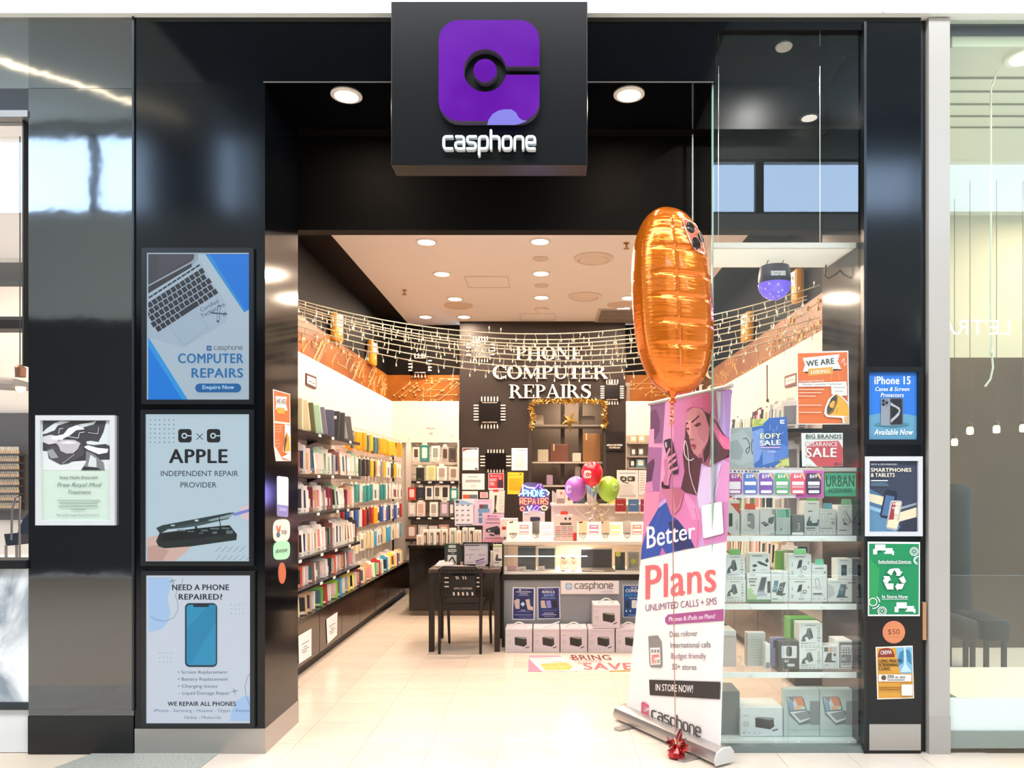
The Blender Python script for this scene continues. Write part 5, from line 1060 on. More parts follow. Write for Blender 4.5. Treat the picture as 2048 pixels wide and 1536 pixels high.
o = thing('paper_pile', 'pale pink loose sheet lying in the middle of the desk', 'papers', (fx(920, 6.95), 6.95, dz)); MB().prism([x+Vector((0, 0, .001)) for x in (PF(903, 1134.5, dz), PF(934, 1134, dz), PF(935, 1131.5, dz), PF(903, 1131.5, dz))], (0, 0, .003), M('#e8c9bf', .5)).build('sheet', o)
# sign stands right of the back counter
def stand(label, q, Y, col, art, zbot, group=None):
    pl = front(Y); us = [a for a, b in q]; vs = [b for a, b in q]; xm = fx(sum(us)/len(us), Y); o = thing('sign_stand', label, 'sign', (xm, Y, zbot), group)
    MB().prism([pl.map(a, b, .003) for a, b in q], (0, .003, 0), M(col, .4)).build('sheet', o); zb = fz(max(vs), Y)
    if zb-zbot > .01: MB().tube([(xm, Y+.02, zbot+.01), (xm, Y+.02, zb+.15)], .008, M('#9a9490', .3, metal=.6), 6).build('post', o)
    MB().box((xm-.09, Y-.05, zbot), (xm+.09, Y+.09, zbot+.008), ACRYL).build('base', o); p = Pr(pl, ZN, off=.0035); art(p); p.build('print', o); return o
def a1(p):
    p.poly([(660,955),(740,948),(858,985),(858,1000),(660,1000)], '#8fb4d8').poly([(655,948),(700,950),(690,985),(655,975)], '#3d4148')
    for i in range(4):
        for j in range(3): p.rect(660+j*66, 1003+i*58, 690+j*66, 1012+i*58, '#3f4450').rect(660+j*66, 1020+i*58, 678+j*66, 1023+i*58, '#9a9ca6')
    p.rect(662, 1228, 858, 1240, '#5a6480')
stand('white and blue list sheet standing on the right end of the back counter', [zn(642, 940), zn(870, 936), zn(872, 1246), zn(648, 1252)], 9.0, '#e3e2ef', a1, CT)
def a2(p): p.rect(915, 956, 1060, 966, '#c9a5c4').rrect(936, 998, 1040, 1046, 8, '#4d4a52').rect(945, 1000, 990, 1044, '#7a3a40').rect(990, 1000, 1036, 1044, '#3d7280').rrect(922, 1046, 1060, 1094, 6, '#6a93bf').rrect(930, 1098, 972, 1220, 12, '#5c7fa8').rect(935, 1140, 968, 1150, '#e9e6f2')
stand('pink poster of a blue tablet standing behind the headphone poster', [zn(878, 938), zn(1090, 936), zn(1092, 1250), zn(874, 1246)], 8.98, '#d3c1dd', a2, CT)
def a3(p): p.rrect(1035, 1126, 1062, 1144, 5, '#9c4a78').rect(1070, 1130, 1150, 1140, '#b06c98').bars(1020, 1160, 1180, 2, 16, 7, '#9a6a86', .1, True).bars(1012, 1212, 1200, 1, 10, 8, '#7a4a68', .0, True).poly([(1010,1290),(1060,1272),(1150,1250),(1180,1280),(1110,1330),(1020,1325)], '#3f464e').poly([(1110,1300),(1180,1285),(1202,1310),(1190,1350),(1120,1355)], '#2a3038').poly([(1050,1345),(1110,1355),(1118,1372),(1070,1366)], '#353a42').rect(1040, 1300, 1066, 1318, '#c9ccd2').rect(1005, 1392, 1205, 1398, '#a8405a').poly([(972, 1408), (1222, 1400), (1222, 1445), (972, 1440)], '#e9a9c4')
stand('pink poster with black headphones standing at the left end of the glass counter', [zn(985, 1106), zn(1230, 1106), zn(1226, 1450), zn(972, 1440)], 7.9, '#e6bfd8', a3, CT)
def a4(p): p.rect(1100, 820, 1164, 850, '#c43a44').rect(1172, 846, 1232, 1100, '#e9d9d3').poly([(1118,890),(1146,890),(1140,960),(1130,1040),(1146,1090),(1104,1096),(1116,1040)], '#3c332e').bars(1176, 900, 1225, 5, 40, 6, '#b9a69f', .4)
stand('white poster of a black smart watch behind the pink posters', [zn(1055, 834), zn(1238, 832), zn(1232, 1098), zn(1052, 1098)], 9.3, '#ece2dc', a4, CT)
# --- glass display counter
GY = 7.05; gx0, gx1 = fx(1008, GY), .98; zt, zc0, zc1 = 1.0, fz(1146, GY), fz(1083, GY)-.0
zg = fz(1160, GY)
o = thing('display_counter', 'grey fronted sales counter with a glass display case, facing the entrance', 'counter', ((gx0+gx1)/2, 7.5, 0))
MB().box((gx0, GY, .0), (gx1, 7.84, zg), M('#8b8e92', .5)).build('grey_front', o)
MB().box((gx0-.015, GY-.01, zg), (gx1, 7.84, zc0-.012), M('#1c1615', .35)).build('dark_band', o)
MB().box((gx0-.015, GY+.0, zc0-.012), (gx1, 7.84, zc0), M('#f1e7de', .4)).build('case_floor', o)
MB().box((gx0, GY, zc0), (gx1, GY+.006, zt-.03), GLASS).build('front_pane', o)
MB().box((gx0-.004, GY+.006, zc0), (gx0+.002, 7.7, zt-.03), GLASS).build('end_pane', o)
MB().box((gx0-.01, 7.66, zc0), (gx1, 7.7, zt-.03), M('#d3bda6', .5)).build('case_back', o)
MB().box((gx0-.012, GY-.012, zt-.03), (gx1, 7.12, zt), M('#e4dacf', .3)).box((gx0-.012, 7.12, zt-.012), (gx1, 7.7, zt), GLASS).box((gx0-.012, 7.7, zt-.03), (gx1, 7.85, zt), M('#efe5da', .4)).build('top', o)
MB().box((gx0-.016, 7.0, 0), (gx0-.002, 7.84, .98), M('#1a1412', .35)).build('end_panel', o)
o2 = thing('case_strip_light', 'thin cool strip light inside the glass display case', 'light', (gx0+.3, GY+.02, zt-.3)); zs = fz(1112.5, GY+.012)
MB().box((gx0+.005, GY+.012, zs-.005), (fx(1175, GY), GY+.022, zs+.005), M('#dff1f4', .4, 2.2)).build('tube', o2)
lamp_at('case_lamp', ((gx0+gx1)/2, 7.4, zt-.06), 4, .3)
ZH = (1000, 880, 5.487)
def zh(x, y): return 1000+x/5.487, 880+y/5.487
def slab_item(name, label, cat, q, Y, col, t=.012, lean=0, scr=None, z=ZH):
    pl = Plane((0, Y, 0), (0, -1, 0)); pts = [pl.map(z[0]+a/z[2], z[1]+b/z[2], 0) for a, b in q]; pts = [Vector((p_.x, p_.y, max(p_.z, zc0+.001))) for p_ in pts]; zm = min(p_.z for p_ in pts); o = thing(name, label, cat, (sum(p_.x for p_ in pts)/len(pts), Y, zm))
    MB().prism(pts, (0, t, 0), M(col, .3)).build('body', o)
    if scr: p = Pr(pl, z, off=.0008, rough=.12); scr(p); p.build('screen', o)
    return o
zb_ = (zc0-CZ)
slab_item('tablet', 'black tablet standing at the left end of the glass case', 'tablet', R4(195, 1165, 392, 1445), 7.3, '#2c2a2c', scr=lambda p: p.rect(205, 1175, 384, 1436, '#2a2b30'))
slab_item('tablet', 'white tablet with a dark screen standing in the glass case', 'tablet', R4(408, 1165, 612, 1447), 7.3, '#efe8e0', scr=lambda p: p.rect(422, 1190, 600, 1415, '#2b2c33').disc(506, 1430, 8, '#d5cdc5'))
o = slab_item('laptop', 'open grey laptop with a dark screen in the glass case', 'laptop', R4(886, 1180, 1232, 1418), 7.35, '#d8cfc6', scr=lambda p: p.rect(890, 1200, 1226, 1412, '#262733'))
MB().box((fx(1000+886/5.487, 7.35), 7.14, zc0+.001), (fx(1000+1240/5.487, 7.35), 7.37, zc0+.018), M('#8f857d', .35, metal=.4), .004).build('keyboard_base', o)
MB().box((fx(1000+1010/5.487, 7.2), 7.135, zc0+.006), (fx(1000+1130/5.487, 7.2), 7.14, zc0+.014), M('#f0ebe4', .4)).build('price_label', o)
slab_item('smartphone', 'black phone with a yellow burst sticker in the glass case', 'phone', R4(1262, 1232, 1372, 1444), 7.3, '#2f2c2c', scr=lambda p: (p.poly([(1296+(34 if k % 2 else 27)*math.cos(k*math.pi/12), 1252+(34 if k % 2 else 27)*math.sin(k*math.pi/12)) for k in range(24)], '#e6ea3c'), p.rect(1308, 1290, 1314, 1380, '#8a8584')))
pbox('phone_box', 'grey phone carton with a yellow burst sticker in the glass case', 'box', *zh(1398, 1225), *zh(1530, 1446), 7.3, .04, '#c9c5c0', lambda p, a, b, c, d: (p.rect(a+2, b+2, c-2, d-8, '#a9a9a5'), p.poly([((a+c)/2+(6 if k % 2 else 4.8)*math.cos(k*math.pi/12), (b+d)/2-1+(6 if k % 2 else 4.8)*math.sin(k*math.pi/12)) for k in range(24)], '#dbe040'), p.text('S', a+6, d-9, 5, '#5a5a58')), z0=zc0+.001)
for i, (a, b, c, d, col, wd) in enumerate(((660, 1270, 755, 1440, '#e6d5c8', 'cream boxed phone with brown lens pair, left one in the glass case'), (768, 1270, 850, 1440, '#ecdccb', 'cream boxed phone with brown lens pair, right one in the glass case'))):
    pbox('phone_box', wd, 'box', *zh(a, b), *zh(c, d), 7.36, .03, col, lambda p, a_, b_, c_, d_: (p.disc(a_+4, b_+4, 1.7, '#5a4038'), p.disc(a_+8, b_+5.5, 1.7, '#5a4038'), p.rect(a_+2, d_-13, c_-3, d_-6, '#f3e9e0'), p.rect(a_+2, b_+9, c_-2, b_+15, '#d8b59a'), p.disc((a_+c_)/2, d_-16, 1.8, '#b9683f')), z0=zc0+.001)
for a, b, c, d, col, wd in ((75, 1372, 192, 1458, '#e7a7b4', 'pink voucher card lying at the left end of the glass case'), (198, 1385, 285, 1442, '#e9ded6', 'white price card in front of the black tablet'), (412, 1380, 490, 1432, '#ede3da', 'white price card in front of the white tablet')):
    o = slab_item('price_card', wd, 'card', [(a, b+8), (c, b), (c, d), (a, d)], 7.18, col, .003, scr=(lambda p, a=a, b=b, c=c, d=d: p.bars(a+14, b+22, c-10, 3, (d-b)/5, 5, '#a98d86', .3)))
slab_item('pen', 'white pen lying in the glass case', 'pen', R4(278, 1422, 345, 1432), 7.17, '#f2ece6', .008)
for a, b, col, wd in ((690, 1440, '#4a3a34', 'dark'), (800, 1440, '#e08a3c', 'orange')):
    u, v = zh(a, b-4); o = thing('price_tag', 'small %s price dot on the case floor' % wd, 'tag', (fx(u, 7.2), 7.2, zc0)); MB().lathe([(.025, .001), (.025, .006), (.018, .01)], (fx(u+1, 7.2), 7.2, zc0), M(col, .5), 14).build('dot', o)
# phones and price cards on the counter top
def phone_stand(label, a, c, items, gr):
    u0, v0 = zh(a, 900); u1, v1 = zh(c, 1092); Y = 7.2; o = thing('phone_display', label, 'display stand', (fx((u0+u1)/2, Y), Y, zt), gr)
    MB().prism([(fx(u0, Y), Y-.07, zt+.001), (fx(u0, Y), Y+.09, zt+.001), (fx(u0, Y), Y+.03, fz(v0, Y))], (fx(u1, Y)-fx(u0, Y), 0, 0), M('#f5ede4', .4)).build('stand', o)
    n = Vector((0, -(fz(v0, Y)-zt), .10)).normalized(); pl = Plane((0, Y-.07, zt), n)
    for k in items:
        if k[0] == 'card':
            _, x, col = k; p = Pr(pl, ZH, off=.003); p.rrect(x, 928, x+105, 1036, 8, '#f4e9e2').rrect(x+2, 930, x+103, 1034, 8, col).rect(x+8, 978, x+97, 1000, '#f8f0ea').rect(x+12, 1020, x+92, 1030, '#f8f0ea').bars(x+22, 944, x+84, 1, 1, 12, '#f0ded8', 0); p.build('price_card', o)
    for k in items:
        if k[0] != 'phone': continue
        _, x, w_, col, lens = k; pts = [pl.map(*zh(a_, b_), .022) for a_, b_ in ((x, 892), (x+w_, 884), (x+w_-4, 1018), (x+3, 1020))]
        ph = MB().prism(pts, -n*.014, M(col, .25)); c_ = o; ph.build('dummy_phone', c_, label='%s dummy phone' % lens[1])
        m = MB()
        for dx_, dy_ in lens[0]: q = pl.map(*zh(x+dx_, 902+dy_), .022); m.prism([q+n*.003+Vector((.009*math.cos(t*math.pi/5), 0, .009*math.sin(t*math.pi/5))) for t in range(10)], -n*.004, M('#3a2a26', .2))
        if lens[0]: m.build('camera_lenses', o)
        MB().tube([pl.map(*zh(x+w_/2-14, 1022), .012), pl.map(*zh(x+w_/2-22, 1050), .012), pl.map(*zh(x+w_/2, 1066), .012), pl.map(*zh(x+w_/2+22, 1050), .012), pl.map(*zh(x+w_/2+14, 1022), .012)], .005, M('#d8d2cc', .25, metal=.5), 6).build('security_cable', o, True)
phone_stand('white stand with a cream and a black phone on the counter, left of two', 78, 586, [('phone', 98, 96, '#efe0d0', (((16, 5), (36, 0)), 'cream')), ('card', 212, '#e98a86'), ('phone', 354, 80, '#23242a', ((), 'black')), ('card', 458, '#aeb8cf')], 'white phone stands on the counter')
phone_stand('white stand with tan phones and coloured price cards, right of two', 846, 1700, [('phone', 862, 92, '#e3b18a', (((14, 6), (34, 2)), 'peach')), ('card', 978, '#b0688c'), ('phone', 1112, 90, '#b9a184', (((12, 6),), 'tan')), ('card', 1216, '#b9cf7a'), ('phone', 1350, 86, '#8a7d70', ((), 'grey brown')), ('card', 1452, '#e58072'), ('phone', 1590, 84, '#4a4a4e', ((), 'dark grey'))], 'white phone stands on the counter')
def red_art(p, a, b, c, d):
    w_, h = (c-a)/3, (d-b)/3.4
    for i in range(3):
        for j in range(3): p.rect(a+w_*i+1.5, b+h*j+1.5, a+w_*(i+1)-1, b+h*(j+1)-1, ('#d9838a', '#c46a70', '#8f9a84')[(i+j) % 3]).rect(a+w_*i+2, b+h*j+h*.45, a+w_*(i+1)-1.6, b+h*j+h*.7, '#f0e2da')
pbox('price_list_stand', 'pink price grid card between the two phone stands', 'sign', *zh(604, 938), *zh(800, 1080), 7.22, .03, '#eed3ca', red_art, z0=zt+.001)
pbox('product_box', 'white headphone carton with red hang tab behind the price grid', 'box', *zh(610, 820), *zh(800, 1000), 7.42, .08, '#e3d9d2', lambda p, a, b, c, d: (p.disc(a+20, b+8, 2.6, '#4a4042'), p.disc(a+28.5, b+8, 2.6, '#4a4042'), p.rect(a+9, b+16, c-3, d-2, '#5a4a48')), z0=zt+.001, tab='#e0483c')
pbox('product_box', 'small red carton on the counter right of the price grid', 'box', *zh(804, 1020), *zh(842, 1062), 7.4, .05, '#a8201c', z0=zt+.001)
pbox('product_box', 'white speaker carton carrying the neon sign', 'box', *zh(248, 795), *zh(492, 900), 7.45, .2, '#e4dbe4', lambda p, a, b, c, d: (p.rrect(a+15, b+9, a+35, d-1, 3, '#2b3050'), p.bars(a+3, b+3, a+13, 1, 1, 1.2, '#9a90a4', 0)), z0=zt+.001)
pbox('product_box', 'white carton with a carry cord at the left end of the counter', 'box', *zh(0, 865), *zh(190, 1000), 7.62, .2, '#efe5de', lambda p, a, b, c, d: p.rect(a+4, d-9, a+12, d-3, '#c43030'), z0=zt+.001)
# raised rear unit with cartons on top
RY = 7.86; zr = fz(703/5.487+880, RY); o = thing('rear_unit', 'raised cream cupboard behind the glass counter', 'cupboard', (.5, 8.1, 0))
MB().box((fx(1103, RY), RY+.06, 0), (1.3, 8.5, zr-.02), M('#f0e3d7', .45)).build('body', o); MB().box((fx(1101, RY), RY, zr-.022), (1.34, 8.55, zr), M('#e6d6c9', .4), .003).build('top', o)
MB().box((fx(1180, RY), RY+.052, zt+.02), (fx(1215, RY), RY+.06, zr-.04), M('#e8d6c8', .45)).build('door', o)
for a, b, c, d, col, wd, at in ((620, 545, 712, 700, '#ead0c2', 'peach carton with a grey window on the raised cupboard', lambda p, a, b, c, d: (p.rect(a+1, d-11, c-1, d-1, '#8d837b'), p.disc((a+c)/2+1, b+7, 2.4, '#d0574a'))), (715, 560, 802, 700, '#eddccf', 'cream carton with a brown drop on the raised cupboard', lambda p, a, b, c, d: p.poly([(a+8, b+7), (a+12, b+16), (a+8, b+20), (a+4, b+16)], '#7a4a34')), (802, 632, 935, 700, '#3c4c58', 'flat dark blue carton on the raised cupboard', None), (1075, 655, 1180, 700, '#3a3230', 'flat black carton behind the balloons on the raised cupboard', None), (1195, 640, 1262, 700, '#e6c86a', 'yellow carton behind the green balloon', None), (960, 520, 1060, 700, '#c6bdb6', 'white carton with a black ring behind the red balloon', lambda p, a, b, c, d: p.ring((a+c)/2-2, b+9, 3.4, 1.6, '#3a3840'))):
    pbox('product_box', wd, 'box', *zh(a, b), *zh(c, d), RY+.12, .12, col, at, z0=zr+.001)
for k in range(3): u, v = zh(572+k*17, 556+k*12); MB().box((fx(u, RY+.1), RY+.1, zr+.001), (fx(u+2, RY+.1), RY+.16, fz(v, RY+.1)), M('#f2e4da', .4), .002).build('pen', thing('marker', 'white marker standing at the left edge of the raised cupboard, %s' % ordw(k), 'marker', (fx(u, RY+.1), RY+.13, zr), 'white markers on the raised cupboard'))
for a, b, c, d, col, wd in ((1262, 648, 1385, 786, '#9b2c2e', 'red brand card hanging at the right of the raised cupboard'), (1405, 648, 1526, 786, '#4a6f9c', 'blue brand card hanging beside the red card'), (1540, 648, 1640, 786, '#8a2c50', 'maroon brand card half hidden by the roll-up banner')):
    o, p = quad_thing('brand_card', wd, 'card', front(RY-.005), R4(a, b, c, d+20), ZH, '#f0e4da', .004); p.rect(a+2, b+2, c-2, d, col).rect(a+22, b+58, c-30, b+64, '#efe2dc'); p.build('print', o)
for a, b, c, d, wd, at in ((1282, 330, 1515, 640, 'white leaflet with two black headsets at the right of the balloons', lambda p: p.bars(1308, 360, 1490, 1, 1, 10, '#9aa4ad', .1).poly([(1318,405),(1345,396),(1392,410),(1388,450),(1345,462),(1320,440)], '#3a3835').rrect(1398, 398, 1482, 455, 14, '#45423e').rect(1340, 415, 1372, 440, '#b9b5ae').rect(1412, 412, 1446, 440, '#b9b5ae').poly([(1350,458),(1415,470),(1412,480),(1350,466)], '#3a3835').bars(1308, 490, 1490, 7, 17, 4, '#b3aca8', .3).bars(1306, 606, 1490, 2, 12, 4, '#8d8682', 0)), (1522, 330, 1640, 600, 'white leaflet half hidden by the roll-up banner', lambda p: p.bars(1535, 360, 1600, 8, 26, 10, '#c9bdb8', .3))):
    o, p = quad_thing('leaflet', wd, 'notice', front(RY+.03), R4(a, b, c, d), ZH, '#f0e9e8', .004); at(p); p.build('print', o)
MB().tube([(fx(1260, RY+.05), RY+.05, zr), (fx(1260, RY+.05), RY+.05, fz(940, RY))], .006, M('#b9b0a8', .3, metal=.5), 6).build('post', bpy.data.objects['leaflet'])
# neon sign
NYY = 7.47; o = thing('neon_sign', 'glowing blue and red phone repairs neon sign on the sales counter', 'neon sign', (fx(1068, NYY), NYY, fz(1025, NYY)))
MB().prism([front(NYY).map(*zh(x, y)) for x, y in ((205,600),(250,480),(300,462),(440,475),(500,540),(540,570),(545,740),(520,775),(240,785),(210,720))], (0, .008, 0), M('#6a5f94', .25)).build('backing', o)
def neon(name, segs, col, e, r=.006):
    m = MB()
    for s_ in segs: m.tube([front(NYY).map(*zh(x, y), .012) for x, y in s_], r, M(col, .4, e), 5)
    m.build(name, o)
def neon_text(t_, x0, x1, y0, y1):
    F5 = {'P': [[(0,0),(0,1),(.8,1),(1,.8),(1,.62),(.8,.45),(0,.45)]], 'H': [[(0,0),(0,1)],[(1,0),(1,1)],[(0,.5),(1,.5)]], 'O': [[(0,.2),(0,.8),(.25,1),(.75,1),(1,.8),(1,.2),(.75,0),(.25,0),(0,.2)]], 'N': [[(0,0),(0,1),(1,0),(1,1)]], 'E': [[(1,0),(0,0),(0,1),(1,1)],[(0,.5),(.8,.5)]], 'R': [[(0,0),(0,1),(.8,1),(1,.8),(1,.65),(.8,.5),(0,.5)],[(.4,.5),(1,0)]], 'A': [[(0,0),(.5,1),(1,0)],[(.2,.35),(.8,.35)]], 'I': [[(.5,0),(.5,1)]], 'S': [[(1,.85),(.75,1),(.25,1),(0,.8),(.2,.55),(.8,.45),(1,.2),(.75,0),(.25,0),(0,.15)]]}
    n = len(t_); w_ = (x1-x0)/n
    return [[(x0+w_*i+a*w_*.72, y1-b*(y1-y0)) for a, b in l] for i, c in enumerate(t_) for l in F5[c]]
neon('blue_tube', neon_text('PHONE', 258, 505, 550, 618), '#7fe4ff', 4.5)
neon('red_tube', neon_text('REPAIRS', 220, 540, 640, 705)+[[(235,735),(222,755),(235,775),(262,772),(268,752),(255,738),(235,735)]], '#ff6a4c', 4.0)
neon('white_tube', [[(205,612),(225,590),(250,590),(250,490),(300,520),(380,530)], [(500,545),(540,580),(520,605)], [(300,725),(318,775),(352,720)]], '#eafcff', 4.5)
neon('violet_tube', [[(385,530),(420,490),(455,482),(440,520),(470,545)], [(360,770),(400,722),(440,730),(400,775),(360,770)]], '#b46cff', 3.0)
neon('yellow_tube', [[(450,735),(480,722),(520,740),(500,768),(465,765),(450,735)]], '#ffe27a', 2.5)
MB().box((fx(1056, NYY), NYY-.02, fz(1025, NYY)), (fx(1082, NYY), NYY+.06, fz(1021, NYY)), M('#d8d2e0', .3)).build('base', o)
lamp_at('neon_glow', (fx(1066, NYY), NYY+.25, fz(990, NYY)), 3.5, .3).rotation_euler = (-math.pi/2, 0, 0)
bpy.data.lights['neon_glow'].color = (.35, .3, 1)
# balloons on sticks
def balloon(label, u, v, r, Y, col, lx, nd, lside):
    c = P(u, v, Y); rr_ = r*Y/F; o = thing('balloon', label, 'balloon', c, 'party balloons on the counter'); prof = []
    for k in range(15):
        a = math.pi*k/14; rad = math.sin(a)*rr_*(1-.16*max(0, math.cos(a+0)*-1)**1.5*1.0); h = math.cos(a)*rr_*(1.04 if a < math.pi/2 else 1.28); prof.append((max(rad, .002), h))
    prof = [(max(.002, math.sin(math.pi*k/14)*rr_*(1 if k <= 7 else 1-.12*((k-7)/7)**1.2)), math.cos(math.pi*k/14)*rr_*(1.02 if k <= 7 else 1.3)) for k in range(15)]
    m = MB().lathe(prof, c, M(col, .22, spec=.6), 28); bo = m.build('skin', o, True)
    z0 = c.z-rr_*1.3; MB().lathe([(.004, 0), (.016, -.014), (.006, -.016)], (c.x, c.y, z0), M(col, .3), 10).build('knot', o, True)
    bv = BVHTree.FromPolygons([tuple(Vector(x)) for x in m.v], m.f)
    class S:
        n = Vector((0, -1, 0))
        def map(s, uu, vv, off=0):
            d = Vector(((uu-CX)/F, 1, -(vv-CY)/F)).normalized(); h = bv.ray_cast(Vector((0, 0, CZ)), d); q = h[0] if h[0] else c
            return q+(q-c).normalized()*(off+.0015)
    p = Pr(S(), (0, 0, 1), off=.001, rough=.3); A, B = logo_polys(gap=.09); s_ = r*.72
    for pts in (A, B):
        pass
    cc = '#f6d9d4' if col == '#e8203c' else ('#e3c9ec' if col == '#b06acb' else '#d3ee9a'); q_n = []; fq = []; NA, NR = 40, 4
    for i in range(NA+1):
        a = .2+(2*math.pi-.4)*i/NA; ca, sa = math.cos(a), math.sin(a); ro = (.5**4/(ca**4+sa**4))**.25
        for j in range(NR+1): rr2 = .22+(ro-.22)*j/NR; q_n.append((u+lx*r+rr2*ca*s_*lside, v+nd*r-rr2*sa*s_))
    fq = [(i*(NR+1)+j, i*(NR+1)+j+1, (i+1)*(NR+1)+j+1, (i+1)*(NR+1)+j) for i in range(NA) for j in range(NR)]
    p.put(q_n, fq, cc); p.poly([(u+lx*r+.11*math.cos(t)*s_*lside, v+nd*r-.11*math.sin(t)*s_) for t in [k*math.pi/8 for k in range(16)]], cc)
    p.build('logo_print', o)
    return c.x, c.y, z0
b1 = balloon('purple balloon, lowest left of the balloon bunch on the counter', 1152, 975, 22, 7.6, '#b06acb', -.62, .16, .55)
b2 = balloon('lime green balloon, right of the balloon bunch on the counter', 1217, 975, 22.5, 7.6, '#a9d84a', .55, -.05, .6)
b4 = balloon('pale blue balloon hidden behind the red one', 1186, 975, 13, 7.85, '#6f9cc4', 0, .2, .8)
b3 = balloon('red balloon with a white logo, topmost of the bunch', 1184, 945, 21.8, 7.5, '#e8203c', -.4, .17, .95)
o = thing('balloon_holder', 'clear balloon stick holder with silver foil ribbons on the counter', 'balloon holder', (fx(1188, 7.7), 7.7, zt)); MB().box((fx(1172, 7.62), 7.62, zt+.001), (fx(1208, 7.62), 7.80, fz(1012, 7.62)), ACRYL).build('clear_box', o)
hub = Vector((fx(1189, 7.7), 7.7, zt+.12)); m = MB()
for b in (b1, b2, b3, b4): m.tube([hub, Vector(b)+Vector((0, 0, -.08)), Vector(b)+Vector((0, 0, -.018))], .004, M('#f3ece6', .3), 5)
m.build('stick', o); rr = random.Random(9); m = MB(); SILV = M('#e9e4dd', .18, metal=.9)
for k in range(130):
    q = P(rr.gauss(1190, 10), rr.uniform(1008, 1044), rr.uniform(7.56, 7.8)); d = Vector((rr.uniform(-1, 1), rr.uniform(-1, 1), rr.uniform(-1, 1))).normalized()*rr.uniform(.02, .05); e = Vector((rr.uniform(-1, 1), rr.uniform(-1, 1), rr.uniform(-1, 1))).normalized()*.01
    m.add([q, q+d, q+d+e, q+e], [(0, 1, 2, 3)], rr.choice((SILV, SILV, GOLD2, M('#c9a79a', .3, metal=.5))))
m.build('foil_ribbon', o, kind='stuff')
# posters and sign on the grey front
ZG = (1000, 1130, 6.143); GF = front(GY)
o, p = quad_thing('poster', 'navy phone poster with a white edge, left on the grey counter front', 'poster', GF, [(156,272),(432,280),(424,676),(148,672)], ZG, '#e6e4ea', .003)
p.poly([(170,286),(416,292),(410,664),(160,660)], '#27306a').rect(234, 294, 258, 318, '#c9cbe0').rect(268, 302, 345, 312, '#6a709a').bars(198, 326, 382, 1, 1, 9, '#dfe0ec', 0, True).bars(240, 348, 340, 1, 1, 8, '#c6c9de', 0, True).bars(220, 368, 352, 1, 1, 7, '#a9aed0', 0, True).poly([(172,440),(210,416),(242,420),(240,540),(190,536)], '#cdbfb8').poly([(245,412),(312,414),(310,540),(250,538)], '#1f2a58').poly([(312,425),(362,418),(372,500),(408,520),(402,560),(340,548)], '#d8c3b6').poly([(252,480),(280,452),(308,480),(280,512)], '#b9d6f2').poly([(250,550),(310,552),(312,566),(260,564)], '#8f9cc4').bars(205, 572, 370, 1, 1, 5, '#9298c0', 0, True).rect(176, 606, 392, 618, '#7d84b4').rect(232, 634, 385, 646, '#5a63a0'); p.build('print', o)
o, p = quad_thing('poster', 'blue poster with save lettering, second on the grey counter front', 'poster', GF, [(456,274),(732,270),(744,660),(464,668)], ZG, '#e6e4ea', .003)
p.poly([(468,286),(722,280),(732,652),(474,656)], '#2b3572').poly([(474,640),(730,560),(732,652),(474,656)], '#232a5c').bars(535, 292, 655, 1, 1, 7, '#8a90ba', 0, True).text('BUNDLE &', 595, 345, 30, '#efe6ea', 'c', 2, w=155).text('SAVE!', 600, 388, 34, '#8fb2f0', 'c', 2, w=135, slant=.2).rect(508, 404, 680, 410, '#a9b6e0').poly([(498,440),(548,434),(562,500),(572,530),(505,526)], '#cdb9ae').poly([(566,440),(620,434),(634,525),(580,530)], '#8f94d8').poly([(640,440),(694,436),(708,520),(645,528)], '#1e2230').bars(505, 552, 700, 1, 1, 9, '#5a64a6', .1, True).bars(540, 586, 660, 1, 1, 8, '#b9bfe0', 0, True).bars(515, 606, 690, 1, 1, 8, '#cfd3ea', 0, True).bars(540, 630, 665, 1, 1, 5, '#a9aed0', 0, True); p.build('print', o)
o, p = quad_thing('poster', 'bright blue console poster half hidden by the roll-up banner', 'poster', GF, R4(1510, 246, 1780, 644), ZG, '#dfe2ea', .003)
p.rect(1518, 254, 1772, 636, '#1f4f8f').text('CONSOLE', 1540, 334, 38, '#eef2f8', 'l', 2, w=240, slant=.1).text('RE UP', 1610, 286, 18, '#eef2f8', 'l', 2).text('REPAIRS', 1536, 388, 36, '#3c8fe0', 'l', 2, w=230, slant=.1).bars(1585, 404, 1750, 1, 1, 6, '#dfe8f4', 0).rect(1545, 440, 1594, 530, '#2b3550').rrect(1618, 432, 1680, 530, 12, '#e6eaf0').bars(1575, 608, 1740, 1, 1, 16, '#5f86b8', 0).poly([(1540,575),(1552,545),(1562,575)], '#dfe6f0').poly([(1592,575),(1600,545),(1612,575)], '#dfe6f0'); p.build('print', o)
o, p = quad_thing('shop_sign', 'white sign board with a pale blue logo on the grey counter front', 'sign', GF, R4(745, 192, 1462, 358), ZG, '#efe4e4', .014)
p.rect(758, 200, 1450, 348, '#f6eded').logo(846, 262, 84, '#9cc0d6').cas(920, 288, 56, '#4a4644', w=465, lw=.17, al='l').text('mobile', 1318, 333, 22, '#b9aeae', 'c', 0, w=130, slant=.3).line([(1218, 334), (1392, 334)], 2, '#b9aeae'); p.build('print', o)
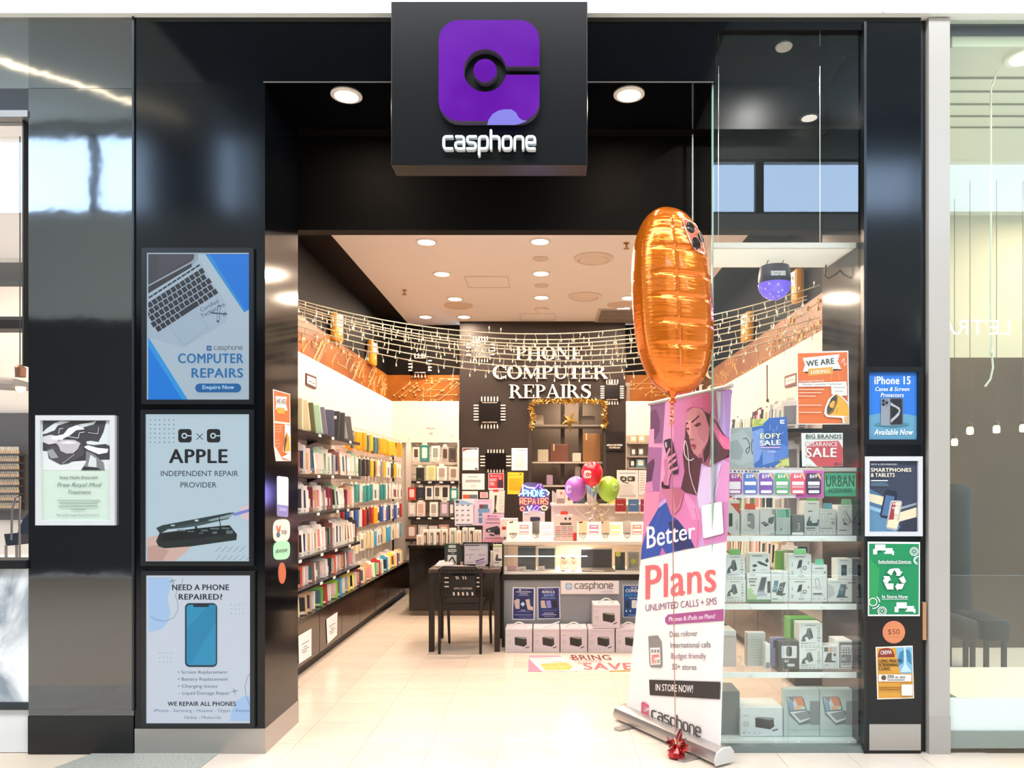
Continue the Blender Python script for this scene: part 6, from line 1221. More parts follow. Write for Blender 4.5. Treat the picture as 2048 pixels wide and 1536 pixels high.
# speaker cartons on the floor
def speaker_art(p, z, X0, Y0, w_, h, k=0):
    f = lambda x, y: (X0+w_*x, Y0+h*y); P4 = lambda *q: [f(*a) for a in q]
    p.poly(P4((.35,.36),(.78,.36),(.8,.66),(.7,.76),(.36,.68)), '#3a3c3a').poly(P4((.35,.36),(.42,.33),(.78,.36),(.8,.42),(.68,.44)), '#9a9c98').poly(P4((.36,.4),(.7,.45),(.7,.76),(.36,.68)), '#2e302e').poly(P4((.74,.8),(.87,.74),(.89,.77),(.76,.83)), '#33302f')
    for i in range(3): p.rect(*f(.07, .5+i*.065), *f(.21, .515+i*.065), '#9fbf9a' if k < 5 else '#8fae8a')
    p.rect(*f(.06, .28), *f(.2, .295), '#a8a2a6')
    for i in range(4): p.ring(*f(.09+i*.12, .88), w_*.024, w_*.01, '#8d888c' if i == 0 else '#c3bdc2', n=10)
def carton(label, x0, x1, yb, yt, Y, z0, handle, k):
    u0, vt = 1000+x0/6.143, 1130+yt/6.143; u1 = 1000+x1/6.143; zt_ = z0+(fz(vt, Y)-fz(1130+yb/6.143, Y)); X0, X1 = fx(u0, Y), fx(u1, Y); o = thing('speaker_carton', label, 'box', ((X0+X1)/2, Y+.12, z0), 'white speaker cartons in front of the counter')
    MB().box((X0+.002, Y, z0), (X1-.002, Y+.24, zt_), M('#dcd3da', .45), .004).build('carton', o)
    p = Pr(front(Y), (0, 0, 1), off=.001); va = CY-(zt_-CZ)*F/Y; vb = CY-(z0-CZ)*F/Y; speaker_art(p, None, u0, va, u1-u0, vb-va, k); p.poly([(u0+1, va+.5), (u1-1, va+.5), (u1-1, va+3.5), (u0+1, va+3.5)], '#ece2e2'); p.build('print', o)
    xm = (X0+X1)/2; hp = [(xm+(t_-.5)*.16, Y+.06, zt_-.004+.05*math.sin(math.pi*t_)) for t_ in [k_/8 for k_ in range(9)]] if handle else [(xm-.04, Y+.06, zt_-.002), (xm+.12, Y+.06, zt_+.05)]
    if handle is not None: MB().tube(hp, .006, M('#ece6e4', .4), 6).build('handle', o, True)
    return zt_
for k, (a, b) in enumerate(((62, 398), (406, 734), (740, 1074), (1080, 1412), (1420, 1752))):
    ztop = carton('white speaker carton on the floor before the counter, %s from the left' % ordw(k), a, b, 1082, 788, 6.78, .001, (True, False, True, None, True)[k], k)
carton('white speaker carton stacked on top of the floor row', 1142, 1480, 832, 538, 6.775, ztop+.002, True, 6)
# floor decal
q = [PF(1056, 1342), PF(1063, 1310), PF(1330, 1310), PF(1345, 1342)]; o = thing('floor_decal', 'pink printed floor sticker with save lettering on the tiles', 'floor sticker', PF(1180, 1330)); MB().prism([x+Vector((0, 0, .0016)) for x in q], (0, 0, -.0012), M('#f6d9cf', .35)).build('sheet', o)
p = Pr(Plane((0, 0, .0018), (0, 0, 1)), ZG, off=.0002, step=.00006)
p.poly([(360,1108),(730,1110),(760,1130),(360,1145)], '#e69ab0').poly([(344,1310),(352,1150),(520,1310)], '#e0809c').poly([(360,1145),(760,1130),(970,1306),(525,1310)], '#fbe3d3').poly([(900,1306),(970,1300),(940,1310)], '#dc7f97').poly([(495,1214),(815,1195),(880,1235),(890,1262),(845,1290),(570,1296),(535,1275)], '#f2b45e').line([(600,1212),(690,1290)], 4, '#f8cf94', False).line([(700,1205),(790,1285)], 4, '#f8cf94', False).line([(520,1250),(880,1240)], 4, '#f8cf94', False).bars(400, 1148, 680, 1, 1, 7, '#d8a89a', .2).bars(635, 1184, 765, 1, 1, 6, '#b08a70', 0)
p.poly([(845,1130),(862,1130),(905,1166),(885,1166)], '#c85a68').text('BRING', 890, 1166, 60, '#7d4038', 'l', 2, w=500, slant=-.55).text('NUMBER', 920, 1196, 30, '#e39a9a', 'l', 2, w=350, slant=-.3).text('INTO A', 960, 1216, 16, '#b56a5a', 'l', 2, w=170).text('SAVE', 1030, 1284, 80, '#de6a70', 'l', 2, w=620, slant=-.25).poly([(1340, 1296), (1640, 1285), (1640, 1300), (1340, 1306)], '#e9a04a')
p.build('print', o)
# ================================================================ fairy lights across the shop
CABL = M('#dccfb6', .4); BULB = M('#fff0d0', .4, 1.0)
def curve3(pts, n):
    (x0, y0), (x1, y1), (x2, y2) = pts; out = []
    for k in range(n+1):
        x = x0+(x2-x0)*k/n
        out.append((x, y0*(x-x1)*(x-x2)/((x0-x1)*(x0-x2))+y1*(x-x0)*(x-x2)/((x1-x0)*(x1-x2))+y2*(x-x0)*(x-x1)/((x2-x0)*(x2-x1))))
    return out
ST = [((597, 600), (1130, 667), (1640, 570)), ((597, 606), (1130, 679), (1640, 583)), ((597, 612), (1130, 687), (1640, 590)), ((597, 616), (1130, 694), (1640, 603)), ((597, 622), (1130, 701), (1640, 618)), ((597, 630), (1130, 712), (1640, 634)), ((597, 641), (1120, 722), (1640, 646)), ((597, 652), (1110, 735), (1640, 655)), ((597, 664), (1080, 748), (1640, 668))]
rr = random.Random(21)
for i, st in enumerate(ST):
    Y = 5.75+.035*((i*4) % 9)-.1; L0 = curve3(st, 40); s0 = (L0[1][1]-L0[0][1])/(L0[1][0]-L0[0][0])
    ul = CX-2.39*F/Y; pts = [(ul, L0[0][1]-s0*(597-ul)*1.3)]+[q for q in L0 if q[0] < CX+2.12*F/Y]
    o = thing('fairy_light_string', 'strand of warm fairy lights across the shop, %s from the top' % ordw(i), 'fairy lights', P(pts[0][0], pts[0][1], Y), 'fairy light strands')
    w3 = [P(a, b, Y) for a, b in pts]; MB().tube(w3, .0045, CABL, 4).build('cable', o)
    m = MB(); mc = MB(); x = pts[1][0]+rr.uniform(0, 14)
    while x < pts[-1][0]:
        for (a, b), (c, d) in zip(pts, pts[1:]):
            if a <= x < c: v = b+(d-b)*(x-a)/(c-a); break
        q = P(x, v, Y); dr = rr.choice((-1, -1, -1, -1, 1, -2)); h = .045*abs(dr)*rr.uniform(.6, 1.1)*(1 if dr < 0 else -.7); e = q+Vector((rr.uniform(-.014, .014), 0, -h))
        mc.tube([q, e], .0035, CABL, 3); m.tube([e, e+Vector((rr.uniform(-.004, .004), 0, -.022 if h > 0 else .02))], .005, BULB, 4)
        x += rr.uniform(17, 34)
    mc.build('drop_wire', o, kind='stuff'); m.build('bulb', o, kind='stuff')
# ================================================================ roll-up banner
TLl, TRr = Vector((.509, 4.85, .085)), Vector((.962, 4.09, .085)); bd = (TRr-TLl).normalized(); nb = Vector((-abs(bd.y), -abs(bd.x), 0)); nb = Vector((bd.y, -bd.x, 0)).normalized()
if nb.y > 0: nb = -nb
top = (TLl+TRr)/2-nb*.15; top.z = 2.1; up = (top-(TLl+TRr)/2).normalized(); BN = bd.cross(up).normalized()
if BN.y > 0: BN = -BN
BP = Plane(TLl, BN); ZF = (1240, 760, 4.15); ZF2 = (1230, 1100, 3.524)
o = thing('rollup_banner', 'tall roll-up banner showing a woman in a pink beanie with a phone, at the entrance', 'banner', ((TLl+TRr)/2)*1.0-Vector((0, 0, .085)))
edge = [(1299, 806), (1301, 830), (1299, 880), (1296, 930), (1291, 1000), (1284, 1090), (1270, 1250), (1251, 1432), (1440, 1512), (1443, 1400), (1448, 1220), (1452, 1085), (1458, 950), (1460, 850), (1461, 805), (1464, 785), (1463, 778)]
MB().prism([BP.map(a, b, 0) for a, b in edge], -BN*.004, M('#f4efec', .5)).build('banner_sheet', o)
m = MB(); a, b = BP.map(1298, 808), BP.map(1465, 771); m.tube([a, b], .013, M('#cfc4bd', .35, metal=.4), 8); m.build('top_rail', o, True)
ga, gb = TLl.copy(), TRr.copy(); ga.z = gb.z = 0; d_ = (gb-ga).normalized(); nrm = Vector((d_.y, -d_.x, 0))
if nrm.y > 0: nrm = -nrm
prof = [(-.07, .018), (-.075, .045), (-.06, .08), (-.02, .098), (.03, .095), (.05, .07), (.05, .018)]
m = MB(); pa = [ga-d_*.02-nrm*x*1.0*-1+Vector((0, 0, z)) for x, z in prof]; m.prism([ga-d_*.03+nrm*-x+Vector((0, 0, z)) for x, z in prof], d_*((gb-ga).length+.06), M('#cdc8c4', .28, metal=.6), M('#bdb8b4', .26, metal=.7)); m.build('base_cassette', o, True)
for f_ in (.16, .84):
    c = ga+(gb-ga)*f_; m = MB(); w2 = d_*.03
    m.prism([c-w2-nrm*.1+Vector((0, 0, .016)), c+w2-nrm*.1+Vector((0, 0, .016)), c+w2+nrm*.17+Vector((0, 0, .012)), c+nrm*.185+Vector((0, 0, .012)), c-w2+nrm*.17+Vector((0, 0, .012))], (0, 0, -.011), M('#a9a5a1', .3, metal=.7)); m.build('foot', o)
pe = gb+d_*.032; m = MB(); m.prism([pe-nrm*x*1.12+Vector((0, 0, (z-.055)*1.1+.055)) for x, z in prof], d_*.012, M('#d5d1cd', .4)); m.build('end_cap', o)
p = Pr(BP, ZF, rough=.5, off=.0006, step=.00012)
p.poly([(250,200),(430,165),(700,110),(910,72),(935,95),(918,140),(908,300),(912,520),(908,800),(895,1050),(884,1340),(540,1405),(172,1490),(182,1380),(200,1100),(232,640),(250,400),(256,300)], '#cf7fb2')
p.poly([(252,205),(375,180),(360,520),(245,530),(256,300)], '#8a5d86').poly([(252,260),(300,240),(330,330),(330,420),(290,500),(250,480)], '#6b4266').poly([(236,540),(360,548),(330,925),(212,920)], '#a56a9a').poly([(245,410),(283,405),(283,530),(350,535),(352,560),(236,556)], '#ea9cc0').poly([(210,860),(262,825),(275,920),(206,925)], '#d98ab0').poly([(222,700),(280,650),(288,690),(262,840),(216,850)], '#5a3a55')
p.poly([(378,178),(445,165),(445,520),(430,700),(330,925),(352,540)], '#ee9dc8').poly([(200,935),(330,928),(310,1080),(250,1190),(192,1290)], '#f08fae')
p.poly([(780,90),(800,95),(812,330),(850,440),(910,470),(912,95)], '#b79bd6').poly([(795,92),(836,100),(832,300),(815,350)], '#dcd8e4').poly([(872,76),(925,80),(918,300),(908,480),(880,460),(870,200)], '#a98cc8')
# hair behind
p.poly([(545,330),(540,460),(520,620),(535,760),(505,900),(545,935),(640,960),(690,850),(700,700),(905,640),(912,560),(880,480),(810,360),(760,300)], '#58343e')
# jumper and jacket
p.poly([(676,690),(740,720),(860,660),(906,690),(900,1060),(884,1340),(640,1385),(590,1300),(640,1080),(640,960)], '#c9a3d6').poly([(690,720),(740,728),(850,690),(830,850),(760,1060),(660,1060),(640,960)], '#d9c3e6').poly([(840,680),(908,690),(898,1080),(884,1340),(760,1360),(740,1100),(800,950)], '#dd97c8').poly([(740,1020),(900,1010),(886,1330),(700,1370),(680,1200)], '#cf84b8')
p.poly([(440,1120),(520,930),(620,1000),(670,1100),(680,1280),(650,1390),(560,1400),(470,1200)], '#d87fb0').poly([(520,930),(560,950),(640,1060),(660,1160),(600,1160)], '#e391bd').line([(620,1060),(650,1180),(640,1380)], 5, '#b0608f', False).line([(840,720),(790,900),(760,1040)], 5, '#b573ad', False)
# jeans
p.poly([(172,1490),(182,1380),(240,1200),(320,1060),(380,1005),(420,1120),(480,1160),(560,1260),(620,1390),(540,1405)], '#3a55a8').poly([(400,1180),(480,1160),(620,1390),(460,1420)], '#33386a').poly([(330,1455),(350,1390),(380,1440)], '#c76aa8').line([(340,1080),(270,1250),(220,1400)], 4, '#5670bd', False).line([(430,1130),(450,1250),(430,1410)], 4, '#2d3f86', False)
p.poly([(318,1065),(320,1030),(378,980),(388,1010),(350,1040)], '#c9a8dc')
# face
p.poly([(540,320),(560,270),(610,225),(680,240),(730,330),(745,420),(730,500),(690,590),(640,632),(612,610),(590,560),(580,500),(572,460),(552,420),(545,370)], '#c98a94').poly([(640,250),(700,290),(740,380),(740,450),(700,520),(650,470),(630,350)], '#bd7c8c').poly([(545,340),(590,330),(590,430),(578,480),(560,430)], '#dca0a2').poly([(680,585),(735,500),(748,640),(740,715),(690,700),(676,640)], '#96586c').poly([(600,590),(640,632),(690,590),(690,640),(650,650)], '#a8667a')
p.poly([(592,345),(625,318),(655,290),(660,302),(628,332),(596,360)], '#4a2a34').poly([(545,356),(560,350),(568,362),(546,372)], '#4a2a34').poly([(612,378),(640,358),(668,350),(672,372),(640,386)], '#6a3444').poly([(615,382),(645,376),(672,366),(640,388)], '#2f1a22').poly([(548,402),(572,394),(574,414),(556,414)], '#5a2e3c').poly([(572,470),(600,430),(612,470),(620,490),(590,500),(575,490)], '#d2949a').poly([(578,488),(620,486),(610,500),(588,502)], '#9c5b6a').poly([(585,540),(610,530),(634,540),(632,552),(600,556)], '#8f4456').poly([(600,556),(632,552),(625,575),(608,578)], '#a85464')
# side hair over the cheek and the hat
p.poly([(700,260),(765,300),(770,440),(745,500),(740,620),(700,690),(690,600),(735,500),(742,400)], '#432830').poly([(745,480),(790,380),(830,480),(905,560),(905,620),(850,660),(760,700),(740,720),(745,600)], '#5e3a42')
p.poly([(536,300),(545,260),(575,230),(610,222),(690,238),(740,270),(800,335),(808,280),(800,180),(785,108),(700,112),(620,128),(570,180),(545,240)], '#d079a2').poly([(575,230),(600,180),(690,130),(785,108),(800,180),(808,300),(740,262),(690,236),(620,222)], '#c86c9a')
for k in range(7): p.line([(690+k*17, 130-k*3), (694+k*17, 236+k*12)], 4, '#b45a88', False)
p.poly([(790,350),(812,395),(850,450),(905,500),(912,580),(860,570),(800,480),(770,400)], '#e66f9a').poly([(770,330),(790,350),(770,420),(760,480),(755,380)], '#a05a78').line([(800,420),(840,500),(905,560)], 5, '#f39cbc', False).line([(770,520),(765,620),(748,690)], 4, '#8a5a62', False)
# earring and cable
p.ring(580, 585, 0.1, .1, '#efe6ee').line([(540,500),(530,560),(536,620),(560,660),(590,668),(612,650)], 7, '#efe4ea', False).line([(545,505),(560,560),(570,660),(575,760),(600,860),(635,950)], 5, '#f0e4ec', False).line([(765,480),(752,560),(755,640),(745,710)], 6, '#efe4ea', False)
# phone and hand
p.poly([(362,515),(372,498),(412,485),(428,492),(482,760),(472,780),(432,782),(415,770)], '#3a2c44').poly([(372,520),(384,512),(392,556),(380,564)], '#cbbccb')
p.poly([(350,880),(372,770),(362,700),(366,650),(410,560),(420,575),(392,640),(460,605),(466,620),(412,670),(395,700),(465,650),(470,668),(420,710),(405,745),(480,715),(484,735),(430,760),(412,800),(402,870),(395,900)], '#d98fae').poly([(366,660),(395,650),(400,740),(390,860),(355,880),(372,770)], '#c97a9c').line([(395,650),(440,622)], 3, '#b0668c', False).line([(400,700),(450,668)], 3, '#b0668c', False).line([(410,748),(462,728)], 3, '#b0668c', False)
p.poly([(345,850),(356,836),(366,870),(400,876),(408,870),(402,900),(360,896),(342,890)], '#33232f').poly([(350,905),(395,905),(440,895),(500,905),(528,935),(500,1060),(455,1110),(420,1100),(395,1020),(380,965),(352,930)], '#c97892').poly([(440,900),(500,905),(525,935),(470,1080),(450,1000)], '#b9667f')
p.rect
p.poly([(676,1048),(690,1040),(832,1010),(846,1016),(860,1262),(850,1276),(704,1314),(690,1304)], '#f6eeec')        # plain white card where a code is printed
p.text('Better', 212, 1404, 0.1, '#ffffff')
p.build('picture', o)
p = Pr(BP, ZF, rough=.5, off=.004, step=.00012)
def stext(p, t_, x0, y0, x1, y1, h0, h1, col, wt):               # lettering whose base line and height follow the perspective of the sheet
    lay, W = layout(t_, wt)
    for dx in ((-.02, .02) if wt else (0,)):
      vs = []; fs = []
      for gx, gv, gf in lay:
        o_ = len(vs)
        for a_, b_ in gv:
            s_ = (gx+a_+dx)/W; vs.append((x0+(x1-x0)*s_, y0+(y1-y0)*s_-b_*(h0+(h1-h0)*s_)))
        fs += [tuple(i+o_ for i in f) for f in gf]
      p.put(vs, fs, col)
    return p
stext(p, 'Better', 212, 1402, 625, 1308, 184, 128, '#fdf8f8', 1)
p.z = ZF2
stext(p, 'Plans', 200, 350, 722, 285, 238, 225, '#ee6f72', 1); stext(p, 'UNLIMITED CALLS + SMS', 212, 432, 718, 384, 46, 50, '#8a5470', 0)
p.poly([(352,480),(372,455),(766,416),(766,498),(372,524),(354,510)], '#a9558c'); stext(p, 'Phones & iPads on Plans!', 378, 505, 708, 480, 32, 32, '#f6e3f0', 1)
for k, (t_, x1, col) in enumerate((('Data rollover', 580, '#6b5b62'), ('International calls', 675, '#5f5560'), ('Budget friendly', 640, '#8a6474'), ('30+ stores', 575, '#5c5660'))): stext(p, t_, 382+k*5, 614+k*76, x1, 606+k*80, 40, 40, col, 0)
p.poly([(234,608),(300,602),(326,645),(332,818),(322,828),(250,826),(242,800)], '#8d8683').poly([(247,690),(316,688),(320,806),(252,810)], '#f3ece9')
for i in range(3): p.poly([(254+i*21,702),(270+i*21,700),(271+i*21,724),(255+i*21,726)], '#9a8f8c'); p.off -= p.step
p.off += p.step
p.poly([(257,738),(311,734),(312,756),(275,762),(276,800),(260,802)], '#e58a82').poly([(278,774),(294,772),(295,798),(279,800)], '#e9a48f').poly([(298,772),(313,770),(314,796),(299,798)], '#a59a96')
p.poly([(240,914),(741,930),(738,1052),(245,1022)], '#35302f'); stext(p, 'IN STORE NOW!', 284, 990, 552, 1006, 46, 52, '#f4ecea', 1)
p.poly([(184,1080),(196,1066),(238,1094),(240,1112),(222,1112),(208,1098),(196,1112),(200,1138),(220,1138),(238,1126),(236,1160),(224,1172),(184,1146)], '#d2607c').disc(210, 1118, 8, '#d2607c')
L, W = cas_lines()
for l in L:
    q = [(258+(600-258)*a/W, 1178+(1318-1178)*a/W-b*(50+14*a/W)) for a, b in l]; p.line(q, 9.5, '#413c3b')
p.build('lettering', o)
# ================================================================ orange foil balloon on its ribbon
BC = P(1345, 603, 4.2); SX, SZ, SYd = .235, .53, .17
FOIL = bpy.data.materials.new('orange_foil'); FOIL.use_nodes = True; t = FOIL.node_tree; b = t.nodes['Principled BSDF']
b.inputs['Base Color'].default_value = rgb('#f07c1c')+(1,); b.inputs['Metallic'].default_value = .6; b.inputs['Roughness'].default_value = .16; b.inputs['Coat Weight'].default_value = .4
nz = t.nodes.new('ShaderNodeTexNoise'); nz.inputs['Scale'].default_value = 1; nz.inputs['Detail'].default_value = 3; mpn = t.nodes.new('ShaderNodeMapping'); mpn.inputs['Scale'].default_value = (7, 7, 60)
tc = t.nodes.new('ShaderNodeTexCoord'); bp = t.nodes.new('ShaderNodeBump'); bp.inputs['Strength'].default_value = .3; bp.inputs['Distance'].default_value = .012
t.links.new(tc.outputs['Object'], mpn.inputs[0]); t.links.new(mpn.outputs[0], nz.inputs['Vector']); t.links.new(nz.outputs['Fac'], bp.inputs['Height']); t.links.new(bp.outputs[0], b.inputs['Normal'])
yaw = math.radians(24); NU, NVV = 72, 120; vs = []; cre = [-.78, -.52, -.28, -.02, .22, .5, .74]
def cre_f(t_): return sum(math.exp(-((t_-c)/.022)**2) for c in cre)
for j in range(NVV+1):
    t_ = -1+2*j/NVV; e = max(0, 1-abs(t_)**2.7)**(1/2.3)
    for i in range(NU):
        th = i*2*math.pi/NU; cx_, sy_ = math.cos(th), math.sin(th)
        x = math.copysign(abs(cx_)**.78, cx_)*SX*max(e, .02)*(1-.02*t_); y = math.copysign(abs(sy_)**.85, sy_)*SYd*max(e, .02)
        fr_ = max(0, -sy_)**.6*(1 if abs(cx_) < .75 else max(0, 1-(abs(cx_)-.75)/.12)); y *= 1-.075*cre_f(t_)*fr_
        seam = math.exp(-((cx_-(-.18))/.035)**2)*(sy_ < 0); y *= 1-.07*seam*(abs(t_) < .85)
        ed = math.exp(-((abs(cx_)-.72)/.04)**2)*(sy_ < 0); y *= 1-.05*ed
        x2 = x*math.cos(yaw)-y*math.sin(yaw); y2 = x*math.sin(yaw)+y*math.cos(yaw)
        vs.append(BC+Vector((x2-.028*t_*1.0, y2, SZ*t_)))
fs = [(j*NU+i, j*NU+(i+1) % NU, (j+1)*NU+(i+1) % NU, (j+1)*NU+i) for j in range(NVV) for i in range(NU)]+[tuple(reversed(range(NU))), tuple(NVV*NU+i for i in range(NU))]
o = thing('foil_balloon', 'large orange foil balloon shaped like a smartphone, floating above the roll-up banner', 'balloon', (BC.x, BC.y, 0)); m = MB().add(vs, fs, FOIL); bo = m.build('foil_skin', o, True)
bv = BVHTree.FromPolygons([Vector(x) for x in m.v], m.f)
class Surf:
    n = Vector((0, -1, 0))
    def map(s, u, v, off=0):
        d = Vector(((u-CX)/F, 1, -(v-CY)/F)).normalized(); h = bv.ray_cast(Vector((0, 0, CZ)), d)
        if h[0] is None: h = bv.find_nearest(P(u, v, 4.2))
        n = h[1] if h[1].dot(d) < 0 else -h[1]
        return h[0]+n*off
ZK = (1240, 400, 3.658); p = Pr(Surf(), ZK, rough=.25, off=.004, step=.0006)
def patch(pts, col, n=12):                                     # subdivided so that it follows the curved skin
    c = (sum(a for a, b in pts)/len(pts), sum(b for a, b in pts)/len(pts)); vs = []; fs = []; K = len(pts)
    for r_ in range(n+1):
        for a, b in pts: f_ = r_/n; vs.append((c[0]+(a-c[0])*f_, c[1]+(b-c[1])*f_))
    for r_ in range(n): fs += [(r_*K+i, r_*K+(i+1) % K, (r_+1)*K+(i+1) % K, (r_+1)*K+i) for i in range(K)]
    p.put(vs, fs, col)
def rq(q, n=6): return [(q[i][0]+(q[(i+1) % len(q)][0]-q[i][0])*k/n, q[i][1]+(q[(i+1) % len(q)][1]-q[i][1])*k/n) for i in range(len(q)) for k in range(n)]
patch(rq([(452,142),(475,136),(548,175),(585,230),(624,390),(612,402),(545,372),(510,310),(470,210)]), M('#f2c0a6', .3))
patch(rq([(460,150),(478,146),(545,184),(580,240),(614,388),(550,362),(518,306),(478,210)]), M('#c4603c', .3))
for x, y, a_, b_, an in ((512, 206, 29, 44, -26), (552, 322, 28, 50, -18), (582, 280, 17, 42, -22)):
    for k_, col in ((1.14, '#d9937a'), (1.0, '#231a16')):
        patch([(x+k_*(a_*math.cos(t_)*math.cos(math.radians(an))-b_*math.sin(t_)*math.sin(math.radians(an))), y+k_*(a_*math.cos(t_)*math.sin(math.radians(an))+b_*math.sin(t_)*math.cos(math.radians(an)))) for t_ in [q*2*math.pi/18 for q in range(18)]], M(col, .15), 3)
p.build('camera_print', o)
nk = BC+Vector((.028, 0, -SZ)); nk2 = P(1345, 797, 4.17)
MB().lathe([(.035, .03), (.02, 0), (.01, -.015), (.022, -.035), (.018, -.04)], (nk2.x, nk2.y, nk2.z+.015), M('#e0702e', .2, metal=.8), 12).build('neck', o, True)
rb = []
for k in range(26):
    v = 800+k*2; rb.append(P(1344+3.2*math.sin(k*1.5), v, 4.165+.012*math.cos(k*1.5)))
MB().tube(rb, .007, M('#f0a080', .2, metal=.6), 5).build('curled_ribbon', o, True)
wz = PF(1349, 1508); MB().tube([P(1343, 850, 4.165), P(1346, 1100, 4.16), P(1348.5, 1300, 4.12), Vector((wz.x, wz.y-.03, .13))], .0028, M('#c9897a', .25, metal=.5), 5).build('ribbon', o)
o = thing('balloon_weight', 'red foil balloon weight on the floor before the roll-up banner', 'weight', (wz.x, wz.y-.06, 0)); rr = random.Random(5); m = MB(); c = Vector((wz.x, wz.y-.06, 0)); RED = [M('#c23a3c', .18, metal=.75), M('#e0644e', .18, metal=.75), M('#8f1f2a', .2, metal=.75)]
m.lathe([(.03, .001), (.05, .012), (.045, .04), (.025, .06), (.012, .075)], c, RED[0], 9); m.build('body', o)
m = MB()
for k in range(46):
    a = rr.uniform(0, 2*math.pi); r0 = rr.uniform(.005, .04); q = c+Vector((r0*math.cos(a), r0*math.sin(a), rr.uniform(.02, .1))); d = Vector((math.cos(a)*rr.uniform(.01, .055), math.sin(a)*rr.uniform(.01, .05), rr.uniform(-.02, .05))); e = Vector((rr.uniform(-1, 1), rr.uniform(-1, 1), rr.uniform(-1, 1))).normalized()*.014
    if (q+d).z < .004: d.z = 0
    m.add([q, q+d, q+d+e*.6+Vector((0, 0, .01)), q+e+Vector((0, 0, .01))], [(0, 1, 2, 3)], rr.choice(RED))
m.build('foil_fringe', o, kind='stuff')
# ================================================================ window display
LY = 4.36; WY = 4.42; ZI = (1430, 680, 5.907); ZJ = (1430, 920, 4.953); ZK2 = (1430, 1200, 4.953)
def zj(x, y): return 1430+x/4.953, 920+y/4.953
def zk(x, y): return 1430+x/4.953, 1200+y/4.953
LIP = M('#f0f8f4', .15, spec=.6); wxa, wxb = .965, fx(1712.5, LY)
du = thing('window_shelving', 'clear acrylic display shelving with pale edges behind the shop window', 'shelving', ((wxa+wxb)/2, 4.55, 0))
SHZ = []
for k, (v0, v1) in enumerate(((935.5, 943), (1071.5, 1082.5), (1207.5, 1219), (1344, 1355.5), (1480, 1491))):
    z0, z1 = fz(v1, LY), fz(v0, LY); SHZ.append(z1)
    s_ = MB().box((wxa, LY, z1-.006), (wxb, 4.78, z1-.0005), M('#d5e2dd', .15) if k == 4 else ACRYL).build('shelf', du)
    um = fx(1576, LY)
    for a, b in ((wxa, um-.001), (um+.001, wxb)): MB().box((a, LY-.006, z0), (b, LY, z1), LIP, .001).build('edge_strip', s_)
    for x in ((1502, 1646) if k < 4 else (1451, 1552, 1597, 1698)):
        q = fx(x, LY-.008); zz = (z0+z1)/2; MB().lathe([(.011, 0), (.011, -.004), (.008, -.006)], (q, LY-.006, zz), M('#eef3f0', .25), 14, 'Y').build('round_badge', s_)
for u, yb in ((1568, 4.40), (1578, 4.40), (1714, 4.78)): x = fx(u, LY); MB().box((x-.002, LY-.002, fz(1491, LY)), (x+.002, yb, fz(936, LY)), ACRYL).build('side_panel', du)
MB().box((wxa, LY, 0), (wxb, 4.78, fz(1491, LY)), M('#aab5b2', .3)).build('plinth', du)
# artwork of charger cartons (unit square coordinates)
INK = '#4d5a5c'
def U(p, a, b, c, d): return lambda x, y: (a+(c-a)*x, b+(d-b)*y)
def lines_(p, f, l):
    for x0, y0, x1, y1, col in l: p.rect(*f(x0, y0), *f(x1, y1), col)
def poly_(p, f, pts, col): p.poly([f(*q) for q in pts], col)
def icons(p, f, y, n, x0=.1, x1=.8):
    for i in range(n): p.rect(*f(x0+(x1-x0)*i/max(1, n-1), y), *f(x0+(x1-x0)*i/max(1, n-1)+.04, y+.035), INK)
def art_mount(p, a, b, c, d):
    f = U(p, a, b, c, d); poly_(p, f, [(.08, .75), (.14, .55), (.3, .42), (.34, .22), (.5, .2), (.6, .6), (.42, .68), (.34, .56), (.24, .58), (.28, .74)], '#566264'); poly_(p, f, [(.34, .22), (.5, .2), (.6, .6), (.44, .66)], '#6d7a7a'); poly_(p, f, [(.42, .3), (.54, .32), (.6, .58), (.48, .62)], '#4a5557')
    lines_(p, f, [(.25, .08, .72, .105, '#8b9694'), (.06, .79, .7, .805, '#8b9694'), (.06, .83, .4, .845, '#8b9694')]); icons(p, f, .91, 5)
    for i, y in enumerate((.22, .35, .48, .72)): p.ring(*f(.84, y), (c-a)*.035, (c-a)*.012, INK, n=10)
    p.rect(*f(.77, .58), *f(.92, .62), '#6a9a82')
def art_stand1(p, a, b, c, d):
    f = U(p, a, b, c, d); poly_(p, f, [(.6, .14), (.84, .13), (.72, .64), (.42, .66)], '#9098a0'); poly_(p, f, [(.62, .16), (.82, .15), (.7, .58), (.48, .6)], '#4f565e'); poly_(p, f, [(.44, .68), (.72, .64), (.86, .78), (.4, .82)], '#b9c3cc'); poly_(p, f, [(0, .55), (.15, .5), (.28, .64), (.2, .7), (.42, .78), (.4, .93), (0, .93)], '#b5d7a2'); p.rect(*f(0, .915), *f(1, 1), '#6c9a6a'); lines_(p, f, [(.1, .06, .36, .075, INK), (.06, .19, .42, .215, '#3a4244'), (.07, .27, .36, .32, '#8a9492'), (.12, .41, .36, .44, '#5a6466'), (.86, .28, .98, .68, '#4a5052')])
def art_pair(p, a, b, c, d):
    f = U(p, a, b, c, d); poly_(p, f, [(.18, .3), (.42, .3), (.3, .7), (.04, .66)], '#5f8ea0'); poly_(p, f, [(.5, .38), (.84, .34), (.6, .8), (.28, .76)], '#48555a'); p.ring(*f(.2, .52), (c-a)*.09, (c-a)*.025, '#dbe6e8', n=16); p.ring(*f(.54, .56), (c-a)*.1, (c-a)*.03, '#dbe6e8', n=16); poly_(p, f, [(.6, .72), (.84, .72), (.8, .76), (.6, .8)], '#3e4a4c'); lines_(p, f, [(.08, .05, .5, .06, '#9aa6a4'), (.06, .885, .38, .915, '#8aa09a'), (.1, .14, .74, .145, '#c9d2ce'), (.1, .27, .2, .28, '#c9d2ce')])
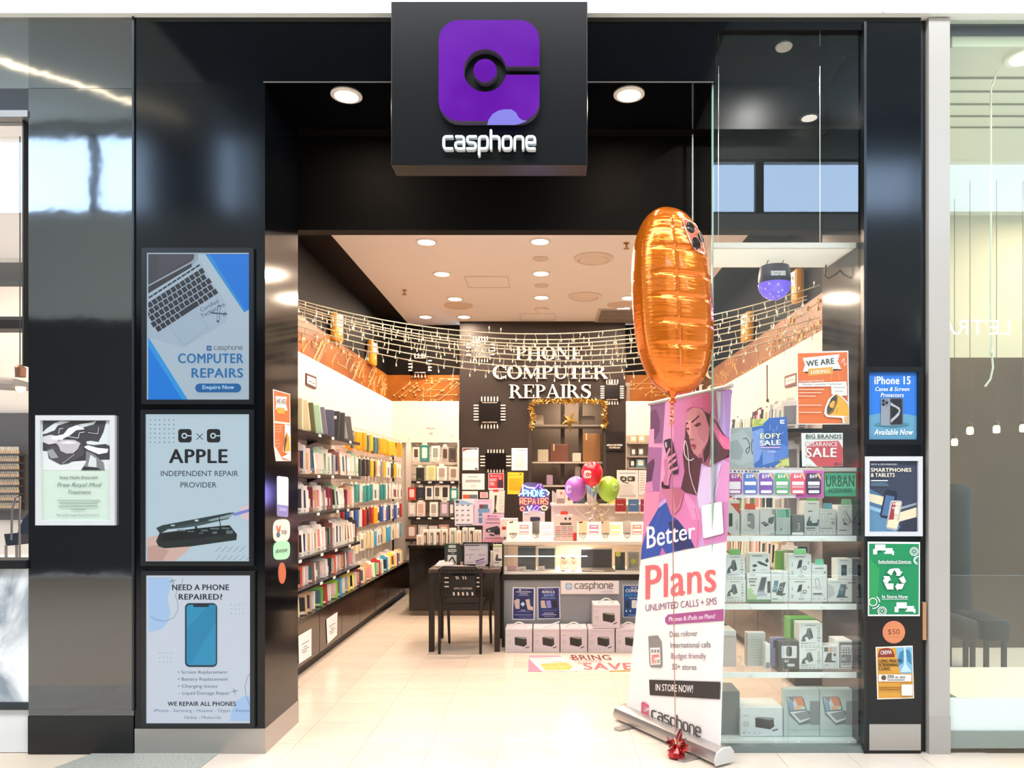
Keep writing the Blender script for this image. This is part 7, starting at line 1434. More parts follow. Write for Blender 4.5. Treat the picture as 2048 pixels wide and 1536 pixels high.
def art_watch(p, a, b, c, d):
    f = U(p, a, b, c, d); poly_(p, f, [(.44, .24), (.6, .2), (.55, .52), (.34, .58)], '#586266'); poly_(p, f, [(.46, .27), (.56, .25), (.52, .48), (.38, .52)], '#2f383c'); p.ring(*f(.7, .54), (c-a)*.075, (c-a)*.03, '#3f494d', n=14); poly_(p, f, [(.48, .58), (.6, .52), (.62, .74), (.5, .76)], '#ccd6d6'); p.disc(*f(.54, .86), (c-a)*.15, '#c3cecd', (d-b)*.05); lines_(p, f, [(.25, .08, .72, .11, '#6a7678'), (.12, .34, .16, .5, '#aab5b3'), (.1, .66, .2, .82, '#c3ccca'), (.84, .28, .9, .4, '#aab5b3')])
def art_slim(p, a, b, c, d):
    f = U(p, a, b, c, d); p.line([f(.2, .38), f(.42, .36), f(.52, .58), f(.28, .6), f(.2, .38)], .7, INK).line([f(.1, .6), f(.5, .66), f(.65, .6)], .7, INK); lines_(p, f, [(.2, .08, .75, .1, '#6d797a'), (.06, .18, .36, .19, '#a9b4b2'), (.08, .76, .66, .79, '#4d595b'), (.08, .81, .8, .82, '#a4b0ae')]); p.disc(*f(.84, .2), (c-a)*.05, INK, n=10); icons(p, f, .9, 3)
def art_phone1(p, a, b, c, d):
    f = U(p, a, b, c, d); p.rrect(*f(.2, .28), *f(.5, .8), .8, '#3f4b52'); p.ring(*f(.35, .54), (c-a)*.08, (c-a)*.02, '#8fb5b5', n=14); p.ring(*f(.74, .54), (c-a)*.11, (c-a)*.016, '#7f8c8c', n=14); lines_(p, f, [(.12, .08, .6, .1, '#a4b0ae')])
def art_dock(p, a, b, c, d):
    f = U(p, a, b, c, d); poly_(p, f, [(.46, .18), (.66, .2), (.6, .74), (.72, .76), (.7, .8), (.3, .8), (.34, .72)], '#3f5a64'); poly_(p, f, [(.46, .18), (.62, .2), (.54, .68), (.36, .66)], '#4f7f8a'); p.ring(*f(.5, .42), (c-a)*.05, (c-a)*.015, '#cfe2e4', n=14); p.ring(*f(.68, .36), (c-a)*.035, (c-a)*.018, '#46555a', n=12); poly_(p, f, [(0, .15), (.2, .3), (.24, .65), (0, .85)], '#c3cdca'); lines_(p, f, [(.06, .09, .5, .105, '#a4b0ae'), (.72, .07, .97, .17, '#a9b5b2'), (.44, .88, .56, .9, INK)])
def art_trio(p, a, b, c, d):
    f = U(p, a, b, c, d); poly_(p, f, [(.75, .35), (.88, .22), (.94, .42), (.82, .5)], INK); poly_(p, f, [(.34, .42), (.5, .4), (.9, .6), (.84, .68), (.5, .56)], '#47575a'); poly_(p, f, [(.1, .62), (.26, .54), (.4, .64), (.22, .72)], INK); lines_(p, f, [(.12, .11, .62, .15, '#7d8a8a'), (.14, .82, .28, .9, INK), (.56, .84, .86, .86, '#9aa6a4')])
def art_tall(p, a, b, c, d):
    f = U(p, a, b, c, d); poly_(p, f, [(.32, .46), (.44, .44), (.5, .66), (.84, .64), (.88, .54), (.98, .56), (.9, .74), (.16, .74), (.12, .68)], '#4f6a70'); poly_(p, f, [(.38, .39), (.56, .38), (.46, .58), (.36, .6)], '#dfe6e6'); lines_(p, f, [(.22, .07, .8, .09, '#8b9795'), (.24, .29, .52, .32, '#6a7678'), (.1, .79, .72, .815, '#4d595b'), (.1, .84, .5, .85, '#9aa6a4'), (.1, .87, .72, .88, '#9aa6a4')]); icons(p, f, .93, 3)
def art_light(p, a, b, c, d):
    f = U(p, a, b, c, d); p.line([f(.14, .2), f(.3, .18), f(.36, .5), f(.14, .52), f(.14, .2)], .6, '#9aa8a8').line([f(.4, .24), f(.5, .26), f(.46, .5), f(.38, .5)], .6, '#9aa8a8'); p.disc(*f(.82, .54), (c-a)*.12, '#a9b8b5').rect(*f(.62, .36), *f(.95, .42), '#c3cecb'); lines_(p, f, [(.46, .18, .74, .2, '#6a7678'), (.08, .74, .8, .76, '#6a7678'), (.12, .08, .6, .09, '#a4b0ae')]); icons(p, f, .87, 3, .16)
def art_diag(p, a, b, c, d):
    f = U(p, a, b, c, d); poly_(p, f, [(.28, .22), (.76, .16), (.5, .8), (.3, .5)], '#e6ecec'); p.line([f(.3, .22), f(.62, .62), f(.76, .56), f(.44, .17)], .8, '#56646a').line([f(.4, .2), f(.74, .58)], 1.3, '#7d8c92'); p.ring(*f(.34, .5), (c-a)*.07, (c-a)*.03, INK, n=12); poly_(p, f, [(.36, .55), (.6, .68), (.3, .66)], '#67757a'); p.ring(*f(.84, .2), (c-a)*.05, (c-a)*.02, '#7d8c92', n=10); lines_(p, f, [(.3, .07, .8, .08, '#a4b0ae'), (.08, .83, .5, .855, INK), (.04, .15, .2, .16, '#a4b0ae')])
def art_power(p, a, b, c, d):
    f = U(p, a, b, c, d); poly_(p, f, [(.34, .2), (.42, .14), (.66, .16), (.74, .26), (.74, .72), (.66, .78), (.34, .66)], '#9ba2a2'); poly_(p, f, [(.34, .2), (.42, .14), (.66, .16), (.6, .24), (.44, .24)], '#7f8888'); p.rect(*f(.24, .48), *f(.52, .57), '#e4eae8'); lines_(p, f, [(.2, .07, .52, .08, '#b4bfbc'), (.1, .82, .7, .83, '#b4bfbc')])
def art_wallet(p, a, b, c, d):
    f = U(p, a, b, c, d); poly_(p, f, [(.06, .55), (.3, .5), (.64, .62), (.38, .7)], '#5c686b'); poly_(p, f, [(.58, .4), (.66, .36), (.98, .32), (.92, .54), (.8, .6), (.56, .55)], '#66737a'); p.line([f(.2, .56), f(.4, .58)], .8, '#e6ecec'); lines_(p, f, [(.82, .06, .99, .24, '#a2abaa'), (.1, .07, .5, .08, '#b4bfbc'), (.72, .93, .95, .97, '#b4bfbc')])
def art_red(p, a, b, c, d):
    f = U(p, a, b, c, d); poly_(p, f, [(.2, .1), (1, .1), (1, .42)], '#cf5a4a'); poly_(p, f, [(0, .9), (.35, 1), (0, 1)], '#cf5a4a'); p.rrect(*f(.1, .38), *f(.4, .76), 1, '#414b4a'); lines_(p, f, [(.68, .6, .72, .88, '#9aa6a4'), (.8, .55, .83, .88, '#9aa6a4')])
def art_mint(p, a, b, c, d):
    f = U(p, a, b, c, d); p.rect(*f(.06, .03), *f(1, .34), '#86cfb8'); poly_(p, f, [(.62, .05), (.86, .03), (.9, .34), (.72, .34)], '#4f9a88'); poly_(p, f, [(.28, .82), (.36, .72), (.4, .84)], INK); lines_(p, f, [(.1, .45, .32, .46, '#b9cfc9'), (.1, .58, .3, .59, '#b9cfc9')])
def art_three(p, a, b, c, d): p.text('3', (a+c)/2+1, d-9, 15, '#d5ddda', 'c', 0, w=9).rect(a+9, d-7.4, c-5, d-6.6, '#c3cbc8')
def art_black(p, a, b, c, d):
    f = U(p, a, b, c, d); p.rrect(*f(.14, .16), *f(.9, .6), 2, '#dfe5e4').rrect(*f(.38, .18), *f(.66, .54), 4, '#3a4240').rect(*f(.3, .66), *f(.5, .75), '#cfd6d4').rrect(*f(.42, .8), *f(.8, .9), 1.6, '#d8dedc').rect(*f(.36, .68), *f(.46, .71), '#4a5250')
def art_phone17(p, a, b, c, d):
    f = U(p, a, b, c, d); p.rect(*f(.1, .06), *f(.93, .95), '#7d8486').rrect(*f(.17, .15), *f(.8, .93), 3.4, '#f1efef').rect(*f(.2, .24), *f(.77, .86), '#868d92')
    for i in range(4):
        for j in range(3): p.rrect(*f(.23+i*.14, .26+j*.085), *f(.32+i*.14, .315+j*.085), .5, '#f4f6f6')
        p.rrect(*f(.23+i*.14, .78), *f(.32+i*.14, .84), .5, '#e4e8ea')
    lines_(p, f, [(.13, .58, .5, .72, '#a9b1b5'), (.2, .63, .45, .65, '#e9eded')])
def art_stand2(p, a, b, c, d):
    f = U(p, a, b, c, d); p.rect(*f(.08, .06), *f(.36, .25), '#51605c').rect(*f(.4, .06), *f(.68, .25), '#e4b3a4').rect(*f(.74, .06), *f(.9, .25), '#c3ccca'); poly_(p, f, [(.32, .32), (.62, .28), (.6, .62), (.92, .66), (.9, .7), (.1, .7), (.14, .62)], '#43524e'); p.disc(*f(.82, .38), (c-a)*.1, '#59615f'); lines_(p, f, [(.1, .81, .4, .835, INK)]); icons(p, f, .93, 3)
def art_tabkey(p, a, b, c, d):
    f = U(p, a, b, c, d); poly_(p, f, [(.06, .16), (.5, .15), (.56, .2), (.64, .44), (.74, .47), (.78, .72), (.44, .76), (.14, .54)], '#6f7a7a'); poly_(p, f, [(.09, .17), (.51, .165), (.6, .42), (.18, .45)], '#d5dde0'); poly_(p, f, [(.28, .17), (.51, .165), (.58, .36), (.4, .36)], '#e08a5c'); poly_(p, f, [(.12, .2), (.26, .3), (.3, .44), (.18, .45)], '#86a6c4'); poly_(p, f, [(.1, .17), (.3, .17), (.26, .28)], '#8a9094'); poly_(p, f, [(.3, .36), (.5, .34), (.48, .43), (.34, .44)], '#e6b98a'); poly_(p, f, [(.16, .48), (.62, .45), (.76, .62), (.44, .72)], '#dfe6e6'); poly_(p, f, [(.28, .52), (.62, .46), (.76, .6), (.46, .66)], '#8b9493'); p.rect(*f(.73, .25), *f(1, .75), '#838d8d').rect(*f(.73, .495), *f(1, .505), '#76807f'); lines_(p, f, [(.65, .82, 1, .845, '#b5dfc0'), (.12, .86, .4, .87, '#9fb5ad')])
def wbox(label, r, zf, k, col='#dce6e2', art=None, d=.1, Y=WY, name='product_box', base=None, **kw):
    a, b, c, d_ = r; u0, v0 = zf(a, b); u1, v1 = zf(c, d_); z0 = SHZ[k]+.001 if base is None else base
    o = pbox(name, label, 'box', u0, v0, u1, v1, Y, d, col, (lambda p, a_, b_, c_, d2: art(p, a_, b_, c_, CY-(z0-CZ)*F/Y)) if art else None, z0=z0, **kw); return fz(v0, Y)
WB = '#e6eee9'
wbox('white and red diagonal carton on the upper window shelf beside the banner', (125, 395, 245, 748), zj, 1, WB, art_red)
wbox('white power bank carton with an orange tab on the upper window shelf', (258, 490, 440, 748), zj, 1, WB, art_power, tab='#e0603a')
wbox('white folding stand carton on the upper window shelf', (445, 475, 590, 748), zj, 1, WB, art_wallet)
wbox('white carton with a mint green top on the upper window shelf', (608, 480, 748, 748), zj, 1, '#cfe0da', art_mint)
wbox('small grey carton with a large figure on the upper window shelf', (765, 545, 880, 715), zj, 1, '#7d8784', art_three, d=.06)
wbox('white label card before the small grey carton on the upper window shelf', (765, 718, 880, 748), zj, 1, '#e9efec', None, d=.01, Y=WY-.03)
wbox('tall white charger carton on the upper window shelf', (887, 405, 1035, 735), zj, 1, WB, art_tall, tab='#6fc25a')
wbox('white phone case carton with a blue tab on the upper window shelf', (1038, 485, 1198, 742), zj, 1, WB, art_light, tab='#6fb7c4')
wbox('white desk stand carton with a green tab, right end of upper window shelf', (1215, 445, 1395, 745), zj, 1, WB, art_diag, tab='#8fce9a')
t_ = wbox('white car mount carton, lower of two at the left of the middle window shelf', (100, 1185, 305, 1425), zj, 2, WB, art_mount)
wbox('white car mount carton, upper of two at the left of the middle window shelf', (100, 940, 298, 1180), zj, 2, WB, art_mount, base=t_+.001, tab='#7cc06a')
t_ = wbox('white phone stand carton with a green foot on the middle window shelf', (318, 1120, 553, 1425), zj, 2, WB, art_stand1)
wbox('white three piece charger carton standing on the green footed carton', (345, 925, 545, 1118), zj, 2, WB, art_trio, base=t_+.001)
wbox('white carton with two tilted phones on the middle window shelf', (558, 1105, 730, 1425), zj, 2, WB, art_pair)
wbox('plain green pouch behind the tilted phones carton', (600, 900, 735, 1425), zj, 2, '#8bbf5a', None, d=.03, Y=WY+.13)
t_ = wbox('white watch charger carton, lower of two on the middle window shelf', (735, 1185, 955, 1425), zj, 2, WB, art_watch)
wbox('white watch charger carton, upper of two, green tab, middle window shelf', (735, 935, 955, 1180), zj, 2, WB, art_watch, base=t_+.001, tab='#8fd88f')
wbox('slim white phone stand carton with a mint tab on the middle window shelf', (960, 1040, 1112, 1425), zj, 2, WB, art_slim, tab='#7fdcae')
t_ = wbox('wide white phone dock carton at the right end of the middle window shelf', (1118, 1190, 1395, 1420), zj, 2, WB, art_dock)
wbox('white magnetic charger carton stacked on the phone dock carton', (1215, 980, 1395, 1185), zj, 2, WB, art_phone1, base=t_+.001)
wbox('pale pink carton with a white lid at the left of the lower window shelf', (75, 352, 212, 655), zk, 3, '#cfc4bf', None, d=.14, Y=WY+.06)
z_ = fz(zk(0, 352)[1], WY+.06); MB().box((fx(zk(70, 0)[0], WY+.05), WY+.05, z_+.0005), (fx(zk(210, 0)[0], WY+.05), WY+.22, fz(zk(0, 305)[1], WY+.05)), M('#d9e1e0', .3), .003).build('lid', bpy.data.objects[[x.name for x in bpy.data.objects if x.get('label') == 'pale pink carton with a white lid at the left of the lower window shelf'][0]])
wbox('thick clear sleeved booklet on the lower window shelf', (312, 322, 500, 655), zk, 3, '#c9cfca', lambda p, a, b, c, d: (p.bars(a+6, b+8, c-6, 9, 5.2, 1, '#b3bab4', .3), p.rect(a, b, a+2, d, '#b39a5a')), d=.05, Y=WY+.08)
wbox('narrow white screen protector pack on the lower window shelf', (500, 435, 548, 705), zk, 3, '#e1e6e4', lambda p, a, b, c, d: p.rrect(a+1, d-14, c-1, d-2, 2, '#8d9694'), d=.12)
wbox('violet phone case pack on the lower window shelf', (552, 372, 692, 685), zk, 3, '#9c9cc0', lambda p, a, b, c, d: p.rrect(a+5, b+5, a+14, b+21, 3, '#5d6080'), d=.03, Y=WY+.06)
wbox('black car charger carton with a white window on the lower window shelf', (630, 410, 830, 712), zk, 3, '#4a504f', art_black, d=.1)
t_ = wbox('white car mount carton, lower of two on the lower window shelf', (835, 475, 1065, 712), zk, 3, WB, art_mount)
wbox('white car mount carton, upper of two on the lower window shelf', (835, 228, 1065, 470), zk, 3, WB, art_mount, base=t_+.001)
wbox('bright green carton behind the car mount cartons', (745, 185, 1000, 712), zk, 3, '#55b84a', None, d=.12, Y=WY+.115)
wbox('small white stand carton with two colour squares on the lower window shelf', (1070, 455, 1210, 712), zk, 3, WB, art_stand2)
wbox('white smartphone carton with a home screen on the lower window shelf', (1212, 402, 1395, 712), zk, 3, '#f6fafa', art_phone17, d=.14)
wbox('large dark grey speaker carton at the bottom left of the window', (40, 905, 246, 1340), zk, 4, '#737b79', None, d=.2, Y=WY+.03)
def art_spk(p, a, b, c, d): speaker_art(p, None, a, b, c-a, d-b, 6)
wbox('white speaker carton on the window floor', (250, 1062, 672, 1385), zk, 4, '#e3ebe9', art_spk, d=.2)
wbox('pale green tablet keyboard carton on the window floor, left of two', (682, 885, 1035, 1385), zk, 4, '#c3d3cb', art_tabkey, d=.06)
wbox('pale green tablet keyboard carton on the window floor, right of two', (1040, 885, 1395, 1385), zk, 4, '#c3d3cb', art_tabkey, d=.06)
# --- sheets stuck inside the window glass
GI = front(4.281)
def wsheet(label, q, z, col, t=.002, name='poster'): return quad_thing(name, label, 'poster' if name == 'poster' else 'sign', front(4.2815), q, z, col, t, off=0)
o, p = wsheet('large orange hiring poster with a yellow megaphone in the shop window', [(962,140),(1575,125),(1588,997),(972,1000)], ZI, '#f6f0ea')
p.poly([(977,158),(1562,143),(1573,984),(986,988)], '#f07a38').poly([(1035,212),(1472,168),(1448,250),(1495,352),(1392,358),(1392,395),(1100,380),(1038,375),(1065,290)], '#fbf7f3').poly([(1055,376),(1100,372),(1100,390),(1056,392)], '#4a2e20').poly([(1400,340),(1495,345),(1495,356),(1390,362)], '#4a3020')
p.text('WE ARE', 1250, 296, 66, '#42473f', 'c', 2, w=335, ang=-6).poly([(1100,342),(1390,318),(1392,400),(1105,425)], '#f2ab3c').text('HIRING', 1248, 396, 44, '#fbf4ea', 'c', 2, w=232, ang=-5)
p.line([(1490,268),(1525,215),(1528,300),(1560,270)], 7, '#fdf3ea', False).line([(1380,400),(1365,480)], 3, '#f6c9a8', False).line([(1450,380),(1480,480)], 3, '#f6c9a8', False).text('CASPHONE EMERALD', 1140, 496, 20, '#fbe6d8', 'c', 2, w=300, ang=-2)
p.poly([(985,508),(1552,490),(1552,545),(988,552)], '#f6efe9').text('Mobile/Computer Technician', 1265, 532, 22, '#5f5852', 'c', 1, w=470, ang=-1).poly([(1372,545),(1558,538),(1560,656),(1480,660),(1376,640)], '#f3ece6').bars(1395, 556, 1540, 1, 1, 12, '#b3aca4', 0).bars(1415, 600, 1510, 1, 1, 12, '#b3aca4', 0)
for k, (x1, y) in enumerate(((1285, 580), (1260, 618), (1190, 658), (1260, 765), (1260, 850))): p.rect(990, y, x1, y+9, '#fad0b4')
p.poly([(1455,620),(1573,740),(1580,890),(1560,984),(1512,984),(1500,920),(1320,908),(1290,870),(1300,800),(1340,700),(1420,628)], '#fbf5ef').poly([(1440,634),(1470,660),(1573,770),(1582,900),(1400,892),(1330,890)], '#f2a92e').poly([(1426,640),(1452,668),(1445,740),(1400,850),(1345,888),(1318,870),(1320,800),(1370,690)], '#7a5a34').poly([(1422,655),(1436,690),(1410,780),(1360,855),(1330,860),(1335,790),(1380,690)], '#3d3a30').poly([(1350,760),(1395,715),(1420,725),(1400,800),(1362,800)], '#f0ab40').line([(1455,800),(1430,870)], 4, '#6a4a24', False).line([(1470,655),(1573,765)], 4, '#6a4a24', False).poly([(1525,905),(1580,900),(1582,980),(1528,975)], '#e0b07a'); p.build('print', o)
o, p = wsheet('crumpled blue end of year sale poster in the shop window', [(437,937),(850,905),(878,1490),(465,1510)], ZI, '#3d6fc0')
p.poly([(437,937),(640,922),(560,1000),(585,1005),(440,1030)], '#d5da7a').poly([(470,945),(540,940),(480,985),(560,1000),(450,1020)], '#c3c85c').line([(475,948),(545,942),(490,990),(582,1003)], 4, '#555a28', False).poly([(878,1490),(700,1500),(780,1440),(735,1430),(872,1385)], '#d8dd84').line([(872,1400),(735,1432),(790,1440),(760,1490),(860,1480)], 4, '#555a28', False)
p.poly([(440,1080),(560,1040),(600,1200),(520,1420),(462,1460)], '#86a5e4').poly([(700,1180),(870,1260),(860,1380),(720,1440),(640,1380)], '#5f88d6').poly([(560,1260),(700,1300),(700,1440),(560,1480)], '#7a9be0').rrect(768, 942, 822, 990, 10, '#f0f4fa').rrect(784, 956, 824, 974, 6, '#3d6fc0').disc(800, 965, 6, '#f0f4fa')
for a, b, c, d in ((560,1045,575,1080),(650,1000,652,1060),(685,1055,700,1085),(740,1010,720,1065),(490,1090,520,1110),(780,1110,812,1090)): p.line([(a, b), (c, d)], 4, '#c3d4f2')
p.text('EOFY', 655, 1164, 60, '#f2f0b8', 'c', 2, w=250, ang=-1).text('SALE', 655, 1242, 58, '#f2f2dc', 'c', 2, w=255, ang=-3).bars(540, 1262, 770, 1, 1, 16, '#c9a4d0', 0, True).text('on now', 670, 1328, 22, '#dfe6f4', 'c', 1, w=100); p.build('print', o)
o, p = wsheet('pale grey poster with script letters behind the banner in the shop window', [(180,1040),(437,1028),(464,1508),(178,1506)], ZI, '#aab5b6')
p.poly([(180,1120),(330,1060),(440,1200),(455,1420),(300,1480),(180,1440)], '#b9c3c3').poly([(180,1200),(260,1180),(340,1300),(300,1420),(180,1400)], '#a0acae').line([(332,1165),(370,1160),(400,1200),(410,1260),(400,1320),(380,1342),(365,1320),(375,1285),(410,1262)], 9, '#343b4a').line([(445,1175),(430,1220),(432,1300),(445,1350)], 9, '#343b4a'); p.build('print', o)
o, p = wsheet('red and white clearance sale poster in the shop window', [(1020,1100),(1510,1097),(1510,1490),(1030,1495)], ZI, '#eef0ec')
p.poly([(1180,1200),(1460,1190),(1510,1280),(1508,1488),(1210,1492),(1090,1370),(1085,1260)], '#d8545c').text('BIG BRANDS', 1285, 1162, 46, '#3c4542', 'c', 2, w=430).rect(1070, 1168, 1505, 1172, '#7a807c')
p.text('CLEARANCE', 1258, 1258, 54, '#d8545c', 'c', 2, w=392).text('CLEARANCE', 1258, 1256, 50, '#f6f0ee', 'c', 1, w=384).text('SALE', 1258, 1384, 112, '#d8545c', 'c', 2, w=386).text('SALE', 1258, 1381, 106, '#f8f2f0', 'c', 2, w=376).rect(1415, 1450, 1432, 1478, '#7a2c34').rect(1440, 1450, 1462, 1478, '#8a3c44').rect(1470, 1460, 1500, 1476, '#8a3c44').rect(1070, 1476, 1150, 1481, '#9aa09c'); p.build('print', o)
o, p = wsheet('long price strip with six coloured plan cards in the shop window', R4(138, 100, 1076, 376), ZJ, '#f0ecf2', name='price_strip')
p.poly([(870,102),(1074,102),(1074,374),(800,374),(800,345),(880,120)], '#d76ac0').poly([(800,345),(880,330),(900,374),(800,374)], '#c95ab4')
for k, w_ in enumerate((150, 185, 225, 262, 298, 338, 368, 385, 415)): p.rect(w_, 105, w_+(22 if k % 3 else 14), 122, ('#3d6a9c', '#3a3a44', '#6a7480')[k % 3])
for k, (x0, x1, col, t_) in enumerate(((140, 268, '#b04a9c', '$29'), (280, 420, '#5f7fd0', '$39'), (436, 578, '#7a54ac', '$39'), (594, 735, '#54a86c', '$54'), (750, 893, '#e0566a', '$64'), (908, 1050, '#3d2a48', '$69'))):
    p.rrect(x0, 132, x1, 338, 14, col).poly([(x1-45, 134), (x1-16, 134), (x1-2, 175), (x1-2, 200)], '#e6c07a').text(t_, (x0+x1)/2-4, 176, 32, '#f6f0f4', 'c', 2, w=78).rect(x0+(14 if k else 2), 214, x1-14, 248 if k else 290, '#f4eff4').rrect(x0+(18 if k else 2), 300, x1-16, 328, 12, '#f4eff4')
    if k > 2: p.rect(x0+14, 258, x1-16, 263, '#efe6ec').rect(x0+14, 270, x1-16, 275, '#efe6ec')
    elif k: p.rect(x0+16, 262, x1-22, 274, '#ffffff' if k == 9 else col)
p.rect(140, 350, 172, 374, '#a85a6a').rect(180, 350, 196, 360, '#4a3a44').rect(220, 356, 300, 359, '#8d8690'); p.build('print', o)
o, p = wsheet('green accessories sign in the shop window beside the price strip', R4(1088, 128, 1396, 360), ZJ, '#3f9a76', name='accessories_sign')
p.poly([(1088,200),(1396,180),(1396,290),(1088,300)], '#5cb48c').text('URBAN', 1242, 262, 106, '#2c5a40', 'c', 2, w=292).text('ACCESSORIES', 1240, 322, 40, '#24503a', 'c', 2, w=236); p.build('print', o)
# --- head board with disco light
OPAL = glass('opal_acrylic', (.9, .9, .86), .6, rough=.1); t = OPAL.node_tree; tl = t.nodes.new('ShaderNodeBsdfTranslucent'); tl.inputs[0].default_value = (.92, .89, .82, 1); df = t.nodes.new('ShaderNodeBsdfDiffuse'); df.inputs[0].default_value = (.75, .71, .63, 1); m1 = t.nodes.new('ShaderNodeMixShader'); m2 = t.nodes.new('ShaderNodeMixShader'); m1.inputs[0].default_value = .35; m2.inputs[0].default_value = .55; ou = t.nodes['Material Output']; src = ou.inputs[0].links[0].from_socket
t.links.new(tl.outputs[0], m1.inputs[1]); t.links.new(df.outputs[0], m1.inputs[2]); t.links.new(src, m2.inputs[1]); t.links.new(m1.outputs[0], m2.inputs[2]); t.links.new(m2.outputs[0], ou.inputs[0])
for k, X in enumerate((1.41,)):
    zc = fz(60)-.001; o = thing('window_downlight', 'recessed dim downlight in the window head above the display', 'ceiling light', (X, 4.4, zc)); MB().lathe([(.036, -.01), (.045, -.01), (.05, 0)], (X, 4.4, zc), M('#d9d6cf', .4), 20).build('trim_ring', o); MB().lathe([(.034, -.008), (.034, -.002)], (X, 4.4, zc), M('#d9d2c4', .5, .12), 18).build('lens', o)
    l = lamp_at('lamp', (X, 4.4, zc-.02), 14, .12, o); l.data.color = (1, .97, .92)  # lamp added under the dim lens to make the head board glow
ZT = (1400, 440, 5.485); zb = 2.945
o = thing('head_board', 'translucent white board hung across the top of the window display', 'board', (1.4, 4.55, zb)); MB().prism([Vector((.965, 4.36, zb)), Vector((1.82, 4.36, zb)), Vector((1.8, 4.75, zb)), Vector((.965, 4.75, zb))], (0, 0, .012), OPAL).build('board', o)
MB().box((.965, 4.352, zb-.002), (1.82, 4.36, zb+.03), M('#dcd8cc', .3)).build('front_edge', o)
for u in (1437, 1640): x = fx(u, 4.5); MB().tube([(x, 4.5, zb+.012), (x, 4.5, 4.1)], .0025, M('#c9c6c0', .3, metal=.6), 4).build('suspension_wire', o)
DY = 4.6; dc = P(1549, 568, DY); r0 = 31*DY/F; o = thing('disco_light', 'violet glowing crystal ball disco light hanging under the head board', 'light', (dc.x, DY, dc.z-r0))
MB().lathe([(r0*.95, .0), (r0*1.02, .02), (r0*1.0, .05), (r0*.92, fz(534, DY)-dc.z)], dc, M('#3a3d52', .3), 24).build('housing', o, True)
gl_ = bpy.data.materials.new('violet_crystal'); gl_.use_nodes = True; t = gl_.node_tree; b = t.nodes['Principled BSDF']; vo = t.nodes.new('ShaderNodeTexVoronoi'); vo.inputs['Scale'].default_value = 34; rp = t.nodes.new('ShaderNodeValToRGB'); rp.color_ramp.elements[0].color = (.75, .7, 1, 1); rp.color_ramp.elements[1].color = (.12, .08, .75, 1); rp.color_ramp.elements[0].position = .06; rp.color_ramp.elements[1].position = .32
tc = t.nodes.new('ShaderNodeTexCoord'); t.links.new(tc.outputs['Object'], vo.inputs['Vector']); t.links.new(vo.outputs['Distance'], rp.inputs[0]); t.links.new(rp.outputs[0], b.inputs['Emission Color']); b.inputs['Emission Strength'].default_value = .8; b.inputs['Base Color'].default_value = (.2, .15, .6, 1); b.inputs['Roughness'].default_value = .1
bm = bmesh.new(); bmesh.ops.create_icosphere(bm, subdivisions=3, radius=r0*1.04); vv = [v.co.copy() for v in bm.verts]; vv = [Vector((v.x, v.y, min(v.z, 0)))+dc for v in vv]; ff = [[v.index for v in f.verts] for f in bm.faces if min(v.co.z for v in f.verts) < -1e-4]; bm.free()
MB().add(vv, ff, gl_).build('crystal_dome', o)
pd = Pr(front(dc.y-r0*.99), ZT, off=.002); pd.rect(778, 556, 940, 608, '#e9edf0').disc(792, 582, 4, '#444').disc(928, 580, 4, '#444').bars(815, 574, 910, 2, 12, 5, '#8a8f98', .3); pd.build('label', o)
for a, b_, c, d in ((795, 300, 715, 515), (965, 300, 885, 515)): MB().tube([P(1400+a/5.485, 440+b_/5.485, DY), P(1400+(a*.55+c*.45)/5.485+.6, 440+(b_*.5+d*.5)/5.485, DY), P(1400+c/5.485, 440+d/5.485, DY)], .003, M('#3a3330', .5), 5).build('hook_wire', o)
MB().tube([P(1688, 533, DY), P(1672, 549, DY), P(1656, 557, DY), P(1650, 550, DY), P(1652, 530, DY)], .005, M('#26221f', .5), 5).build('cable', o)
lamp_at('disco_glow', (dc.x, DY, dc.z-r0-.03), 1.2, .08); bpy.data.lights['disco_glow'].color = (.35, .25, 1)
o = thing('pull_cord', 'dark cord hanging on the right white wall behind the window', 'cord', P(1534, 802, 7.17)); MB().tube([P(1534, 730, 7.17), P(1534.5, 770, 7.17), P(1534.5, 800, 7.17)], .006, M('#5a352a', .5), 6).build('cord', o); MB().lathe([(.004, .02), (.014, 0), (.01, -.02)], P(1535, 800, 7.14), M('#4a2c24', .4), 10).build('pull', o)
# ================================================================ neighbours
Yp = 5.2; lc = P(40, 760, Yp); o = thing('pendant_lamp', 'copper pendant lamp with a wide grey shade in the left neighbour salon', 'lamp', (lc.x, Yp, fz(785, Yp)))
xs_ = fx(40, Yp); MB().tube([(xs_, Yp, fz(728, Yp)), (xs_, Yp, 4.0)], .004, M('#2a2826', .5), 6).build('cord', o)
MB().lathe([(.035, fz(754, Yp)), (.038, fz(736, Yp)), (.012, fz(729, Yp))], (xs_, Yp, 0), M('#a9745c', .3, metal=.6), 18).build('socket_cup', o, True)
MB().lathe([(.19, fz(775, Yp)), (.2, fz(774, Yp)), (.16, fz(765, Yp)), (.05, fz(756, Yp))], (xs_-.1, Yp, 0), M('#8f8580', .4), 28).build('shade', o, True)
MB().lathe([(.005, fz(785, Yp)), (.03, fz(780, Yp)), (.03, fz(772, Yp)), (.01, fz(766, Yp))], (xs_+.005, Yp, 0), M('#ffd9a0', .4, 9), 16).build('bulb', o, True)
lamp_at('salon_lamp', (-5.0, 5.2, 3.9), 45, .8)
lamp_at('salon_lamp', (-5.2, 6.8, 3.9), 50, .8)
o = thing('polish_rack', 'dark wall rack of nail polish rows in the left neighbour salon', 'rack', (fx(20, 7.9), 7.95, fz(1030, 7.9)))
MB().box((-7.5, 7.94, fz(1040, 7.94)), (fx(57, 7.94), 7.995, fz(826, 7.94)), M('#5d5450', .6)).build('back_board', o)
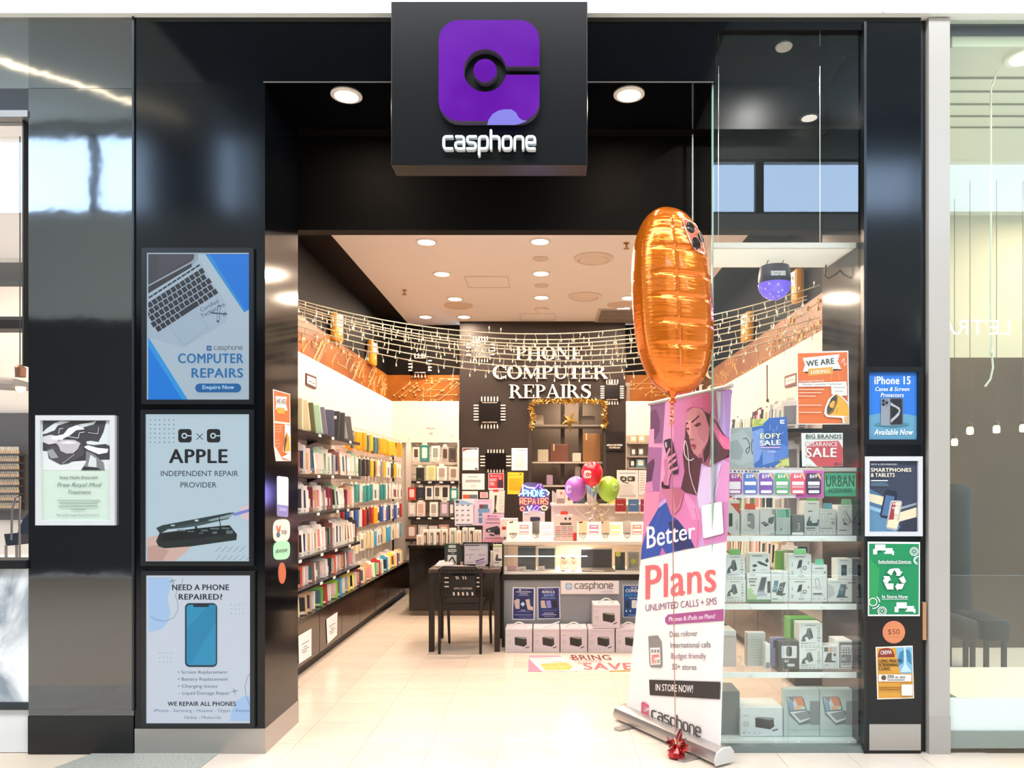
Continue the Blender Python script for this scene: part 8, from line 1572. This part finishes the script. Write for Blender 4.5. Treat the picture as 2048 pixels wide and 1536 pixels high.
for r_ in range(8):
    v = 908+r_*15.6; z = fz(v, 7.9); MB().box((-7.3, 7.82, z-.02), (fx(38, 7.85), 7.94, z), M('#4a423e', .5)).build('ledge', o)
bt = thing('polish_bottle', 'x', 'bottle', (0, 0, 0)); MB().lathe([(.012, .001), (.012, .035), (.006, .04)], (0, 0, 0), M('#e3b88a', .25), 8).build('glass_body', bt); MB().lathe([(.007, .04), (.006, .075)], (0, 0, 0), M('#efe0c8', .3), 8).build('cap', bt); tr = proto_tree(bt); f_ = True
for r_ in range(8):
    for k in range(11):
        v = 908+r_*15.6; loc = (fx(36-k*3.6, 7.86), 7.86, fz(v, 7.9)+.001); lab = '%s cream nail polish bottle from the window post on the %s rack ledge' % (ordw(k), ordw(r_))
        if f_: bt.location = loc; bt['label'] = lab; bt['group'] = 'polish bottles on the %s ledge' % ordw(r_); f_ = False
        else: copy_tree(tr, loc, (0, 0, 0), lab, 'polish bottles on the %s ledge' % ordw(r_))
# salon table and chair
o = thing('salon_chair', 'dark blue salon chair with thin wire legs behind the left window', 'chair', (fx(30, 5.4), 5.4, 0))
sc_ = 5.3; q = lambda u, v, Y=5.3: P(u, v, Y)
MB().prism([q(57, 1026), q(57, 1068), q(34, 1068), q(45, 1040)], (0, .35, 0), M('#101c34', .5)).build('backrest', o); MB().prism([q(8, 1068), q(36, 1066), q(34, 1090), q(12, 1092)], (0, .4, 0), M('#0d1526', .5), M('#141d30', .5)).build('seat', o)
for u in (12, 33): MB().tube([q(u, 1090), q(u+3, 1399)], .01, M('#9a8f88', .3, metal=.7), 6).build('leg', o)
MB().tube([q(23, 1080), q(24, 1020), q(31, 995), q(40, 992), q(39, 1040), q(42, 1399)], .008, M('#8f8782', .3, metal=.7), 6).build('wire_frame', o)
o = thing('manicure_table', 'white manicure table behind the left window', 'table', P(20, 1200, 6.2)); MB().box((fx(-120, 6.2), 6.2, .86), (fx(57, 6.2), 6.8, .9), M('#efe4da', .4), .004).build('tabletop', o)
for u in (-110, 48): MB().box((fx(u, 6.25), 6.25, 0), (fx(u, 6.25)+.05, 6.3, .86), M('#e0d5ca', .4)).build('leg', o)
# right neighbour
for k, (u, v, Y) in enumerate(((1940, 861, 6.2), (1993, 858, 6.2), (1909, 884, 6.6), (2046, 856, 6.2))):
    c = P(u, v, Y); o = thing('wall_bulb', 'warm glowing bulb lamp in the right neighbour shop, %s from the left' % ordw((1, 2, 0, 3)[k]), 'lamp', (c.x, Y, c.z-.06), 'glowing bulbs in the right neighbour shop')
    MB().lathe([(.012, -.035), (.026, -.03), (.028, .01), (.02, .03)], c, M('#ffdcaa', .4, 3.0), 14).build('bulb', o, True); MB().lathe([(.02, .03), (.02, .06), (.006, .065)], c, M('#5a4434', .4), 12).build('socket', o); MB().tube([c+Vector((0, 0, .06)), (c.x, Y, 4.1)], .003, M('#4a3d30', .5), 4).build('cord', o)
for k, (u, v) in enumerate(((1924, 766), (1967, 766), (1923, 776), (2022, 754), (1911, 718))):
    q_2 = PF(u, v, 2.745) if v < 960 else None
o = thing('hanging_cable', 'white cable hanging inside the right neighbour window, knotted near the end', 'cable', P(1985, 660, 4.55)); MB().tube([P(1999, 128, 4.55), P(1986, 168, 4.55), P(1982, 174, 4.55), P(1982, 420, 4.55), P(1981, 600, 4.55), P(1983, 700, 4.55), P(1986, 735, 4.55), P(1981, 758, 4.55), P(1970, 773, 4.55)], .0065, M('#eef0e6', .4), 6).build('cable', o, True); MB().lathe([(.006, -.02), (.014, -.005), (.013, .012), (.006, .02)], P(1983, 706, 4.55), M('#eef0e6', .4), 10).build('knot', o, True)
o = thing('shop_spotlight', 'bright round spotlight at the top of the right neighbour shop', 'ceiling light', PF(2047, 112, 4.09)); MB().lathe([(.075, -.015), (.1, -.015), (.11, 0)], PF(2047, 112, 4.1), M('#e9e9dc', .4), 20).build('trim_ring', o); MB().lathe([(.07, -.02), (.07, -.01)], PF(2047, 112, 4.1), M('#fff3d8', .5, 8), 18).build('lens', o)
lamp_at('neighbour_lamp', (3.6, 5.0, 4.05), 70, .5)
lamp_at('neighbour_lamp', (4.6, 6.3, 4.05), 25, .5)
for k, (u0, u1, v0, col) in enumerate(((1938, 1995, 968, '#15120f'), (1898, 1934, 985, '#2a231c'))):
    Y = 5.9; o = thing('lounge_chair', ('large black', 'smaller dark brown')[k]+' high backed lounge chair in the right neighbour shop', 'chair', (fx((u0+u1)/2, Y), Y, 0)); x0, x1 = max(2.43, fx(u0, Y)), fx(u1, Y)
    MB().box((x0, Y+.3, .42), (x1, Y+.45, fz(v0, Y)), M(col, .6), .09).build('backrest', o, True); MB().box((x0, Y-.2, .32), (x1, Y+.32, .5), M(col, .6), .05).build('seat', o, True)
    for xx in (x0+.03, x1-.06):
        for yy in (Y-.17, Y+.36): MB().box((xx, yy, 0), (xx+.03, yy+.03, .33), M('#2a241e', .5)).build('leg', o)
